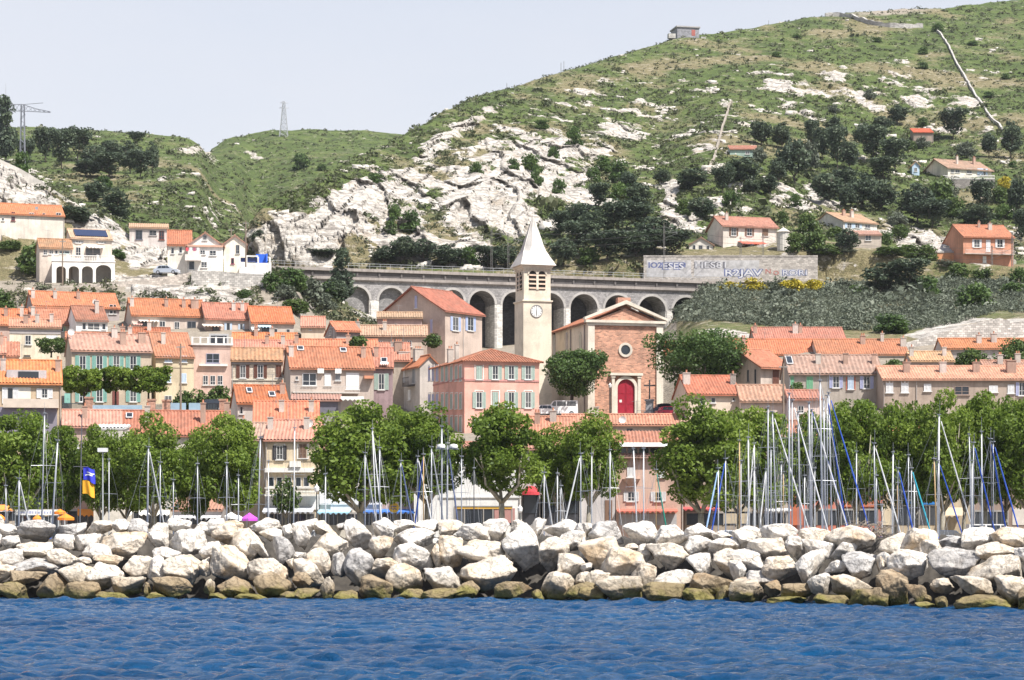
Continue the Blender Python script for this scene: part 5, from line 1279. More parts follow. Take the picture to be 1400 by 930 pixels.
def railing(label, pts, h=1.0, pitch=.25, col=(.12,.12,.12), name="railing", cat="railing", r=.02):
    b = MB()
    for (a, c) in zip(pts[:-1], pts[1:]):
        a, c = Vector(a), Vector(c); n = max(1, int((c - a).length / pitch))
        b.tube(a + Vector((0,0,h)), c + Vector((0,0,h)), r*1.3, n=5); b.tube(a + Vector((0,0,h*.5)), c + Vector((0,0,h*.5)), r, n=4)
        for i in range(n + 1): p = a.lerp(c, i / n); b.tube(p, p + Vector((0,0,h)), r, n=4)
    return tag(b.build(name, paint(col, .5, .3)), label, cat)
zq = wz(571, 302)
zl = min(ground_at(px, 301) for px in (736, 770, 830, 900, 930))
b = MB(); b.box(wx(736, 300), 299.6, zl - 3, wx(934, 300), 300, zq - .2); tag(b.build("retaining_wall", plaster((.50,.43,.36))), "low beige parapet wall along the edge of the church forecourt", "wall")
railing("dark iron railing round the crucifix pedestal on the church forecourt", [(wx(870, 301), 299.8, zq - .2), (wx(905, 301), 299.8, zq - .2)], 1.0, .3)

# ------------------------------------------------------------------ walls and railway viaduct
def wall_strip(name, label, pts, thick, mat, cat="wall", foot=3.0):
    """pts: (x, y, top z); foot goes below the ground"""
    b = MB(); vs = []
    for i, (x, y, z) in enumerate(pts):
        p = Vector(pts[max(i-1,0)][:2]); q = Vector(pts[min(i+1,len(pts)-1)][:2]); d = (q - p).normalized(); nrm = Vector((-d.y, d.x)) * thick / 2
        g = min(z - .3, ground_at(px_of(x, y), y)) - foot
        vs += [(x - nrm.x, y - nrm.y, g), (x + nrm.x, y + nrm.y, g), (x + nrm.x, y + nrm.y, z), (x - nrm.x, y - nrm.y, z)]
    fs = []
    for i in range(len(pts) - 1):
        p, q = 4*i, 4*(i+1)
        for j in range(4): fs.append((p + j, q + j, q + (j+1) % 4, p + (j+1) % 4))
    fs += [(3,2,1,0), tuple(4*(len(pts)-1) + k for k in range(4))]
    b.add(vs, fs)
    return tag(b.build(name, mat), label, cat)
rub = masonry((.52,.46,.40), (.38,.34,.30), 1, .55, .3, .3, .8, "rubble_wall")
rubw = masonry((.62,.59,.54), (.36,.33,.30), 1, .62, .34, .32, 1.0, "pale_rubble_wall")
wall_strip("retaining_wall", "long grey rubble retaining wall under the hillside villas at left", [(wx(px, Y), Y, wz(py, Y)) for px, py, Y in ((-60,398,376),(20,395,376),(100,391,376.5),(170,385,377),(240,377,377.5),(262,372,378))], .6, rub)
wall_strip("retaining_wall", "pale rubble retaining wall below the white gabled houses and the blue patio", [(wx(px, Y), Y, wz(py, Y)) for px, py, Y in ((262,371,377),(300,371,377),(330,374,376.5),(362,376,376))], .6, rubw)
wall_strip("garden_wall", "pale sloping wall descending across the rocks at the upper left edge", [(wx(px, Y), Y, wz(py, Y)) for px, py, Y in ((-60,186,440.5),(0,218,440.5),(30,232,440.5),(60,250,440.5),(88,269,440.5),(104,279,440.5))], .5, plaster((.55,.52,.47)))
wall_strip("rock_cutting_wall", "white rubble facing of the sloping cutting above the orange roofs at right", [(wx(px, Y), Y, wz(py, Y)) for px, py, Y in ((1232,471,345.5),(1262,462,345),(1290,454,344.8),(1330,444,344.8),(1352,438,344.7),(1366,435,344.7),(1385,441,344.7),(1440,437,344.6))], .8, rubw)
wall_strip("garden_wall", "low white rubble wall above the round tree beside the church", [(wx(px, Y), Y, wz(py, Y)) for px, py, Y in ((952,452,361),(975,453,361),(1000,457,361),(1033,461,361))], .5, rubw)
def ridge_wall(label, pts, hgt=1.6, t=.9, col=(.50,.47,.43)):
    out = []
    for (p0, p1) in zip(pts[:-1], pts[1:]):
        for i in range(6):
            s = i / 6; px = p0[0]*(1-s) + p1[0]*s; py = p0[1]*(1-s) + p1[1]*s
            Y = hit_ground(px, py + 1.5, 480, 1240) or p0[2]
            out.append((px, Y))
    ys_ = [b_ for _, b_ in out]
    k = [np.mean(ys_[max(0, i-2):i+3]) for i in range(len(ys_))]
    rng = random.Random(3)
    return wall_strip("dry_stone_wall", label, [(wx(px, Y), Y, ground_at(px, Y) + hgt * rng.uniform(.75, 1.2)) for (px, _), Y in zip(out, k)], t, masonry(col, (.3,.28,.26), 1, .8, .4, .3, 1.0, "dry_stone"), "wall", 1.5)
ridge_wall("long pale dry stone wall running down the right side of the big hill", [(1279,40,940),(1291,53,900),(1301,72,860),(1309,90,820),(1321,108,790),(1331,128,750),(1344,144,720),(1354,163,700),(1366,172,680),(1371,182,660)], 1.0, .55, (.46,.44,.41))
ridge_wall("grey dry stone wall along the brow of the big hill near its summit", [(1128,20,980),(1160,22,980),(1190,33,950),(1230,38,940),(1268,36,940)], 1.7, 1.0, (.42,.40,.38))
ridge_wall("narrow old stone wall climbing straight up the slope left of the pines", [(968,240,560),(980,205,600),(992,160,660),(1002,130,700)], .7, .55, (.30,.255,.20))

VY0, VY1 = 426.0, 457.0
VX0, VX1 = wx(300, VY0), wx(1010, VY1)
def v_at(px):
    """distance of the viaduct front in the direction px"""
    t = (px - CX) / F; k = (VY1 - VY0) / (VX1 - VX0)
    return (VY0 - k * VX0) / (1 - k * t)
via = empty("railway_viaduct", (0, 0, 0)); tag(via, "long stone railway viaduct with round arches crossing behind the church", "viaduct")
vang = math.atan2(VY1 - VY0, VX1 - VX0); U = Vector((math.cos(vang), math.sin(vang), 0)); Nn = Vector((-math.sin(vang), math.cos(vang), 0)); O = Vector((VX0, VY0, 0))
def vu(px): Y = v_at(px); return (Vector((wx(px, Y), Y, 0)) - O).dot(U)
def VP(u, d, z): p = O + U * u + Nn * d; return (p.x, p.y, z)
zdeck = wz(375, v_at(700)); zled = wz(386.5, v_at(700)); zcrown = wz(399, v_at(700)); zfoot = wz(500, v_at(700))
U0, U1 = 0.0, (Vector((VX1, VY1, 0)) - O).dot(U)
def vbox(b, u0, u1, d0, d1, z0, z1):
    b.add([VP(u0,d0,z0),VP(u1,d0,z0),VP(u1,d1,z0),VP(u0,d1,z0),VP(u0,d0,z1),VP(u1,d0,z1),VP(u1,d1,z1),VP(u0,d1,z1)], [(0,3,2,1),(4,5,6,7),(0,1,5,4),(1,2,6,5),(2,3,7,6),(3,0,4,7)])
arches = [(424,459,0),(471,505,0),(518,553,0),(565,598,0),(605,634,0),(642,676.5,1),(687,722,1),(734,771,1),(780,817,1),(827,863,1),(873,910,1),(920,957,1),(967,1003,1)]
edge = plaster((.32,.285,.26), .8)
b = MB(); vbox(b, U0, U1, -.5, 0, zdeck - .55, zdeck); vbox(b, U0, U1, -.42, 0, zled - .5, zled); vbox(b, U0, U1, -.22, -.002, zled - .72, zled - .503); vbox(b, U0, U1, 0.003, 7, zled - .6, zdeck - .9)
b.build("deck_edge", edge, via)
b = MB(); vbox(b, U0, U1, -.1, .0, zled + .003, zdeck - .553)
n = int((U1 - U0) / 4.2)
for i in range(n + 1): u = U0 + .3 + (U1 - U0 - .6) * i / n; vbox(b, u - .18, u + .18, -.3, -.102, zled + .003, zdeck - .553)
b.build("parapet", masonry((.135,.122,.116), (.10,.09,.09), 1, 2.6, .9, .16, .5, "parapet_concrete"), via)
b = MB()
mas = masonry((.31,.295,.29), (.21,.20,.20), 1, .55, .3, .25, .9, "viaduct_stone")
pier_m = masonry((.66,.63,.59), (.5,.47,.43), 1, .6, .35, .2, .9, "pale_pier_stone")
prev = U0
for (a, c, op) in arches:
    ua, uc = vu(a), vu(c); r = (uc - ua) / 2; zsp = zcrown - r; dep = 6.5 if op else 1.1
    vbox(b, prev, ua, 0, 7, zsp, zled - .723)            # spandrel block over the pier
    n = 14; vs = []
    for k in range(n + 1):
        t = math.pi * k / n; u = (ua + uc)/2 - r*math.cos(t); z = zsp + r*math.sin(t)
        vs += [VP(u,0,z), VP(u,0,zled - .723), VP(u,dep,z)]
    fs = []
    for k in range(n): q = 3*k; fs += [(q, q+3, q+4, q+1), (q, q+2, q+5, q+3)]
    b.add(vs, fs)
    face = MB()
    for k in range(n):                                    # voussoirs
        t0, t1 = math.pi*k/n, math.pi*(k+1)/n; q = []
        for t in (t0, t1):
            for rr in (r, r + .45): q += [VP((ua+uc)/2 - rr*math.cos(t), -.06, zsp + rr*math.sin(t)), VP((ua+uc)/2 - rr*math.cos(t), -.002, zsp + rr*math.sin(t))]
        face.add(q, [(0,2,6,4),(2,3,7,6),(0,4,5,1)])
    face.build("voussoir_ring", plaster((.40,.38,.36), .4), via)
    prev = uc
vbox(b, prev, U1, 0, 7, zcrown - 2.4, zled - .723)
b.build("spandrel", mas, via)
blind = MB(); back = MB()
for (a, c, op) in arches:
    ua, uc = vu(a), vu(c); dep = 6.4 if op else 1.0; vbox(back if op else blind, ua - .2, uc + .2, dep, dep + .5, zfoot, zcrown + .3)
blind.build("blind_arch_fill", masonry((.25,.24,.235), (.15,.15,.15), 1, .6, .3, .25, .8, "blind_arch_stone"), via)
back.build("arch_shade_back", masonry((.085,.082,.09), (.05,.05,.05), 1, .6, .3, .25, .8, "arch_shade_stone"), via)  # added backs of the open arches, coloured dark for the shade inside
ends = [(U0, vu(arches[0][0]))] + [(vu(p[1]), vu(q[0])) for p, q in zip(arches[:-1], arches[1:])] + [(vu(arches[-1][1]), U1)]
for i, (u0, u1) in enumerate(ends):
    p = MB(); rz = zcrown - (vu(459) - vu(424)) / 2
    vbox(p, u0, u1, 0.0, 6.9, zfoot, rz - .003); vbox(p, u0 + .25, u1 - .25, -.18, -.003, zfoot, rz - .4)
    p.build("pier", pier_m, via)
b = MB(); n = int((U1 - U0) / 2.0)
for i in range(n + 1): u = U0 + (U1-U0)*i/n; b.tube(VP(u, -.2, zdeck), VP(u, -.2, zdeck + 1.0), .035, n=4)
for h_ in (.55, 1.0): b.tube(VP(U0, -.2, zdeck + h_), VP(U1, -.2, zdeck + h_), .035, n=4)
b.build("handrail", paint((.45,.46,.48), .5, .4), via)
b = MB(); vbox(b, U0, U1, .0, 7, zdeck - .898, zdeck - .5); b.build("track_bed", paint((.25,.22,.2), .95), via)
# railway catenary
def catenary(px, top, label, Y=None):
    Y = v_at(px) + 4 if px < 1010 else (Y or 470)
    x = wx(px, Y); zb_ = zdeck - .6 if px < 1010 else ground_at(px, Y) - .4; zt_ = wz(top, Y)
    r = empty("catenary_mast", (x, Y, zb_)); tag(r, label, "catenary mast", "railway catenary masts"); h_ = zt_ - zb_
    b = MB()
    for dx, dy in ((-.16,-.16),(.16,-.16),(.16,.16),(-.16,.16)): b.tube((dx,dy,0),(dx*.6,dy*.6,h_),.045,n=4)
    m_ = int(h_ / .6)
    for k in range(m_):
        z, z2 = h_*k/m_, h_*(k+1)/m_; s = 1 if k % 2 else -1
        b.tube((-.16*s,-.15,z),(.16*s,-.15,z2),.022,n=3); b.tube((-.15,-.16*s,z),(-.15,.16*s,z2),.022,n=3)
    b.build("post", paint((.20,.19,.18), .6, .4), r)
    b = MB(); b.tube((0,0,h_-1.2),(2.6,-.5,h_-1.6),.04,n=4); b.tube((0,0,h_-.2),(2.6,-.5,h_-1.55),.03,n=4); b.tube((0,0,h_-2.6),(2.6,-.5,h_-1.65),.03,n=4); b.build("bracket_arm", paint((.3,.3,.3), .5, .4), r)
    return (x, Y, zt_)
tops = [catenary(672, 302, "slim lattice catenary mast on the viaduct, just left of the spire's left neighbour") if False else catenary(672, 310, "thinner of the two lattice masts on the viaduct left of the spire"),
        catenary(695, 318, "lattice mast with bracket on the viaduct immediately left of the spire"), catenary(908, 308, "lattice mast on the viaduct beside the painted wall"),
        catenary(1012.5, 324, "lattice mast in front of the station house's left windows", 468), catenary(1043, 320, "lattice mast in front of the station house's right windows", 468),
        catenary(1120, 330, "lattice mast before the green bushes right of the station house", 469), catenary(1356, 336, "lattice mast before the brick red hillside house", 470), catenary(1384, 318, "tall lattice mast at the corner of the brick red hillside house", 470)]
b = MB()
tp = sorted(tops)
lft = Vector((VX0, VY0 + 4, zdeck + 8))
ends_ = [lft] + [Vector(t) for t in tp] + [Vector((wx(1480, 472), 472, tp[-1][2]))]
for dz in (-.4, -1.6, -2.8):
    for a, c in zip(ends_[:-1], ends_[1:]):
        a2, c2 = a + Vector((1.5,-.4,dz)), c + Vector((1.5,-.4,dz)); n = 8
        pts = [a2.lerp(c2, k/n) - Vector((0,0,.5*math.sin(math.pi*k/n))) for k in range(n+1)]
        b.path(pts, [.03]*(n+1), 3)
tag(b.build("overhead_wire", paint((.12,.12,.12), .5)), "thin overhead wires strung between the railway catenary masts", "wire")
# painted wall on the bench
gw = empty("railway_wall", (wx(880, 464), 464, 0)); tag(gw, "long pale wall covered in graffiti on the railway bench below the station house", "wall")
x1 = wx(1118, 464) - wx(880, 464); zt, zb_ = wz(351, 464), wz(386, 464)
b = MB(); b.box(0, 0, zb_, x1, .5, zt); b.box(-.05, -.08, zt + .003, x1, .58, zt + .25); b.build("wall", masonry((.47,.43,.39), (.34,.31,.28), 1, .6, .3, .3, .9, "painted_wall"), gw)
def lettering(txt, x, z, h, depth, mat, parent, name="lettering", loc_y=-.02, bold=0.0, shear=0.0, wscale=1.0, rot=None):
    c = bpy.data.curves.new(name, 'FONT'); c.body = txt; c.size = h; c.extrude = depth; c.offset = bold; c.shear = shear; c.resolution_u = 3
    t = bpy.data.objects.new(name, c); COL.objects.link(t)
    dg = bpy.context.evaluated_depsgraph_get(); me = bpy.data.meshes.new_from_object(t.evaluated_get(dg))
    bpy.data.objects.remove(t)
    me.materials.clear(); me.materials.append(mat)
    o_ = bpy.data.objects.new(name, me); COL.objects.link(o_); o_.parent = parent
    o_.location = (x, loc_y, z); o_.rotation_euler = rot or (math.radians(90), 0, 0); o_.scale = (wscale, 1, 1)
    return o_
X = lambda px: wx(px, 464) - wx(880, 464); Z = lambda py: wz(py, 464)
blue, black, whitep, redp = paint((.13,.15,.27), .8, var=.5, name="spray_blue"), paint((.15,.15,.17), .8, var=.5, name="spray_black"), paint((.54,.54,.56), .85, var=.25, name="spray_white"), paint((.38,.16,.14), .8, var=.4, name="spray_red")
gpan = MB()
for a_, c_ in ((884, 945), (949, 1038), (1066, 1096)): gpan.box(X(a_), -.012, Z(378.5), X(c_), -.003, Z(356 if a_ != 1066 else 368))
gpan.build("buffed_patch", paint((.42,.41,.41), .9, var=.35, name="buffed_paint", scale=.8), gw)
for (txt, px, py, h_, m_, bo, ws, nm) in (("ESES", 905, 368, 1.75, blue, .16, 1.4, "graffiti"), ("ESES", 905.4, 368, 1.75, whitep, .02, 1.3, "graffiti"), ("HES81", 949, 366.5, 1.7, black, .10, 1.45, "graffiti"), ("HES81", 949.4, 366.5, 1.7, whitep, -.01, 1.5, "graffiti"), 
                                  ("R2JAV", 990, 377, 1.8, blue, .16, 1.6, "graffiti"), ("R2JAV", 990.4, 377, 1.8, whitep, .02, 1.6, "graffiti"), ("RORI", 1069, 376.5, 1.5, blue, .10, 1.5, "graffiti"), ("RORI", 1069.3, 376.5, 1.5, whitep, .0, 1.5, "graffiti"), ("N", 1046, 374, 1.3, redp, .03, 1.2, "graffiti"), ("O", 1057, 376, 1.2, redp, .03, 1.2, "graffiti"), ("IO2", 886, 366, 1.5, blue, .06, 1.2, "graffiti")):
    lettering(txt, X(px), Z(py), h_, .004, m_, gw, nm, -.02 if m_ is not whitep else -.03, bo, 0.0, ws)
wall_strip("bench_wall", "low pale concrete parapet along the railway bench below the brick red house", [(wx(px, 466), 466, wz(py, 466)) for px, py in ((1010,382),(1100,383),(1200,384),(1300,387),(1440,390))], .6, plaster((.42,.40,.37), .6), "wall", 1.0)
wall_strip("garden_wall", "white rubble garden wall under the brick red hillside house", [(wx(px, 484), 484, wz(py, 484)) for px, py in ((1262,358),(1312,359),(1390,363),(1440,366))], .5, rub)
b = MB(); x0, x1 = wx(1300, 486), wx(1388, 486); z = wz(363, 486)
for i in range(60): x = x0 + (x1-x0)*i/59; b.box(x - .06, 485.4, z - .2, x + .06, 485.55, z + .95)
b.box(x0, 485.35, z + .952, x1, 485.6, z + 1.1); b.box(x0, 485.35, z - .5, x1, 485.6, z - .203); tag(b.build("balustrade", plaster((.70,.67,.63), .1)), "white balustrade in front of the brick red hillside house", "balustrade")
b = MB(); b.box(wx(720+127, 470), 466, wz(374, 466), wx(720+155, 470), 468, wz(357, 466)); tag(b.build("ruin_wall", rubw), "broken white stub of wall on the railway bench above the church roof", "wall")
b = MB(); c_ = (wx(1071, 474), 474); g = ground_at(1071, 474) - .3; b.lathe([(1.35, g), (1.25, wz(318, 474)), (1.5, wz(317.5, 474)), (.05, wz(311, 474))], 14, c_); tag(b.build("water_tower", plaster((.55,.52,.47))), "small round stone turret with a conical cap beside the station house", "turret")

# villa garden wall and fence in front
gz = wz(557, 268)
fr = empty("garden_fence", (wx(90, 268), 268, 0)); tag(fr, "blue grey garden fence between brick gate posts in front of the green shuttered villa", "fence")
xe = wx(325, 268) - wx(90, 268)
b = MB(); b.box(0, 0, gz - 4, xe, .4, wz(561.5, 268)); b.build("base_wall", plaster((.52,.42,.36)), fr)
b = MB(); u = lambda px: wx(px, 268) - wx(90, 268)
for a, c in ((123, 194), (233, 254), (258, 275)): b.box(u(a), .1, wz(561.3, 268), u(c), .18, wz(554, 268) if a == 123 else wz(551, 268))
b.build("blue_panel", paint((.30,.42,.52), .6), fr)
b = MB()
for i in range(28): x = u(86) + (u(122) - u(86)) * i / 27; b.box(x - .02, .12, wz(561.3, 268), x + .02, .16, wz(552, 268))
b.box(u(86), .1, wz(552, 268) + .002, u(122), .18, wz(551, 268)); 
for a, c in ((212, 222), (285, 300), (308, 316)):
    for i in range(8): x = u(a) + (u(c) - u(a)) * i / 7; b.box(x - .02, .12, wz(561.3, 268), x + .02, .16, wz(553, 268))
b.build("iron_railing", paint((.05,.08,.09), .5), fr)
for px, h_ in ((121.5, 545), (207, 548), (227, 549), (305, 548)):
    b = MB(); b.box(u(px) - .42, -.15, wz(561.3, 268), u(px) + .42, .55, wz(h_, 268)); b.box(u(px) - .5, -.22, wz(h_, 268) + .002, u(px) + .5, .62, wz(h_, 268) + .2); b.build("gate_post", masonry((.45,.22,.15), (.5,.4,.33), 1, .3, .12, .3, .4, "post_brick"), fr)
# ------------------------------------------------------------------ labels that say which one
ORD = ["first", "second", "third", "fourth", "fifth", "sixth", "seventh", "eighth", "ninth", "tenth", "eleventh", "twelfth"]
def label_all(items, fmt):
    """items: list of dicts(o, px, key phrase 'what', place phrase 'where'); equal phrases get an ordinal counted from the left"""
    groups = {}
    for it in items: groups.setdefault((it['what'], it['where']), []).append(it)
    for (what, where), g in groups.items():
        g.sort(key=lambda i: i['px'])
        for k, it in enumerate(g):
            it['o']["label"] = f"{what} {where}" if len(g) == 1 else f"{what} {where}, {ORD[min(k, 11)]} from left"
def nearest(lm, px, py=None, wy=1.0):
    return min(lm, key=lambda l: abs(l[0] - px) if py is None else math.hypot(l[0] - px, (l[1] - py) * wy))

# ------------------------------------------------------------------ foliage
def rand_quads(rng, C, size, tone, flat=0.0, up=0.0, out=None, outw=0.0, aspect=1.0):
    """one leaf (a bent quad) per centre, turned at random"""
    n = len(C)
    nrm = rng.normal(size=(n, 3)); nrm[:, 2] += up
    if out is not None: nrm += out * outw
    nrm /= np.linalg.norm(nrm, axis=1)[:, None] + 1e-9
    t = np.cross(nrm, rng.normal(size=(n, 3))); t /= np.linalg.norm(t, axis=1)[:, None] + 1e-9
    s = np.cross(nrm, t)
    sz = (size * rng.uniform(.6, 1.3, n))[:, None]
    V = np.stack([C - t*sz, C + s*sz*.62*aspect + nrm*sz*.12, C + t*sz, C - s*sz*.62*aspect + nrm*sz*.12], 1).reshape(-1, 3)
    Qf = np.arange(4*n).reshape(n, 4)
    T = np.repeat(np.clip(tone, 0, 1), 4)
    return V, Qf, T
LEAF = {'plane': leaf_mat("plane_leaves", (.060,.108,.016), (.150,.225,.030), (.25,.33,.055), .48),
        'pine': leaf_mat("pine_needles", (.030,.048,.032), (.066,.094,.056), (.110,.142,.078), .25),
        'bush': leaf_mat("bush_leaves", (.035,.062,.016), (.078,.125,.030), (.135,.19,.05), .28),
        'olive': leaf_mat("grey_leaves", (.055,.068,.045), (.112,.132,.092), (.175,.195,.145), .2),
        'oak': leaf_mat("dark_leaves", (.036,.070,.020), (.078,.135,.034), (.135,.20,.054), .34),
        'broom': leaf_mat("broom_flowers", (.14,.13,.02), (.36,.30,.02), (.55,.44,.03), .2),
        'scrub': leaf_mat("scrub_leaves", (.038,.048,.022), (.076,.090,.040), (.125,.130,.065), .2)}
BARK = paint((.30,.27,.21), .9, var=.3, name="plane_bark", scale=3); BARKD = paint((.10,.08,.065), .95, var=.3, name="pine_bark", scale=3)

def tree_mesh(kind, w, h, seed, trunk_h, nleaf, leaf, crown='round', lean=0.0):
    """crown spans trunk_h .. trunk_h + h, w wide; returns (trunk MB, V, Q, T)"""
    rng = np.random.default_rng(seed); rnd = random.Random(seed)
    tb = MB(); base = Vector((0, 0, 0)); fork = Vector((lean * .4, 0, trunk_h * (.75 if crown == 'round' else 1)))
    r0 = max(.09, w * (.035 if kind == 'plane' else .022))
    tb.path([base, base.lerp(fork, .5) + Vector((rnd.uniform(-.1,.1), 0, 0)), fork], [r0 * 1.25, r0, r0 * .85], 7)
    if crown in ('round', 'umbrella', 'box'):
        nl = 5 if kind == 'plane' else 6
        for i in range(nl):
            a = 2*math.pi*i/nl + rnd.uniform(-.4, .4); rr = w * rnd.uniform(.16, .34)
            tip = Vector((lean + rr*math.cos(a), rr*math.sin(a), trunk_h + h * rnd.uniform(.35, .75)))
            mid = fork.lerp(tip, .45) + Vector((rr*.35*math.cos(a), rr*.35*math.sin(a), -h*.04))
            tb.path([fork, mid, tip], [r0*.62, r0*.42, r0*.12], 6)
            for j in range(2):
                t2 = mid.lerp(tip, .4) ; a2 = a + rnd.uniform(-1, 1)
                tb.path([t2, t2 + Vector((w*.12*math.cos(a2), w*.12*math.sin(a2), h*.16))], [r0*.25, r0*.06], 5)
    else:
        top = Vector((lean, 0, trunk_h + h * .92)); tb.path([fork, fork.lerp(top, .5), top], [r0*.85, r0*.5, r0*.1], 6)
        for i in range(8):
            t = rnd.uniform(.05, .8); a = rnd.uniform(0, 6.28); p = fork.lerp(top, t); rr = w*.36*(1 - t*.7)
            tb.path([p, p + Vector((rr*math.cos(a), rr*math.sin(a), h*.06))], [r0*.25, r0*.05], 4)
    # clumps filling an uneven envelope
    nc = {'round': 46, 'umbrella': 60, 'cone': 30, 'column': 16, 'box': 40, 'bush': 22}[crown]
    C = []
    tries = 0
    lob = rng.uniform(.58, 1.16, 9); ph = rng.uniform(0, 6.28)
    while len(C) < nc and tries < 9000:
        tries += 1
        u = rng.uniform(-1, 1, 3)
        z = (u[2] + 1) / 2; ang = math.atan2(u[1], u[0]); rr = math.hypot(u[0], u[1])
        wob = np.interp((ang + ph) % 6.283, np.linspace(0, 6.283, 9), lob)
        if crown == 'round': prof = (math.sin(math.pi * min(1, (z*.93 + .07)) ** .8) ** .6) * wob
        elif crown == 'umbrella': prof = math.sqrt(max(0, 1 - (1.05 - z - (.05 if z > .5 else 0))**2)) * wob if z > .12 else .45
        elif crown == 'cone': prof = (1 - z) ** .75 * (1.0 if z > .1 else .6) * wob
        elif crown == 'column': prof = min(1, (1 - z) * 2.2) * wob
        elif crown == 'box': prof = wob if z > .1 else .6
        else: prof = math.sqrt(max(0, 1 - (z*.95)**2)) * wob
        if rr > prof or (rr < prof * .45 and z < .75 and rng.random() < .75): continue
        p = np.array([u[0]*w/2*.86 + lean, u[1]*w/2*.86, trunk_h + z*h*.9 + h*.04])
        if any(np.sum(((p - c)/np.array([w, w, h]))**2) < (.1 if crown != 'umbrella' else .075)**2 for c in C): continue
        C.append(p)
    C = np.array(C)
    per = nleaf // len(C); Vs, Qs, Ts = [], [], []; off = 0
    cr = {'round': .150, 'umbrella': .155, 'cone': .15, 'column': .30, 'box': .15, 'bush': .24}[crown] * (w + h) / 2
    for c in C:
        d = rng.normal(size=(per, 3)); d /= np.linalg.norm(d, axis=1)[:, None]
        rad = cr * rng.uniform(.7, 1.25) * rng.uniform(.35, 1.0, per)[:, None] ** .5
        pts = c + d * rad * np.array([1.12, 1.12, .78])
        tone = rng.normal(.5, .13) + rng.normal(0, .17, per)
        V, Q_, T = rand_quads(rng, pts, leaf, tone, up=.55, out=d, outw=.9)
        Vs.append(V); Qs.append(Q_ + off); Ts.append(T); off += len(V)
    return tb, np.concatenate(Vs), np.concatenate(Qs), np.concatenate(Ts)

PROTO = {}
def proto(kind, w, h, seed, trunk_h, nleaf, leaf, crown, mat, bark, lean=0.0):
    tb, V, Q_, T = tree_mesh(kind, w, h, seed, trunk_h, nleaf, leaf, crown, lean)
    cm = np_mesh("crown", V, Q_, mat, False, {"tone": T}); tm = tb.build("trunk", bark, None, True)
    me = (tm.data, cm.data); bpy.data.objects.remove(tm); bpy.data.objects.remove(cm)
    return me, w, h, trunk_h
def put_tree(name, cat, group, P_, x, y, z, w, h_total, rz=0.0):
    (tm, cm), pw, ph, pth = P_
    r = empty(name, (x, y, z), rz); tag(r, None, cat, group)
    sx, sz = w / pw, h_total / (ph + pth)
    for nm, me in (("trunk", tm), ("crown", cm)):
        ob = bpy.data.objects.new(nm, me); COL.objects.link(ob); ob.parent = r; ob.scale = (sx, sx, sz)
    return r
rng0 = random.Random(11)
# --- plane trees along the quay: (px, crown px: left, right, top, bottom, distance)
PL = [proto('plane', 8, 9, s, 3.7, 17000, .175, 'round', LEAF['plane'], BARK, ln) for s, ln in ((1, .3), (2, -.4), (3, 0), (4, .5), (5, -.2), (6, 0), (7, .2))]
QUAY_LM = [(35,"behind the leftmost moored masts"),(130,"behind the blue and orange flags"),(215,"behind the white awning at left"),(310,"beside the purple parasol"),(485,"between the balustraded house and the blue awnings"),(585,"behind the mast cluster with the twin radar domes"),(685,"before the white quayside shop"),(795,"before the arched portals"),(955,"before the white-chimneyed house"),(1050,"behind the mast with the highest top"),(1180,"behind the blue furled sails"),(1290,"behind the thick pale mast at right"),(1385,"at the right end of the quay")]
PLT = [proto('plane', 8, 8, s, 5.0, 14000, .175, 'round', LEAF['plane'], BARK, ln) for s, ln in ((11, .4), (12, -.3), (13, .1))]
planes = []
for i, (px, l, r_, t, bt, Y, v) in enumerate(((28,-22,82,558,705,214,0), (78,45,112,575,700,217,1), (134,108,168,577,705,215,2), (172,140,205,585,704,222,6), (215,165,262,566,700,213,3), (272,240,300,590,700,219,4), (322,268,362,556,700,214,5),
        (490,428,560,540,708,212,6), (540,505,575,550,704,222,2), (580,528,640,552,706,214,0), (690,630,745,546,700,212,1), (777,722,805,580,702,217,2), (808,758,850,560,706,214,3), (958,900,1018,545,708,212,4),
        (1010,975,1045,556,705,222,0), (1040,990,1090,547,706,216,5), (1108,1070,1150,556,706,219,6), (1142,1110,1180,552,703,224,3), (1165,1125,1215,538,704,215,1), (1222,1185,1265,545,704,218,0), (1250,1215,1290,542,704,224,6), (1285,1245,1330,535,706,215,3), (1315,1285,1350,545,704,224,1), (1345,1305,1390,532,706,217,2), (1374,1340,1410,540,704,224,0), (1400,1360,1450,536,706,214,5), (1452,1420,1500,540,706,217,6))):
    x = wx((l + r_) / 2, Y); g = ground_at(px, Y); w = (r_ - l) / F * Y; hh = wz(t, Y) - g
    o_ = put_tree("plane_tree", "tree", "plane trees along the quay", PLT[v % 3] if 560 < px < 830 else PL[v], x, Y, g - .1, w * (1.12 if px < 860 else 1.15), hh * 1.03, rng0.uniform(0, 6.28))
    if px > 1410: tag(o_, "plane tree standing beyond the quay's right end, mostly out of view"); continue
    planes.append(dict(o=o_, px=px, what="bright green plane tree", where=nearest(QUAY_LM, px)[1]))
label_all(planes, None)
sm = proto('plane', 3, 2, 21, 2.2, 900, .17, 'round', LEAF['bush'], BARK)
o_ = put_tree("small_tree", "tree", None, sm, wx(391, 222), 222, ground_at(391, 222), 42/F*222, wz(655, 222) - ground_at(391, 222)); tag(o_, "small thin tree in front of the cream house with the balustrade")

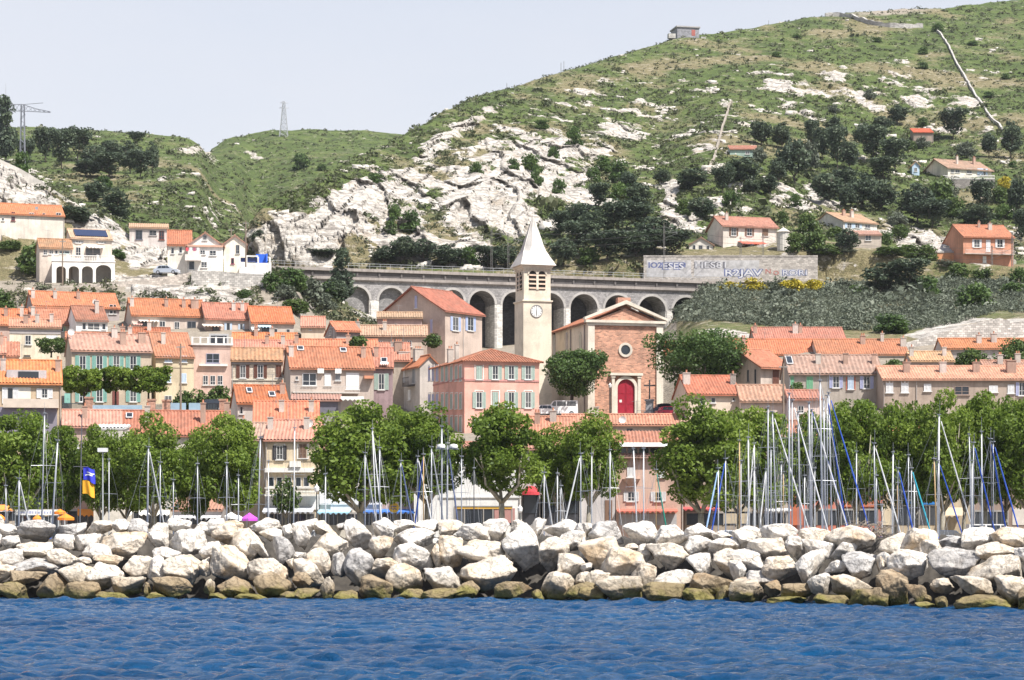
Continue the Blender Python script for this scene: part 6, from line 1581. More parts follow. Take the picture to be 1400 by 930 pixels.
# --- trees of the town
def solo(name, label, px0, px1, top, base, Y, kind, crown, seed, trunk=.25, nleaf=5000, leaf=.2, bark=BARKD, z=None, cat="tree"):
    w = (px1 - px0)/F*Y * (1.22 if crown in ('umbrella', 'box') else 1.1); z = wz(base, Y) if z is None else z; h_ = wz(top, Y) - z
    p = proto('x', w, h_*(1 - trunk), seed, h_*trunk, nleaf, leaf, crown, LEAF[kind], bark)
    o_ = put_tree(name, cat, None, p, wx((px0+px1)/2, Y), Y, z - .1, w, h_, 0); tag(o_, label); return o_
solo("round_tree", "round dense green tree on the church square beside the bell tower", 738, 827, 480, 571, 303, 'oak', 'umbrella', 31, .36, 11000, .2)
solo("round_tree", "big dark spreading tree to the right of the church front", 893, 1019, 455, 560, 300, 'oak', 'umbrella', 32, .28, 15000, .21)
solo("clipped_tree", "clipped plane tree in front of the villa's left shutters", 84, 146, 503, 557, 272, 'plane', 'box', 33, .42, 5200, .2)
solo("clipped_tree", "clipped plane tree in front of the villa's brown door", 134, 182, 502, 557, 273, 'plane', 'box', 34, .42, 4200, .2)
solo("clipped_tree", "clipped plane tree at the villa's right corner beside the gate posts", 176, 230, 502, 557, 271, 'plane', 'box', 35, .42, 4800, .2)
solo("garden_bush", "green garden bush under the three windows of the pink modern house", 283, 318, 526, 560, 276, 'bush', 'bush', 36, .1, 2600, .2, cat="bush")
solo("garden_bush", "low green hedge bush between the blue fence panels and the cream house", 238, 288, 534, 560, 277, 'bush', 'bush', 37, .1, 2600, .2, cat="bush")
solo("vine", "small vine tree with its crown along the cream house's terrace wall", 48, 92, 462, 488, 318, 'bush', 'box', 38, .3, 1800, .2, cat="vine")
solo("bush", "dark leafy bush on the left edge beside the rubble wall", -12, 17, 395, 425, 360, 'oak', 'bush', 39, .1, 1400, .22, cat="bush")
solo("roof_garden_bush", "potted green bush on the terrace behind the beige house with air conditioners", 478, 503, 460, 476, 292, 'bush', 'bush', 40, .1, 900, .2, cat="bush")
solo("roof_garden_bush", "leafy terrace bush at the foot of the tall beige house", 580, 606, 458, 474, 318, 'bush', 'bush', 41, .1, 1000, .2, cat="bush")
solo("bushy_tree", "bushy green tree before the orange roof under the white cutting", 1305, 1350, 474, 507, 322, 'bush', 'bush', 42, .12, 2400, .22)
solo("bushy_tree", "bushy green tree at the right edge beside the dull red roof", 1358, 1420, 466, 510, 318, 'bush', 'bush', 43, .12, 3200, .22)
solo("roof_garden_bush", "low green bush behind the striped red roof with the blue shutters", 1204, 1240, 493, 504, 300, 'bush', 'bush', 44, .1, 900, .2, cat="bush")
solo("balcony_plant", "leafy plant beside the green shutter behind the tallest masts", 1081, 1098, 521, 535, 283, 'oak', 'bush', 45, .1, 500, .17, cat="plant")

# --- hillside trees: crown boxes in the photograph (centre x, centre y, width, height, kind)
PINES = [proto('pine', 6, 7, 100 + s, 2.0, 2600, .30, c, LEAF['pine'], BARKD, l) for s, c, l in ((0,'round',.3), (1,'round',-.3), (2,'umbrella',.2), (3,'round',0), (4,'umbrella',-.4), (5,'round',.5))]
CONES = [proto('pine', 5, 10, 120 + s, 1.0, 2800, .30, 'cone', LEAF['pine'], BARKD) for s in range(2)]
BUSH = [proto('bush', 5, 4, 130 + s, .3, 1500, .30, 'bush', LEAF['oak'], BARKD) for s in range(3)]
GREENB = [proto('bush', 5, 4, 140 + s, .3, 1500, .30, 'bush', LEAF['bush'], BARKD) for s in range(3)]
OLIVE = [proto('bush', 5, 4, 150 + s, .4, 1300, .30, 'bush', LEAF['olive'], BARKD) for s in range(2)]
BROOM = [proto('bush', 5, 3, 160 + s, .2, 1500, .25, 'bush', LEAF['broom'], BARKD) for s in range(2)]
COLUMN = [proto('bush', 2, 6, 170, .3, 900, .22, 'column', LEAF['oak'], BARKD)]
KIND = {'p': (PINES, "pine_tree", "tree", "pines on the hillside", "dark green pine"), 'c': (CONES, "conifer", "tree", "conifers on the hillside", "tall dark conifer"), 'b': (BUSH, "bush", "bush", "dark bushes on the hillside", "dark green bush"),
        'g': (GREENB, "leafy_bush", "bush", "green bushes on the hillside", "bright green bush"), 'o': (OLIVE, "olive_bush", "bush", "grey bushes on the hillside", "grey green bush"), 'y': (BROOM, "broom_bush", "bush", "yellow broom bushes", "yellow flowering broom bush"), 't': (COLUMN, "cypress", "tree", None, "slim dark cypress")}
HILL_LM = [(10,170,"at the top left edge"),(70,205,"in the upper left wood"),(130,215,"in the upper left wood's middle"),(190,215,"at the upper left wood's end"),(150,275,"below the upper left wood"),(100,300,"behind the solar villa"),(45,360,"beside the solar villa's wing"),
  (270,385,"on the rubble wall under the white houses"),(350,330,"behind the blue patio"),(395,385,"on the slope right of the blue patio"),(445,405,"at the left end of the viaduct"),(465,375,"in front of the viaduct's left arches"),(410,225,"on the far green hill"),(530,240,"on the quarry rim"),(550,310,"on the quarry face"),(545,350,"under the quarry"),(610,350,"under the white cliff"),
  (680,350,"behind the viaduct left of the spire"),(650,230,"on the slope above the white cliff"),(740,180,"on the white crag above the spire"),(775,330,"right of the spire"),(830,270,"on the rocks above the railway wood"),(830,320,"in the railway wood right of the spire"),(890,320,"at the right end of the railway wood"),(950,265,"around the white rock pillar"),(1000,255,"below the green hut"),(1050,190,"above the green hut"),(1086,215,"right of the green hut"),(1128,200,"amid the hillside pinewood"),(1128,255,"in the lower hillside pinewood"),(1195,200,"left of the red roofed ruin"),(1225,160,"above the red roofed ruin"),(1303,170,"behind the red roofed ruin"),(1190,265,"left of the white villa"),(1272,275,"under the white villa's terrace"),(1340,290,"above the brick red house"),(1390,290,"at the right edge above the brick red house"),(1382,192,"at the dry stone wall's foot"),
  (1105,320,"right of the station house"),(1160,335,"before the grey gabled house"),(1230,345,"beside the brick red house"),(1225,385,"on the railway bench at right"),(1330,390,"below the brick red house"),(1050,390,"below the graffiti wall"),(1215,440,"on the grey scrub slope"),(1080,275,"above the station house")]
HT_ = [(8,168,34,112,'c'),(62,200,30,46,'p'),(84,206,34,52,'p'),(106,200,36,44,'p'),(128,216,34,42,'p'),(152,206,32,34,'p'),(150,228,44,34,'p'),(178,216,34,44,'p'),(187,190,22,16,'p'),(192,226,32,36,'p'),(209,216,18,44,'p'),(118,230,40,26,'p'),(35,210,24,34,'p'),(30,222,24,30,'b'),
 (130,262,32,30,'p'),(156,277,42,40,'p'),(104,296,50,32,'p'),(140,250,24,18,'b'),(165,292,26,20,'p'),(12,340,36,22,'g'),(48,358,58,50,'g'),(76,362,24,20,'g'),(82,318,16,16,'o'),(20,318,22,18,'g'),(158,348,26,14,'b'),(262,383,14,17,'b'),(334,403,20,16,'b'),(120,372,12,12,'g'),
 (353,330,20,34,'p'),(372,388,26,30,'b'),(398,384,44,34,'b'),(420,400,44,36,'o'),(440,415,40,24,'o'),(388,402,30,24,'o'),(450,400,34,26,'b'),(404,420,40,22,'g'),
 (467,375,34,78,'c'),(455,398,34,34,'p'),(410,222,24,22,'b'),(440,229,12,10,'b'),(438,352,38,20,'p'),(515,244,22,14,'b'),(540,290,18,24,'b'),(560,305,28,34,'b'),(535,312,16,20,'b'),(528,350,34,28,'p'),(552,342,42,42,'p'),(580,345,40,38,'p'),(612,350,46,34,'p'),(640,352,28,26,'b'),
 (668,354,38,32,'p'),(692,352,36,34,'p'),(650,230,16,18,'b'),(740,171,22,15,'b'),(784,187,22,26,'b'),(724,222,26,24,'b'),(735,240,18,26,'b'),(700,225,18,16,'b'),(764,255,18,20,'b'),(757,208,14,18,'b'),
 (770,345,42,44,'p'),(765,310,32,36,'p'),(795,330,44,50,'p'),(788,295,38,40,'p'),(815,305,40,44,'p'),(830,340,50,44,'p'),(818,270,30,34,'p'),(845,300,38,44,'p'),(845,235,28,32,'b'),(825,225,26,24,'b'),(858,250,30,34,'p'),(872,270,34,40,'p'),(872,300,40,36,'p'),(870,335,48,38,'p'),(896,322,62,52,'p'),(920,335,50,34,'p'),(850,262,26,26,'b'),(805,352,34,24,'g'),(905,242,24,24,'p'),(812,240,18,22,'b'),
 (945,246,42,32,'p'),(957,285,36,36,'p'),(935,285,26,20,'g'),(988,248,30,34,'p'),(1013,236,46,42,'p'),(1000,273,22,28,'b'),(1028,256,24,24,'p'),(1051,253,28,28,'p'),(1038,213,20,22,'o'),(1016,206,12,9,'g'),
 (1042,182,32,36,'p'),(1069,186,28,36,'p'),(1086,220,42,66,'p'),(1064,235,26,38,'p'),(1110,184,22,36,'p'),(1125,195,30,50,'p'),(1145,205,30,60,'p'),(1105,215,26,40,'o'),(1128,255,44,44,'p'),(1155,255,34,40,'p'),(1162,212,30,44,'p'),(1140,172,22,26,'p'),(1180,185,26,36,'p'),
 (1195,200,40,52,'p'),(1224,214,42,44,'p'),(1208,232,40,30,'p'),(1227,158,28,28,'p'),(1205,170,26,26,'p'),(1303,172,36,42,'p'),(1352,198,24,36,'p'),(1382,192,30,52,'p'),(1322,206,26,22,'o'),(1262,196,20,16,'o'),(1245,200,18,14,'g'),(1262,168,18,14,'g'),
 (1178,262,42,50,'p'),(1205,266,44,48,'p'),(1160,272,28,36,'p'),(1255,278,48,56,'p'),(1283,268,40,44,'g'),(1275,295,44,36,'p'),(1300,262,24,30,'o'),(1305,285,30,26,'g'),(1343,274,30,48,'p'),(1335,295,48,34,'p'),(1367,268,28,22,'g'),(1391,270,26,60,'p'),(1395,315,22,50,'p'),(1372,250,18,18,'y'),(1375,290,26,24,'b'),(1385,225,14,10,'b'),
 (1087,275,16,18,'b'),(1070,299,18,18,'g'),(1105,307,32,28,'g'),(1090,335,30,30,'g'),(1112,332,34,30,'g'),(1135,344,32,18,'g'),(1120,352,40,14,'o'),(1140,318,22,14,'g'),
 (1160,330,32,36,'p'),(1211,322,12,26,'t'),(1232,318,26,22,'g'),(1215,347,44,18,'g'),(1245,345,36,18,'g'),(1268,347,28,20,'g'),(1225,300,28,22,'o'),
 (1205,382,48,42,'p'),(1240,380,52,46,'p'),(1270,392,34,30,'b'),(1130,372,40,24,'g'),(1160,374,26,18,'o'),(1332,405,42,36,'b'),(1310,372,34,20,'g'),(1345,376,30,18,'g'),(1290,366,26,16,'o'),(1392,378,22,26,'b'),(1215,443,52,26,'b'),(1175,396,26,14,'b'),(1385,395,30,18,'b'),
 (1000,392,34,14,'y'),(1028,391,40,18,'y'),(1060,394,30,14,'o'),(1084,391,38,20,'y'),(1112,391,34,18,'y'),(1150,388,26,14,'o'),
 (1282,38,14,13,'b'),(1263,70,14,10,'b'),(1260,90,16,10,'b'),(1090,50,12,7,'b'),(1200,55,14,7,'b'),(1375,105,14,9,'b'),(1350,130,16,9,'b'),(1062,75,14,8,'b'),(1330,60,14,7,'b'),(1190,130,20,14,'o'),(1140,150,16,12,'o')]
hill_items = []
for (px, py, w, h_, k) in HT_:
    foot = py + h_ * .5
    Yf = None
    lo = 352 if foot > 380 else 400
    hi_ = 424 if 375 < px < 545 and foot > 375 else 1230
    Yf = hit_ground(px, foot, lo, hi_) or (423 if hi_ < 500 else None)
    if Yf is None: Yf = hit_ground(px, foot + 6, lo, 1230) or 470
    if 438 < Yf < 458 and 380 < px < 1000 and py < 372: Yf = 462.0
    Yf += 1.0
    protos, nm, cat, grp, what = KIND[k]
    g = ground_at(px, Yf) - .3
    top = wz(py - h_/2, Yf)
    o_ = put_tree(nm, cat, grp, rng0.choice(protos), wx(px, Yf), Yf, g, w / F * Yf * (1.1 if k in 'pc' else 1.06), max(1.2, (top - g) * (1.06 if k in 'pc' else 1)), rng0.uniform(0, 6.28))
    hill_items.append(dict(o=o_, px=px, what=what, where=nearest(HILL_LM, px, py)[2]))
label_all(hill_items, None)

# --- low scrub: nobody could count it
def scatter(name, N_, weight, mat, size, nq, leaf, seed, kind_lbl="stuff", flat=.6, hmax=1.0):
    rng = np.random.default_rng(seed)
    w = weight.ravel(); w = w / w.sum()
    pick = rng.choice(len(w), N_, p=w)
    cx, cy, cz = GX.ravel()[pick], YN.ravel()[pick], ZN.ravel()[pick]
    cx = cx + rng.uniform(-.6, .6, N_); cy = cy + rng.uniform(-.3, .3, N_)
    s = size * rng.lognormal(0, .42, N_)
    d = rng.normal(size=(N_, nq, 3)); d /= np.linalg.norm(d, axis=2)[..., None]; d[..., 2] = np.abs(d[..., 2]) * flat * 1.3
    rad = rng.uniform(.5, 1.0, (N_, nq, 1))
    C = np.stack([cx, cy, cz - .05], -1)[:, None, :] + d * rad * s[:, None, None]
    tone = rng.normal(.5, .2, N_)[:, None] + rng.normal(0, .13, (N_, nq))
    V, Q_, T = rand_quads(rng, C.reshape(-1, 3), 1.0, tone.ravel(), up=.6, out=d.reshape(-1, 3), outw=1.0)
    sz = np.repeat((s * leaf)[:, None], nq, 1).ravel()
    Cr = np.repeat(C.reshape(-1, 3), 4, 0); V = Cr + (V - Cr) * np.repeat(sz, 4)[:, None]
    return tag(np_mesh(name, V, Q_, mat, False, {"tone": T}), kind="stuff")
dpy = np.abs(np.diff(GROUND_PY, axis=0, append=GROUND_PY[-1:])); vis = np.minimum.accumulate(GROUND_PY, axis=0) >= GROUND_PY - 2
hillw = dpy * vis * (1 - rk) * (GY > 462) * (GPY < 372)
notbench = ~((GY > 462) & (GY < 490) & (GPX > 870))
scatter("hillside_scrub", 21000, hillw * notbench * (.35 + .65 * (1 - bare)), LEAF['scrub'], .68, 16, .32, 1)
grey_zone = (GPX > 925) & (GY > 372) & (GY < 454) & (GPY < 462)
hx_ = np.clip(1 - np.abs(GPY - (np.interp(GPX, [925, 1000, 1150, 1235, 1370, 1420], [445, 452, 455, 462, 428, 432]))) / 1e4, 0, 1)
gz_w = dpy * grey_zone * (GPY < np.interp(GPX, [925, 1000, 1040, 1150, 1235, 1300, 1370, 1420], [440, 440, 446, 460, 462, 445, 425, 430]))
scatter("grey_scrub", 5200, gz_w + 1e-12, LEAF['olive'], .95, 70, .13, 2, hmax=1)
sl = dpy * ((GPX > 360) & (GPX < 560) & (GY > 385) & (GY < 427)) + .6 * dpy * ((GPX > 330) & (GPX < 420) & (GY > 384) & (GY < 446)) + .4 * dpy * ((GPX < 230) & (GY > 432) & (GY < 480)) + .3 * dpy * ((GPX < 380) & (GY > 362) & (GY < 386))
scatter("slope_scrub", 1900, sl * (1 - .7 * rk) + 1e-12, LEAF['scrub'], .8, 40, .2, 3)
# loose stones on the slopes
def stones(N_, seed):
    rng = np.random.default_rng(seed); w = (dpy * vis * rk * (cl < .3) * ((GY > 462) | (GPX < 420)) * (GY > 404) * (GPY < 372) * notbench * np.where(GY > 760, .4, 1)).ravel(); w /= w.sum(); pick = rng.choice(len(w), N_, p=w)
    c = np.stack([GX.ravel()[pick], YN.ravel()[pick], ZN.ravel()[pick]], -1) + rng.uniform(-.5, .5, (N_, 3)) * [1.2, .8, 0]
    dirs = np.array([(-1,-1,-.6),(1,-1,-.6),(1,1,-.6),(-1,1,-.6),(-.8,-.8,.7),(.8,-.8,.7),(.8,.8,.7),(-.8,.8,.7)]) * .7
    V = dirs[None] * rng.uniform(.55, 1.25, (N_, 8, 1)) * (rng.lognormal(-.75, .5, N_)[:, None, None] * np.stack([rng.uniform(.8,1.6,N_), rng.uniform(.7,1.2,N_), rng.uniform(.5,1.0,N_)], -1)[:, None, :]) + c[:, None, :]
    fq = np.array([(0,3,2,1),(4,5,6,7),(0,1,5,4),(1,2,6,5),(2,3,7,6),(3,0,4,7)])
    Q_ = (fq[None] + 8*np.arange(N_)[:, None, None]).reshape(-1, 4)
    m, nt, b_ = new_mat("loose_stone"); tc = N(nt, "ShaderNodeTexCoord"); n = noise_node(nt, 1.2, 5, .65, tc.outputs["Object"]); r = ramp(nt, n.outputs[0], [(.3, (.26,.24,.21)), (.6, (.55,.52,.47)), (.8,(.66,.63,.58))]); nt.links.new(r.outputs[0], b_.inputs["Base Color"]); b_.inputs["Roughness"].default_value = .95
    tag(np_mesh("loose_stones", V.reshape(-1, 3), Q_, m, False), kind="stuff")
stones(3200, 8)
# ------------------------------------------------------------------ breakwater: every boulder its own object
K_ = 200 / 1329.0
RT = {0: [(0,110,190,235),(165,75,520,295,'g'),(490,95,790,220,'g'),(760,80,1020,215),(1000,65,1180,195),(1170,60,1345,240),(-110,100,40,240),
          (0,215,185,345),(475,205,680,360),(620,195,920,355),(905,185,1340,430),
          (-30,335,225,485),(150,275,475,430,'c'),(430,335,780,495,'c'),(745,290,1030,462),(845,385,1120,480,'c'),
          (85,420,590,570),(-30,480,160,640),(670,405,840,480,'c'),(525,465,840,720,'c'),(770,460,1120,705),(1120,400,1420,610,'c'),
          (-40,640,235,830,'a'),(90,535,420,700,'s'),(330,560,600,815,'s'),(570,635,920,830,'s'),(850,725,1165,830,'a'),(985,590,1340,790,'s')],
      1: [(0,100,200,275),(180,60,410,205),(410,90,640,205),(600,80,880,290),(520,60,740,220),(880,55,1230,220),(1020,150,1240,268),(1230,110,1345,285),
          (0,180,200,365),(180,160,550,395),(745,150,1060,440),(950,240,1145,462),(1140,220,1345,472,'g'),
          (50,320,320,480),(485,270,705,468),(585,305,995,625,'c'),(0,400,190,645),(155,395,500,690,'c'),(470,415,585,585,'c'),(915,425,1285,655,'c'),(1270,420,1345,520,'c'),
          (50,590,425,815,'s'),(-20,640,40,790,'s'),(520,610,615,750,'s'),(645,590,980,810,'s'),(975,545,1345,785,'s'),(0,730,245,835,'a'),(560,735,780,830,'a'),(800,745,1170,830,'a'),(1200,725,1380,825,'a')],
      2: [(0,65,230,225),(170,80,420,225),(400,95,500,170,'g'),(470,60,730,350),(720,55,940,262),(920,70,1120,185),(1110,70,1345,195),
          (0,120,170,342),(165,185,505,425,'c'),(690,220,915,425,'c'),(915,150,1290,342),(1275,240,1345,320),
          (100,330,355,560,'c'),(340,370,490,590),(460,335,740,690,'g'),(705,420,960,615),(905,280,1270,545),(1255,290,1345,500,'c'),(0,365,115,440),(0,425,290,685,'c'),
          (850,470,1185,740,'c'),(1185,500,1560,745),
          (0,540,190,720,'s'),(245,590,380,810,'s'),(600,575,910,825,'s'),(0,695,250,830,'a'),(375,712,600,830,'a'),(915,700,1200,830,'a'),(1180,695,1560,830,'a')],
      3: [(-10,75,230,245),(160,105,480,292),(380,65,640,305),(640,70,830,240),(815,55,980,255),(950,70,1260,245),(1240,100,1345,230),
          (-20,220,230,525,'c'),(150,255,600,525,'c'),(575,110,930,530),(905,230,1185,550,'c'),(1080,170,1335,375),(1270,235,1345,460),
          (190,400,705,725,'c'),(1075,380,1330,635),(130,630,370,825,'s'),(505,635,850,825,'s'),(845,705,965,830,'s'),(930,545,1235,830,'s'),(1125,640,1480,835,'a'),(1240,545,1440,685,'c')],
      4: [(30,85,350,295,'g'),(340,85,700,335),(640,120,930,335),(880,105,1240,265),(1150,170,1345,275),(-30,100,100,230),
          (-70,225,340,540,'c'),(345,285,480,365,'c'),(470,290,640,455),(550,285,955,535,'c'),(905,215,1150,425),(1110,240,1400,425),
          (125,320,545,625,'c'),(915,375,1160,595),(1165,335,1470,610),(-80,460,65,545),
          (420,470,645,750,'c'),(625,525,980,700),(955,560,1400,770,'s'),(0,530,225,710,'c'),(-60,675,205,840,'a'),(90,585,515,840,'s'),(505,640,905,850,'a'),(885,695,1195,850,'a'),(1190,670,1345,850,'a')],
      5: [(0,130,270,355),(270,110,600,290),(490,220,690,450),(600,145,950,310),(880,125,1325,380,'c'),(-70,255,120,355),(140,235,495,450,'c'),(630,250,940,425),(905,255,1150,445),
          (-40,335,295,570),(275,400,610,660),(565,350,905,670),(850,440,1065,565),(1010,365,1345,615,'g'),(-20,440,140,670),(125,535,400,700),(295,620,455,770,'s'),(450,650,780,785,'s'),(885,570,1280,800,'c'),(690,560,900,800),
          (-30,600,300,860,'s'),(320,765,700,880,'a'),(750,745,1065,885,'a'),(1065,705,1345,880,'s')],
      6: [(0,190,350,410),(190,150,560,430,'c'),(520,215,780,340),(745,140,1075,345),(1045,140,1345,340,'c'),(90,345,470,660),(330,250,600,440,'c'),(455,320,940,595,'g'),(885,275,1295,440,'c'),(1240,325,1420,535),
          (0,385,60,575,'c'),(0,365,145,530),(830,390,1315,680,'c'),(-10,530,285,885,'s'),(485,605,695,745),(675,580,1075,785,'c'),(1085,580,1430,880,'c'),
          (-90,690,110,890,'s'),(255,665,450,860,'s'),(425,755,495,815,'a'),(335,815,560,910,'a'),(535,770,645,905,'a'),(700,755,1275,915,'a'),(1275,800,1430,915,'a')]}
def waterline(px): return float(np.interp(px, [-300, 0, 700, 1000, 1200, 1400, 1700], [820, 820, 822, 826, 831, 836, 842]))
def Yw(px): return F * EYE / (waterline(px) - HY)
def rock_mat(name, base, dark, stain, stain_amt, algae):
    m, nt, b = new_mat(name)
    tc = N(nt, "ShaderNodeTexCoord"); oi = N(nt, "ShaderNodeObjectInfo"); geo = N(nt, "ShaderNodeNewGeometry")
    v = tc.outputs["Object"]; add = N(nt, "ShaderNodeVectorMath", operation='ADD'); nt.links.new(v, add.inputs[0])
    sc = N(nt, "ShaderNodeVectorMath", operation='SCALE'); nt.links.new(oi.outputs["Location"], sc.inputs[0]); sc.inputs["Scale"].default_value = 1.7; nt.links.new(sc.outputs[0], add.inputs[1]); v = add.outputs[0]
    n1 = noise_node(nt, 1.1, 8, .66, v, .5); n2 = noise_node(nt, 5, 6, .7, v); n3 = noise_node(nt, .8, 5, .6, v)
    vor = N(nt, "ShaderNodeTexVoronoi", feature='DISTANCE_TO_EDGE'); vor.inputs["Scale"].default_value = 1.4
    ds = N(nt, "ShaderNodeVectorMath", operation='ADD'); nt.links.new(v, ds.inputs[0]); s2 = N(nt, "ShaderNodeVectorMath", operation='SCALE'); nt.links.new(n2.outputs["Color"], s2.inputs[0]); s2.inputs["Scale"].default_value = .5; nt.links.new(s2.outputs[0], ds.inputs[1]); nt.links.new(ds.outputs[0], vor.inputs["Vector"])
    c = ramp(nt, n1.outputs[0], [(.30, dark), (.46, base), (.7, mul(base, 1.12))]).outputs[0]
    st = ramp(nt, n3.outputs[0], [(.50, 0.0), (.68, stain_amt)]); c = mix(nt, st.outputs[0], c, stain)
    f = ramp(nt, n2.outputs[0], [(.28, .62), (.5, 1.0), (.72, 1.1)]); c = mix(nt, 1.0, c, f.outputs[0], 'MULTIPLY')
    cr = ramp(nt, vor.outputs["Distance"], [(0.0, .55), (.035, 1.0)]); c = mix(nt, .55, c, mix(nt, 1.0, c, cr.outputs[0], 'MULTIPLY'))
    # tide marks: brown above, olive weed at the water, wet and dark at the very foot
    sp = N(nt, "ShaderNodeSeparateXYZ"); nt.links.new(geo.outputs["Position"], sp.inputs[0])
    zz = mth(nt, 'ADD', sp.outputs[2], mth(nt, 'MULTIPLY', mth(nt, 'SUBTRACT', n3.outputs[0], .5), 1.8))
    br = ramp(nt, mth(nt, 'MULTIPLY', zz, .5), [(.18, 1.0), (.60, 0.0)]); c = mix(nt, mth(nt, 'MULTIPLY', br.outputs[0], .9), c, mix(nt, n2.outputs[0], (.10,.072,.038), (.33,.255,.15)))
    al = ramp(nt, zz, [(.18, 1.0), (.50, 0.0)]); c = mix(nt, mth(nt, 'MULTIPLY', al.outputs[0], .8), c, mix(nt, n2.outputs[0], (.07,.07,.02), (.30,.27,.07)))
    we = ramp(nt, zz, [(.0, .45), (.14, 1.0)]); c = mix(nt, 1.0, c, we.outputs[0], 'MULTIPLY')
    nt.links.new(c, b.inputs["Base Color"]); b.inputs["Roughness"].default_value = .9; b.inputs["Specular IOR Level"].default_value = .25
    h = mth(nt, 'ADD', n1.outputs[0], mth(nt, 'MULTIPLY', n2.outputs[0], .45)); h = mth(nt, 'ADD', h, mth(nt, 'MULTIPLY', cr.outputs[0], .25))
    bump(nt, b, h, .9, .22)
    return m
RM = {'w': rock_mat("white_limestone", (.69,.65,.595), (.43,.40,.37), (.50,.36,.20), .35, 0), 'c': rock_mat("cream_limestone", (.64,.57,.48), (.36,.31,.26), (.46,.30,.14), .6, 0),
      'g': rock_mat("grey_limestone", (.46,.44,.42), (.20,.19,.19), (.40,.34,.27), .3, 0), 's': rock_mat("stained_limestone", (.36,.285,.20), (.15,.115,.08), (.27,.165,.075), .7, 0), 'a': rock_mat("weedy_limestone", (.25,.21,.115), (.11,.09,.05), (.24,.20,.06), .7, 0)}
ICO = bmesh.new(); bmesh.ops.create_icosphere(ICO, subdivisions=5, radius=1.0)
ICO_V = np.array([v.co[:] for v in ICO.verts]); ICO_F = np.array([[v.index for v in f.verts] for f in ICO.faces]); ICO.free()
def vnoise3(p, seed):
    return (pnoise(p[:,0] + p[:,2]*.37, p[:,1] - p[:,2]*.61, seed) + pnoise(p[:,1] + 7 + p[:,0]*.29, p[:,2] + p[:,0]*.45, seed + 5) + pnoise(p[:,2] - 3 + p[:,1]*.31, p[:,0] + p[:,1]*.2, seed + 9)) / 1.7
def rock_shape(seed, sx, sy, sz):
    rng = np.random.default_rng(seed); n = rng.integers(12, 20)
    nrm = rng.normal(size=(n, 3)); nrm /= np.linalg.norm(nrm, axis=1)[:, None]
    nrm = np.concatenate([nrm, np.array([[rng.uniform(-.25,.25), -.25, .95], [rng.uniform(-.3,.3), -.9, .35], [rng.uniform(-.4,.4), -.75, -.65]])]); nrm /= np.linalg.norm(nrm, axis=1)[:, None]
    h = rng.uniform(.58, .92, len(nrm))
    d = np.maximum(ICO_V @ nrm.T, 1e-3) / h
    p = rng.uniform(22, 48)
    r = 1 / (np.sum(d**p, axis=1) ** (1/p))
    V = ICO_V * r[:, None]
    V = V * (1 + .05 * vnoise3(V * 1.6, seed)[:, None] * 2 + .075 * vnoise3(V * 3.6, seed + 31)[:, None] + .042 * vnoise3(V * 8.5, seed + 63)[:, None] + .02 * vnoise3(V * 19, seed + 77)[:, None] - .05 * np.clip(np.abs(vnoise3(V * 2.4, seed + 91)) * -9 + .55, 0, 1)[:, None])
    lo, hi = V.min(0), V.max(0); V = (V - (lo + hi)/2) / ((hi - lo)/2)
    return V * np.array([sx, sy, sz])
ROCK_LM = [(15,"beneath the leftmost masts"),(70,"beneath the white sign board"),(125,"beneath the blue and orange flags"),(175,"beneath the white awning"),(225,"beneath the second white awning"),(275,"beneath the terracotta canopy shop"),(325,"beneath the cream house"),(370,"beneath the purple parasol"),(410,"beneath the balustraded house"),(450,"beneath the pale blue awning"),(500,"beneath the forked plane tree"),(540,"beneath the yellow round sign"),(585,"beneath the radar dome masts"),(630,"beneath the white quayside shop"),(685,"beneath the slender plane trunks"),(730,"beneath the red arched awning"),(780,"beneath the dark arched portal"),(830,"beneath the peach house corner"),(880,"beneath the church cross"),(930,"beneath the green furled sail"),(985,"beneath the white-chimneyed house"),(1035,"beneath the thin mast group"),(1085,"beneath the second tallest mast"),(1125,"beneath the tallest mast"),(1170,"beneath the blue furled sails"),(1225,"beneath the cream house pillar"),(1285,"beneath the thick pale mast"),(1345,"beneath the white van"),(1390,"beneath the brown house")]
ROWN = [(738, "top row"), (757, "upper row"), (779, "middle row"), (800, "low row"), (999, "waterline")]
TONE = {'w': "bleached white boulder", 'c': "cream boulder", 'g': "grey boulder", 's': "brown stained boulder", 'a': "olive weedy boulder"}
rocks = []
def add_rock(px, py, w, h_, tone, seed):
    if tone == 's' and seed % 6 == 0: tone = 'c'
    elif tone == 'w' and seed % 7 == 0: tone = 'c'
    elif tone == 'w' and seed % 11 == 0: tone = 'g'
    z = EYE; Y = Yw(px)
    for _ in range(6):
        z = EYE + (HY - py) / F * Y; Y = Yw(px) + .6 + max(-.2, z) * 1.55
    s = Y / F
    sx, sz = w/2*s*1.03, h_/2*s*1.06; sy = max(.45, min(1.5, (sx + sz) / 2 * 1.05))
    V = rock_shape(seed, sx, sy, sz)
    o_ = np_mesh("boulder", V, ICO_F, RM[tone], True)
    o_.location = (wx(px, Y), Y + .25 * sy, z)
    tag(o_, None, "boulder", "boulders of the breakwater")
    if px < -12 or px > 1412:
        o_["label"] = f"pale boulder of the breakwater beyond the {'left' if px < 0 else 'right'} edge of the view"; return
    row = next(r for lim, r in ROWN if py < lim)
    rocks.append(dict(o=o_, px=px, what=("large " if sx > 1.05 else ("small " if sx < .5 else "")) + TONE[tone], where=("at the " if row == "waterline" else "in the ") + row + " " + nearest(ROCK_LM, px)[1]))
sd = 500
for t, lst in RT.items():
    for q in lst:
        x0, y0, x1, y1 = [v * K_ for v in q[:4]]; sd += 1
        add_rock(200*t + (x0 + x1)/2, 700 + (y0 + y1)/2, x1 - x0, y1 - y0, q[4] if len(q) > 4 else 'w', sd)
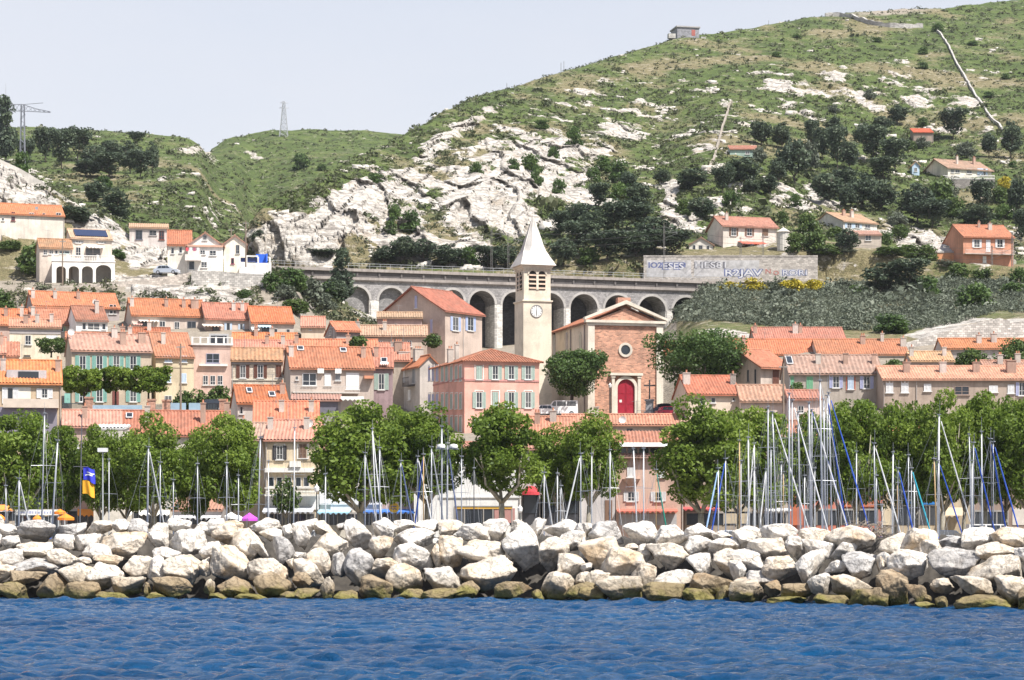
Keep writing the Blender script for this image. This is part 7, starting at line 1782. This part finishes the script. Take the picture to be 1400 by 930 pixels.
# boulders just outside the frame on both sides, and the crest's far side
for i in range(34):
    for sgn in (-1, 1):
        px = (-14 - rng0.uniform(0, 130)) if sgn < 0 else (1414 + rng0.uniform(0, 130)); wl = waterline(px); py = rng0.uniform(718, wl - 8); w = rng0.uniform(34, 58)
        sd += 1; add_rock(px, py, w, w * rng0.uniform(.55, .8), 'w' if py < 780 else 's', sd)
label_all(rocks, None)
# rubble core behind the boulders, coloured near black for the shade in the gaps
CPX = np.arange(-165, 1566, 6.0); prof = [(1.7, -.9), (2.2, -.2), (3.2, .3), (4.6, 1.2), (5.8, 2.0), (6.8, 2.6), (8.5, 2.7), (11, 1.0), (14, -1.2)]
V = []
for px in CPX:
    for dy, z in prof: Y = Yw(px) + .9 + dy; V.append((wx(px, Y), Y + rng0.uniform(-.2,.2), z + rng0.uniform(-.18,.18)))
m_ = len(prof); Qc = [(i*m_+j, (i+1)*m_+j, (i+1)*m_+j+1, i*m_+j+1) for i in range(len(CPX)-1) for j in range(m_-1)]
tag(np_mesh("rubble_mound", V, Qc, paint((.055,.048,.04), .95, 0, .5, "rubble_gap_shade", 2.5), False), kind="structure")
# brushwood lying on the crest
def brush():
    b = MB(); px, py = 1190, 727; Y = Yw(px) + 6.8; c_ = Vector((wx(px, Y), Y, wz(py, Y)))
    for i in range(130):
        a = rng0.uniform(0, 6.28); d = Vector((math.cos(a), math.sin(a)*.6, rng0.uniform(-.1,.35))); p = c_ + Vector((rng0.uniform(-.65,.65), rng0.uniform(-.5,.5), rng0.uniform(-.35,.25)))
        L = rng0.uniform(.3, .8); b.path([p, p + d*L*.5 + Vector((0,0,rng0.uniform(0,.15))), p + d*L], [.022,.018,.008], 4)
    tag(b.build("driftwood_heap", paint((.26,.22,.18), .9, var=.3)), "grey heap of tangled driftwood on the breakwater crest under the blue furled sails", "driftwood")
brush()

# ------------------------------------------------------------------ sailing boats moored behind the breakwater
ALU, WHT, WOOD, DARK = paint((.38,.39,.42), .35, .2, .08, "mast_aluminium"), paint((.62,.62,.62), .4, 0, .06, "mast_white"), paint((.45,.29,.13), .5, 0, .12, "mast_wood"), paint((.10,.10,.11), .5, 0, .05, "mast_dark")
STEEL = paint((.30,.31,.33), .4, .4, .05, "rigging_steel")
SAILC = {'b': paint((.02,.07,.36), .8, var=.12, name="blue_canvas"), 'w': paint((.50,.50,.50), .8, var=.08, name="white_canvas"), 't': paint((.02,.30,.40), .8, var=.1, name="teal_canvas"), 'n': paint((.06,.08,.16), .8, var=.1, name="navy_canvas"), 'l': paint((.30,.45,.66), .8, var=.1, name="pale_blue_canvas"), 'k': paint((.02,.28,.20), .8, name="green_canvas")}
HULL = [paint((.75,.75,.73), .25, var=.03, name="hull_white"), paint((.05,.09,.22), .25, var=.05, name="hull_navy"), paint((.72,.70,.62), .3, var=.03, name="hull_cream")]
MATN = {'a': (ALU, "silver"), 'w': (WHT, "white"), 'o': (WOOD, "wooden"), 'd': (DARK, "dark")}
SAILN = {'b': "blue", 'w': "white", 't': "teal", 'n': "navy", 'l': "pale blue", 'k': "green"}
MAST_LM = [(5,"at the left edge"),(60,"left of the flags"),(130,"right of the flags"),(205,"by the white awning"),(260,"by the terracotta shop"),(325,"by the purple parasol"),(360,"by the cream house"),(403,"by the balustraded house"),(445,"by the pale blue awning"),(510,"beneath the forked plane tree"),(550,"by the yellow round sign"),(600,"among the dome masts"),(640,"by the white shop"),(755,"before the arched awnings"),(810,"before the dark arched portal"),(870,"before the peach house"),(990,"below the white-chimneyed house"),(1025,"in the thin mast group"),(1060,"in the close cluster"),(1090,"beside the brick red shop"),(1120,"in the tallest cluster"),(1175,"right of the blue furled sails"),(1225,"before the cream pillar"),(1280,"by the thick pale mast"),(1340,"before the white van")]
boats = []
def boat(px, top, w=4.0, col='a', lean=0.0, stay=0, sail=None, main='b', Y=None, spr=1, ant=True):
    """mast px at its top, top row, width in photo pixels; stay: forestay foot, px to the right of the mast; sail: colour of the furled genoa"""
    Y = Y or (150 + (px * 7.3 + top * 3.1) % 32)
    s = Y / F; deck = 1.0; zt = wz(top, Y); hm = zt - deck; x = wx(px + lean, Y)
    r = empty("sailing_boat", (x, Y, 0)); tag(r, None, "sailboat", "sailing boats behind the breakwater")
    L = hm / 1.32; J = L * .36
    if stay:
        dx = stay * s; ca = max(-.97, min(.97, dx / J)); yaw = math.acos(ca) * (1 if rng0.random() < .5 else -1)
    else: yaw = math.radians(rng0.choice([70, 80, 95, 110, -80, -95, -70]))
    r.rotation_euler = (0, 0, yaw)
    # hull: bow at +x
    B = L * .16; b = MB(); st = [-.55, -.45, -.2, .1, .28, .40, .46]; wd = [.72, .85, 1.0, .9, .58, .22, .02]; vs = []
    for t, k in zip(st, wd):
        sh_ = .12 * max(0, t) * 3
        for q in ((-1, deck + sh_), (-.86, .35), (-.4, -.35), (0, -.5), (.4, -.35), (.86, .35), (1, deck + sh_)): vs.append((t*L, q[0]*k*B, q[1]))
    n = len(st); fs = [(i*7+j, (i+1)*7+j, (i+1)*7+j+1, i*7+j+1) for i in range(n-1) for j in range(6)] + [(i*7, i*7+6, (i+1)*7+6, (i+1)*7) for i in range(n-1)] + [tuple(range(7))]
    b.add(vs, fs); b.build("hull", HULL[int(px) % 3], r, False)
    b = MB(); b.box(-.18*L, -B*.5, deck + .003, .16*L, B*.5, deck + .42); b.box(-.16*L, -B*.42, deck + .423, .08*L, B*.42, deck + .6); b.build("cabin", HULL[0], r)
    mw = max(.036, w * s / 2 * .60); lx_ = lean * s
    c_, s_ = math.cos(-yaw), math.sin(-yaw); tip = Vector((-lx_*c_, -lx_*s_, zt))
    b = MB(); base = Vector((0, 0, deck + .4)); b.path([base, base.lerp(tip, .6), tip], [mw, mw*.95, mw*.72], 8); mo = b.build("mast", MATN[col][0], r, True)
    if ant:
        b = MB(); a_ = tip + Vector((.05, 0, 0)); b.tube(a_, a_ + Vector((0, 0, hm * rng0.uniform(.06, .12))), .013, n=4); b.tube(tip, tip + Vector((-.3, .1, .12)), .012, n=4); b.box(tip.x - .12, tip.y - .12, tip.z - .02, tip.x + .12, tip.y + .12, tip.z + .04); b.build("masthead_fitting", STEEL, mo)
    rg = MB()
    for k in range(spr):
        t = (.62 if spr == 1 else (.42, .72)[k]); p = base.lerp(tip, t); ww = B * (.72 - .18*k)
        b = MB(); b.tube(p + Vector((-.12, -ww, -.03)), p, .013, .018, 5); b.tube(p, p + Vector((-.12, ww, -.03)), .018, .013, 5); b.build("spreader", STEEL, mo)
        for sg in (-1, 1):
            rg.tube(tip, p + Vector((-.12, sg*ww, -.03)), .008, n=4, cap=False); rg.tube(p + Vector((-.12, sg*ww, -.03)), Vector((-.1, sg*B*.95, deck)), .008, n=4, cap=False)
    rg.tube(tip, Vector((-.54*L, 0, deck)), .008, n=4, cap=False)
    bow = Vector((J + .02*L, 0, deck + .35))
    rg.tube(tip, bow, .008, n=4, cap=False); rg.build("standing_rigging", STEEL, r)
    if sail:
        a_, c2 = tip.lerp(bow, .05), tip.lerp(bow, .95); b = MB(); n = 22; pts = [a_.lerp(c2, k/n) for k in range(n+1)]
        b.path(pts, [.024 + .034 * math.sin(math.pi * min(1, .12 + .8*k/n)) * (1 + .18*math.sin(k*2.3)) for k in range(n+1)], 7); b.build("furled_sail", SAILC[sail], r, True)
    # boom with its covered mainsail
    z = deck + .95; b = MB(); b.tube((-mw, 0, z), (-.40*L, 0, z + .1), .06, n=6); bo = b.build("boom", MATN['a'][0], r)
    b = MB(); n = 12; b.path([Vector((-mw - .02 - (.38*L)*k/n, 0, z + .22 + .1*k/n)) for k in range(n+1)], [.05 + .16*(1 - k/n)**.6 * (1 + .1*math.sin(k*1.9)) for k in range(n+1)], 7); b.build("sail_cover", SAILC[main], bo, True)
    what = ("tall " if hm > 11 else ("short " if hm < 6.5 else "")) + MATN[col][1] + "-masted sailboat" + (f" with {SAILN[sail]} furled foresail" if sail else "")
    boats.append(dict(o=r, px=px, what=what, where=nearest(MAST_LM, px)[1]))
    return r
for a in ((8,664,2.5,'a'),(26,654,4.5,'a',0,16,'w'),(61,565,3.2,'a',-5,0,None,'n',None,1),(79,602,4.5,'a',-10),(149,628,2.5,'w',0,0,None,'b'),(203,611,4.5,'a',-2,24,'w','b'),(219,632,3.2,'a'),(237,656,2.6,'a'),(270,634,2.8,'a'),(310,633,3,'a'),(326,650,3,'a'),
          (356,598,3.6,'a',-4,0,None,'b',None,2),(367,630,2.6,'w'),(403,585,2.8,'w',-2),(445,648,3,'w'),(499,619,3.2,'a',0,18,'w'),(509,586,3,'w',7,12,'w'),(519,612,3.2,'a'),
          (548,630,3.2,'w',0,24,'n','b'),(571,624,3.2,'a',0,27,'w','b'),(579,621,3,'o',0,-17,'b','b'),(590,611,3.4,'a',0,21,'w','l'),(604,583,4,'a'),(612,606,4.2,'a',-1,20,'n','b'),(631,624,2.8,'a'),(648,640,2.6,'d'),
          (744,646,2.8,'w',0,16,'w'),(762,647,2.8,'w'),(767,664,2.4,'a',-2),(794,620,3,'a',0,-30,'w','l'),(809,620,3,'w'),(834,615,4,'a'),(866,613,3.6,'w',6),(880,613,3.2,'w',0),(897,642,2.2,'o',0,20,'k','k'),
          (982,640,2.8,'w',0,-24,'l','b'),(992,627,2.8,'w',0,-26,'b','b'),(1011,602,3.6,'o'),(1013,630,2.6,'w'),(1023,598,4,'w',1),(1031,606,3.6,'w',2,-18,'w','b'),(1031,640,3,'w'),(1047,641,3.4,'a',0,-14,'w'),(1050,556,4,'a',0,0,None,'b',None,2),(1054,612,3.2,'a'),(1056,563,3.6,'a',7,46,'w','b',None,2),(1068,632,2.8,'a'),(1071,645,2.4,'o'),
          (1079,538,4.8,'a',0,0,None,'b',None,2),(1083,547,3.2,'a',0,50,'w','b'),(1091,563,4,'a',4,0,None,'b'),(1106,550,5,'a',3,56,'b','b',None,2),(1100,650,2.8,'w'),(1114,640,2.4,'w'),(1121,520,5,'a',4,0,None,'b',None,2),(1126,545,4.2,'a',3,0,None,'b'),(1110,560,2.8,'a',0,60,'w','b'),(1133,537,4.2,'a',5,52,'b','b',None,2),(1131,541,2.8,'a',0,36,'b','n'),
          (1171,617,2.8,'w'),(1195,606,3.4,'a',2,36,'w','b'),(1198,650,2.6,'a',0,0),(1206,690,2.2,'w'),(1221,618,4.2,'w',-1,0,None,'b'),(1227,660,2.4,'o'),(1228,640,2.4,'a',0,22,'b','b'),(1242,622,2.8,'a',0,0,None,'b'),(1250,659,3.4,'w'),(1246,640,2.6,'a',0,30,'t','t'),(1277,627,3.4,'o',4),
          (1284,567,4.8,'w',-2,50,'w','b',None,2),(1283,630,2.8,'a',2,38,'b','b'),(1325,594,3.6,'a',4),(1329,630,3,'w'),(1342,590,3.6,'w',1,0,None,'b'),(1354,600,2.8,'d',3,30,'b','b'),(1331,605,2.4,'a',0,38,'b','n'),(1358,604,2.4,'a',0,36,'b','b')):
    boat(*a)
label_all(boats, None)
# twin radar domes on the two tall masts by the yellow sign
for px, lab in ((604, "white radar dome on the taller of the twin dome masts"), (620, "white radar dome on the bracket of the shorter dome mast")):
    Y = 150 + (px * 7.3) % 10; c_ = (wx(px, Y), Y)
b = MB()
# flags on their staff
Yf_ = 172.0; xs_, zt_ = wx(108, Yf_), wz(566, Yf_)
fp = empty("flagpole", (xs_, Yf_, 0)); tag(fp, "thin dark flagpole leaning at the left end of the marina with a cross yard", "flagpole")
b = MB(); top = Vector((wx(112, Yf_) - xs_, 0, zt_)); b.tube((0, 0, -.5), top, .075, .035, 6); p = Vector((0,0,0)).lerp(top, .66); b.tube(p + Vector((-.55,0,0)), p + Vector((.55,0,0)), .03, n=5); b.build("pole", DARK, fp)
def flag(label, px0, px1, py0, py1, mat, emblem=None):
    x0, x1 = wx(px0, Yf_), wx(px1, Yf_); z1, z0 = wz(py0, Yf_), wz(py1, Yf_); nx, nz = 16, 8; V = []
    for j in range(nz + 1):
        for i in range(nx + 1):
            u, v = i/nx, j/nz; V.append((x0 + (x1-x0)*u*(.95 + .05*math.cos(v*2)), Yf_ + .16*math.sin(u*7 + v*1.5)*u, z0 + (z1-z0)*v + .10*math.sin(u*6)*u - .30*u*u*(1-v*.6)))
    Qf = [(j*(nx+1)+i, j*(nx+1)+i+1, (j+1)*(nx+1)+i+1, (j+1)*(nx+1)+i) for j in range(nz) for i in range(nx)]
    o_ = np_mesh("flag", V, Qf, mat, True); tag(o_, label, "flag")
    if emblem:
        eV = []; 
        for (u0, v0, u1, v1, t) in emblem:
            n = 6
            for k in range(n + 1):
                u = u0 + (u1-u0)*k/n; v = v0 + (v1-v0)*k/n
                for sgn in (-1, 1): vv = v + sgn*t; eV.append((x0 + (x1-x0)*u*(.95 + .05*math.cos(vv*2)), Yf_ + .16*math.sin(u*7 + vv*1.5)*u - .012, z0 + (z1-z0)*vv + .10*math.sin(u*6)*u - .30*u*u*(1-vv*.6)))
        n = 7; eQ = [(s*14 + 2*k, s*14 + 2*k + 2, s*14 + 2*k + 3, s*14 + 2*k + 1) for s in range(len(emblem)) for k in range(6)]
        np_mesh("emblem", eV, eQ, paint((.7,.7,.72), .7), False, parent=o_)
flag("royal blue flag with a pale wavy emblem flying above the orange one", 114, 130, 639, 656, paint((.03,.04,.48), .8, var=.06), [(.15,.35,.8,.55,.05),(.3,.6,.95,.68,.035)])
flag("orange flag flying below the blue one on the leaning staff", 113, 129, 657, 675, paint((.80,.36,.02), .8, var=.06))
# radar domes
for px, py, lab in ((603, 611, "white radar dome on the taller of the twin dome masts"), (620, 611, "white radar dome on the bracket between the twin dome masts")):
    Y = 150 + (604 * 7.3 + 583 * 3.1) % 32 if px == 603 else 150 + (612 * 7.3 + 606 * 3.1) % 32
    Y -= .35; r = empty("radar_dome", (wx(px, Y), Y, wz(py + 2, Y))); tag(r, lab, "radar dome")
    b = MB(); b.lathe([(.05,0),(.28,.02),(.30,.12),(.26,.26),(.05,.30)], 14); b.build("dome", paint(WHITE, .35), r)
    b = MB(); b.box(-.35, -.06, -.07, .35, .3, -.003); b.build("bracket", STEEL, r)

# ------------------------------------------------------------------ quay and street things
def lamp_post(px, top, Y, label, double=False):
    x = wx(px, Y); g = ground_at(px, Y); h_ = wz(top, Y) - g; r = empty("street_lamp", (x, Y, g)); tag(r, label, "street lamp")
    b = MB(); b.lathe([(.14, 0), (.13, .5), (.075, .6), (.055, h_ - .1)], 8); b.build("post", paint((.42,.44,.45) if double else (.09,.10,.10), .5, .2), r)
    b = MB()
    if double: b.box(-.42, -.28, h_ - .06, .42, .28, h_ + .28); b.box(-.36, -.22, h_ - .1, .36, .22, h_ - .063)
    else: b.lathe([(.05, h_ - .1), (.2, h_ + .05), (.24, h_ + .35), (.1, h_ + .5), (.02, h_ + .65)], 10)
    b.build("lamp_head", paint((.72,.72,.72), .4), r)
lamp_post(140.5, 617, 205, "tall grey quay lamp with a broad white head right of the flags", True)
lamp_post(433, 672, 206, "dark lantern post beside the balustraded house's right corner")
lamp_post(711, 700, 206, "dark lantern post between the white quayside shop and the first portal")
lamp_post(834, 530, 305, "slim dark lamp post before the church's left brick panel")
def street_light(px, top, base, Y, label):
    x = wx(px, Y); zb_ = wz(base, Y); h_ = wz(top, Y) - zb_; r = empty("utility_pole", (x, Y, zb_)); tag(r, label, "utility pole")
    b = MB(); b.tube((0,0,0),(0,0,h_),.13,.09,7); b.build("pole", paint((.22,.17,.13), .9), r); b = MB(); b.box(-.5,-.05,h_-.45,.5,.05,h_-.33); b.build("crossarm", paint((.3,.28,.26), .7), r)
street_light(247, 470, 562, 266, "brown wooden pole standing before the cream house with pale blue shutters")
street_light(85.5, 327, 390, 378, "brown wooden pole in front of the solar villa's arcade")
street_light(336, 302, 365, 384, "dark wooden pole behind the cream gabled house")
street_light(316, 312, 345, 420, "dark thin pole behind the white gabled house")
street_light(1071, 497, 590, 256, "white post beside the gabled house with the brown shutter")
def parasol(px, top, base, Y, w, col, label, sides=8):
    x = wx(px, Y); zb_ = ground_at(px, Y); r_ = w/2/F*Y; zt_ = wz(top, Y); ze_ = wz(base, Y); r = empty("parasol", (x, Y, zb_)); tag(r, label, "parasol")
    b = MB(); b.tube((0,0,0),(0,0,zt_-zb_),.035,n=6); b.lathe([(.3,0),(.28,.08),(.05,.1)], 10); b.build("pole", paint((.5,.45,.4), .5), r)
    b = MB(); n = sides; vs = [(0,0,zt_-zb_)] + [(r_*math.cos(2*math.pi*k/n), r_*math.sin(2*math.pi*k/n), ze_-zb_) for k in range(n)] + [(r_*math.cos(2*math.pi*k/n), r_*math.sin(2*math.pi*k/n), ze_-zb_-.22) for k in range(n)]
    b.add(vs, [(0,1+k,1+(k+1)%n) for k in range(n)] + [(1+k,1+n+k,1+n+(k+1)%n,1+(k+1)%n) for k in range(n)]); b.build("canopy", paint(col, .8, var=.06), r)
OR_ = (.80,.24,.02)
for px, top, base, w, col, lab in ((90,702,708,23,OR_,"orange parasol in front of the quay between the leaning masts and the flags"), (51,703,709,13,OR_,"small orange parasol beside the white sign board"), (1,703,708,12,OR_,"orange parasol cut by the picture's left edge"),
                                   (82,696,700,16,OR_,"orange parasol behind the larger one left of the flags"), (316,700,706,20,(.76,.75,.73),"white parasol left of the purple one"), (326,704,709,16,(.76,.75,.73),"smaller white parasol just beside the purple one"), (341,701,709,24,(.50,.07,.55),"purple parasol at the cream house's foot")):
    parasol(px, top, base, 206 + (px % 5), w, col, lab)
def shelter():
    Y = 212; x0, x1 = wx(21, Y), wx(80, Y); g = ground_at(50, Y); r = empty("terrace_shelter", (x0, Y, g)); tag(r, "glazed cafe shelter with a long white sign board at the quay's left end", "shelter")
    L = x1 - x0; b = MB(); zt_ = wz(703, Y) - g
    for i in range(7): b.box(L*i/6 - .05, -.05, 0, L*i/6 + .05, .05, zt_)
    for i in range(2): b.box(-.05 + i*L, 2.9, 0, .05 + i*L, 3, zt_)
    b.box(-.1, -.1, zt_ + .003, L + .1, 3.1, zt_ + .12); b.build("frame", paint((.42,.45,.47), .5), r)
    b = MB(); b.box(0, -.16, zt_ - .1, L, -.053, zt_ + .42); s_ = b.build("sign_board", paint((.70,.70,.69), .5), r)
    k = MB()
    for i in range(14): k.box(.5 + i*.27, -.172, zt_ + .06, .5 + i*.27 + rng0.uniform(.1,.2), -.163, zt_ + .06 + rng0.uniform(.14,.22))
    k.build("lettering", paint((.35,.38,.55), .5), s_)
    b = MB(); b.box(0, -.02, .1, L, .0, zt_ - .2); b.build("pane", glass_mat(), r)
shelter()
def round_sign():
    Y = 214; r = empty("round_sign", (wx(538.5, Y), Y, wz(694, Y))); tag(r, "round yellow hanging sign with a blue squiggle near the blue awning", "sign"); R = .46
    b = MB(); n = 28
    for y in (-.06, .06): b.add([(0,y,0)] + [(R*math.cos(2*math.pi*k/n), y, R*math.sin(2*math.pi*k/n)) for k in range(n)], [(0,1+k,1+(k+1)%n) if y < 0 else (0,1+(k+1)%n,1+k) for k in range(n)])
    b.build("disc", paint((.78,.50,.05), .45), r)
    b = MB(); disc(b, 0, 0, R, R + .05, -.075, .075); b.build("rim", paint((.7,.68,.6), .5), r)
    b = MB(); pts = [Vector((-.28 + .56*k/10, -.075, -.12 + .1*math.sin(k*1.25))) for k in range(11)]; b.path(pts, [.035]*11, 5); b.box(-.26, -.075, .06, .26, -.065, .15); b.build("emblem", paint((.10,.10,.35), .5), r)
    b = MB(); b.tube((0,0,-R-.05),(0,0,ground_at(538,Y) - wz(694,Y)),.04,n=6); b.build("post", STEEL, r)
round_sign()
# writing on the shop boards
def board_text(txt, px, py, Y, h_, mat, label):
    o_ = lettering(txt, 0, 0, h_, .006, mat, None, "shop_lettering"); o_.location = (wx(px, Y), Y, wz(py, Y)); return tag(o_, label, "lettering")
board_text("LA MARINE", 453, 696.5, 231.65, .42, paint((.45,.10,.12), .5), "dark red shop lettering on the pale name board over the pale blue awning") if False else None

CARM = {}
def car(px, Y, base, label, col, length=4.1, yaw=0.0, van=False, z=None):
    """side profile swept over its width, wheels, glazing and lamps as parts"""
    x = wx(px, Y); z = wz(base, Y) if z is None else z; r = empty("parked_van" if van else "parked_car", (x, Y, z), math.radians(yaw)); tag(r, label, "van" if van else "car")
    L, Wd = length, 1.72 if not van else 1.9
    body = [(-.5,.28),(-.5,.62),(-.47,.80),(-.24,.90),(-.235,.905),(.40,.93),(.49,.88),(.5,.5),(.49,.28)] if not van else [(-.5,.3),(-.5,.8),(-.47,1.05),(-.34,1.2),(-.335,1.205),(.495,1.22),(.5,.9),(.5,.3)]
    roof = [(-.24,.90),(-.09,1.42),(.22,1.46),(.36,1.34),(.40,.93)] if not van else [(-.34,1.2),(-.22,1.92),(-.15,2.0),(.49,2.0),(.495,1.22)]
    def sweep(prof, w0, w1, b):
        n = len(prof); zs = [p[1] for p in prof]; z0_, z1_ = min(zs), max(zs)
        hw = lambda z_: (w0 + (w1 - w0) * (z_ - z0_) / (z1_ - z0_)) / 2
        vs = [(p[0]*L, -hw(p[1]), p[1]) for p in prof] + [(p[0]*L, hw(p[1]), p[1]) for p in prof]
        b.add(vs, [tuple(range(n-1,-1,-1)), tuple(range(n, 2*n))] + [(i, (i+1)%n, n+(i+1)%n, n+i) for i in range(n)])
    m = paint(col, .25, .1, .03, "car_paint"); b = MB(); sweep(body, Wd, Wd*.97, b); b.build("body", m, r)
    b = MB(); sweep(roof, Wd*.95, Wd*.76 if not van else Wd*.9, b); b.build("cabin", m, r)
    g = glass_mat(); rf = roof; b = MB(); zl, zh = rf[0][1] + .06, rf[2][1] - .1
    for a, c in (((-.19, -.03), (-.07, -.02)), ((-.02, .17), (-.01, .16)), ((.18, .34), (.17, .28))) if not van else (((-.29,-.14),(-.2,-.13)),((-.11,.15),(-.11,.15)),((.18,.44),(.18,.44))):
        for sg in (-1, 1):
            y0 = sg * (Wd*.95/2 + .004); y1 = sg * ((Wd*.80 if not van else Wd*.905)/2 + .006)
            b.add([(a[0]*L, y0, zl), (a[1]*L, y0, zl), (c[1]*L, y1, zh), (c[0]*L, y1, zh)], [(0,1,2,3) if sg < 0 else (3,2,1,0)])
    b.add([(rf[0][0]*L + .05, -Wd*.40, rf[0][1] + .05), (rf[0][0]*L + .05, Wd*.40, rf[0][1] + .05), (rf[1][0]*L - .03, Wd*.34, rf[1][1] - .05), (rf[1][0]*L - .03, -Wd*.34, rf[1][1] - .05)], [(0,3,2,1)])
    b.build("window", g, r)
    for sx in (-.32, .31):
        for sg in (-1, 1):
            b = MB(); c_ = Vector((sx*L, sg*(Wd/2 - .1), .31)); b.tube(c_ - Vector((0,.11,0)), c_ + Vector((0,.11,0)), .31, n=14); w_ = b.build("wheel", paint((.02,.02,.02), .8), r)
            b = MB(); b.tube(c_ + Vector((0, sg*.111, 0)), c_ + Vector((0, sg*.125, 0)), .19, n=12); b.build("rim", paint((.5,.5,.52), .3, .6), w_)
    for sg in (-1, 1):
        b = MB(); b.box(-.5*L - .012, sg*.62 - .16, .58, -.5*L + .02, sg*.62 + .16, .74); b.build("headlight", paint((.7,.7,.7), .2), r)
        b = MB(); b.box(.5*L - .03, sg*.7 - .08, .62, .5*L + .012, sg*.7 + .08, .85); b.build("tail_light", paint((.4,.02,.02), .3), r)
    return r
car(766, 302.5, 569, "white van parked under the round tree beside the pink corner house", (.74,.74,.74), 4.5, 3, True)
car(741, 301.8, 569, "white hatchback parked behind the white van's nose at the pink corner house", (.70,.70,.70), 3.6, 8)
car(917, 301.5, 571, "red car parked at the right end of the church forecourt", (.52,.02,.06), 3.9, 190)
car(912, 306, 567, "dark blue car parked behind the red car by the church", (.03,.04,.08), 3.9, 190)
car(930, 311, 566, "white car parked behind the dark blue car right of the church", (.7,.7,.7), 3.9, 185)
car(228, 379, 375, "silver car parked on the rubble wall beside the white gabled house", (.42,.46,.52), 4.1, 172, z=wz(375.5, 379))
car(286, 270.5, 563, "black car behind the garden fence under the pink modern house", (.03,.03,.035), 4.2, 5)
car(1357, 209, 727, "white van parked under the rightmost plane trees", (.75,.75,.75), 4.6, 180, True, z=ground_at(1357, 209))
for px, c, lab in ((905,(.72,.72,.72),"white car on the quay before the peach house's shutters"), (420,(.7,.7,.7),"white car in front of the grey awning shop"), (1005,(.55,.57,.6),"grey car behind the thin mast group"), (1300,(.08,.09,.12),"dark car behind the thick pale mast")):
    car(px, 210, 727, lab, c, 4.1, 180 if px > 1000 else 0, z=ground_at(px, 210))
railing("grey quay railing behind the right boats", [(wx(1240, 200), 200, ground_at(1240, 200)), (wx(1345, 200), 200, ground_at(1345, 200))], 1.05, 1.6, (.3,.31,.33), r=.03)
# pylons
def pylon():
    px, Y = 388, 1112; g = wz(180, Y) - 3; hgt = wz(139, Y) - g; r = empty("pylon", (wx(px, Y), Y, g)); tag(r, "steel lattice pylon standing on the distant green hill", "pylon"); b = MB()
    w0, w1 = 2.0, .5; lv = 8
    P4 = lambda t: [Vector((sx*(w0 + (w1-w0)*t), sy*(w0 + (w1-w0)*t), hgt*t)) for sx, sy in ((-1,-1),(1,-1),(1,1),(-1,1))]
    for k in range(lv):
        a, c = P4(k/lv), P4((k+1)/lv)
        for i in range(4): j = (i+1) % 4; b.tube(a[i], c[i], .16, n=4); b.tube(a[i], c[j], .09, n=3); b.tube(a[j], c[i], .09, n=3); b.tube(c[i], c[j], .09, n=3)
    b.build("lattice_tower", paint((.42,.43,.45), .5, .3), r)
    b = MB()
    for z, l in ((hgt*.96, 1.9), (hgt*.82, 2.4)): b.tube((-l,0,z),(l,0,z),.13,n=4); b.tube((-l,0,z),(0,0,z+.9),.08,n=3); b.tube((l,0,z),(0,0,z+.9),.08,n=3)
    b.build("cross_arm", paint((.42,.43,.45), .5, .3), r)
pylon()
def gantry():
    Y = 640; px = 31; g = ground_at(px, Y) - 2; zt_ = wz(143, Y); r = empty("pylon", (wx(px, Y), Y, g)); tag(r, "dark steel mast with a long horizontal lattice arm at the upper left", "pylon"); h_ = zt_ - g; b = MB()
    m = paint((.22,.23,.26), .5, .3)
    for dx in (-.5, .5):
        for dy in (-.5, .5): b.tube((dx*1.5, dy*1.5, 0), (dx*.8, dy*.8, h_), .13, n=4)
    for k in range(16): z, z2 = h_*k/16, h_*(k+1)/16; s = 1 if k % 2 else -1; b.tube((-.6*s,-.5,z),(.6*s,-.5,z2),.07,n=3); b.tube((-.6*s,.5,z),(.6*s,.5,z2),.07,n=3)
    b.build("lattice_tower", m, r)
    b = MB(); u = lambda p: wx(p, Y) - wx(px, Y); zz = lambda p: wz(p, Y) - g
    q = [(14,143),(31,143),(50,149),(69,153)]; q2 = [(14,152),(31,152),(50,153),(69,154)]
    for a in range(3): b.tube((u(q[a][0]),0,zz(q[a][1])),(u(q[a+1][0]),0,zz(q[a+1][1])),.13,n=4); b.tube((u(q2[a][0]),0,zz(q2[a][1])),(u(q2[a+1][0]),0,zz(q2[a+1][1])),.13,n=4)
    for k in range(9):
        x0, x1 = 14 + 6.1*k, 14 + 6.1*(k+1); t = lambda x, Q_: float(np.interp(x, *zip(*Q_))); b.tube((u(x0),0,zz(t(x0,q))),(u(x1),0,zz(t(x1,q2))),.06,n=3); b.tube((u(x0),0,zz(t(x0,q2))),(u(x1),0,zz(t(x1,q))),.06,n=3)
    b.tube((u(31),0,zz(143)),(u(56),3,zz(138)),.08,n=3); b.build("lattice_arm", m, r)
gantry()
for px, py, lab in ((767,86,"thin post on the skyline of the big hill, left of its pair"), (771,84,"thin post on the skyline of the big hill, right of its pair"), (693,114,"short post on the skyline lower down the big hill"), (1051,28,"small post on the skyline right of the stone lookout")):
    Y = float(np.interp(px, RID_X, RID_YY)); g = ground_at(px, Y); b = MB(); x = wx(px, Y); b.tube((x, Y, g - .5), (x, Y, wz(py, Y)), .09, n=5); tag(b.build("marker_post", paint((.2,.2,.2), .7)), lab, "post")
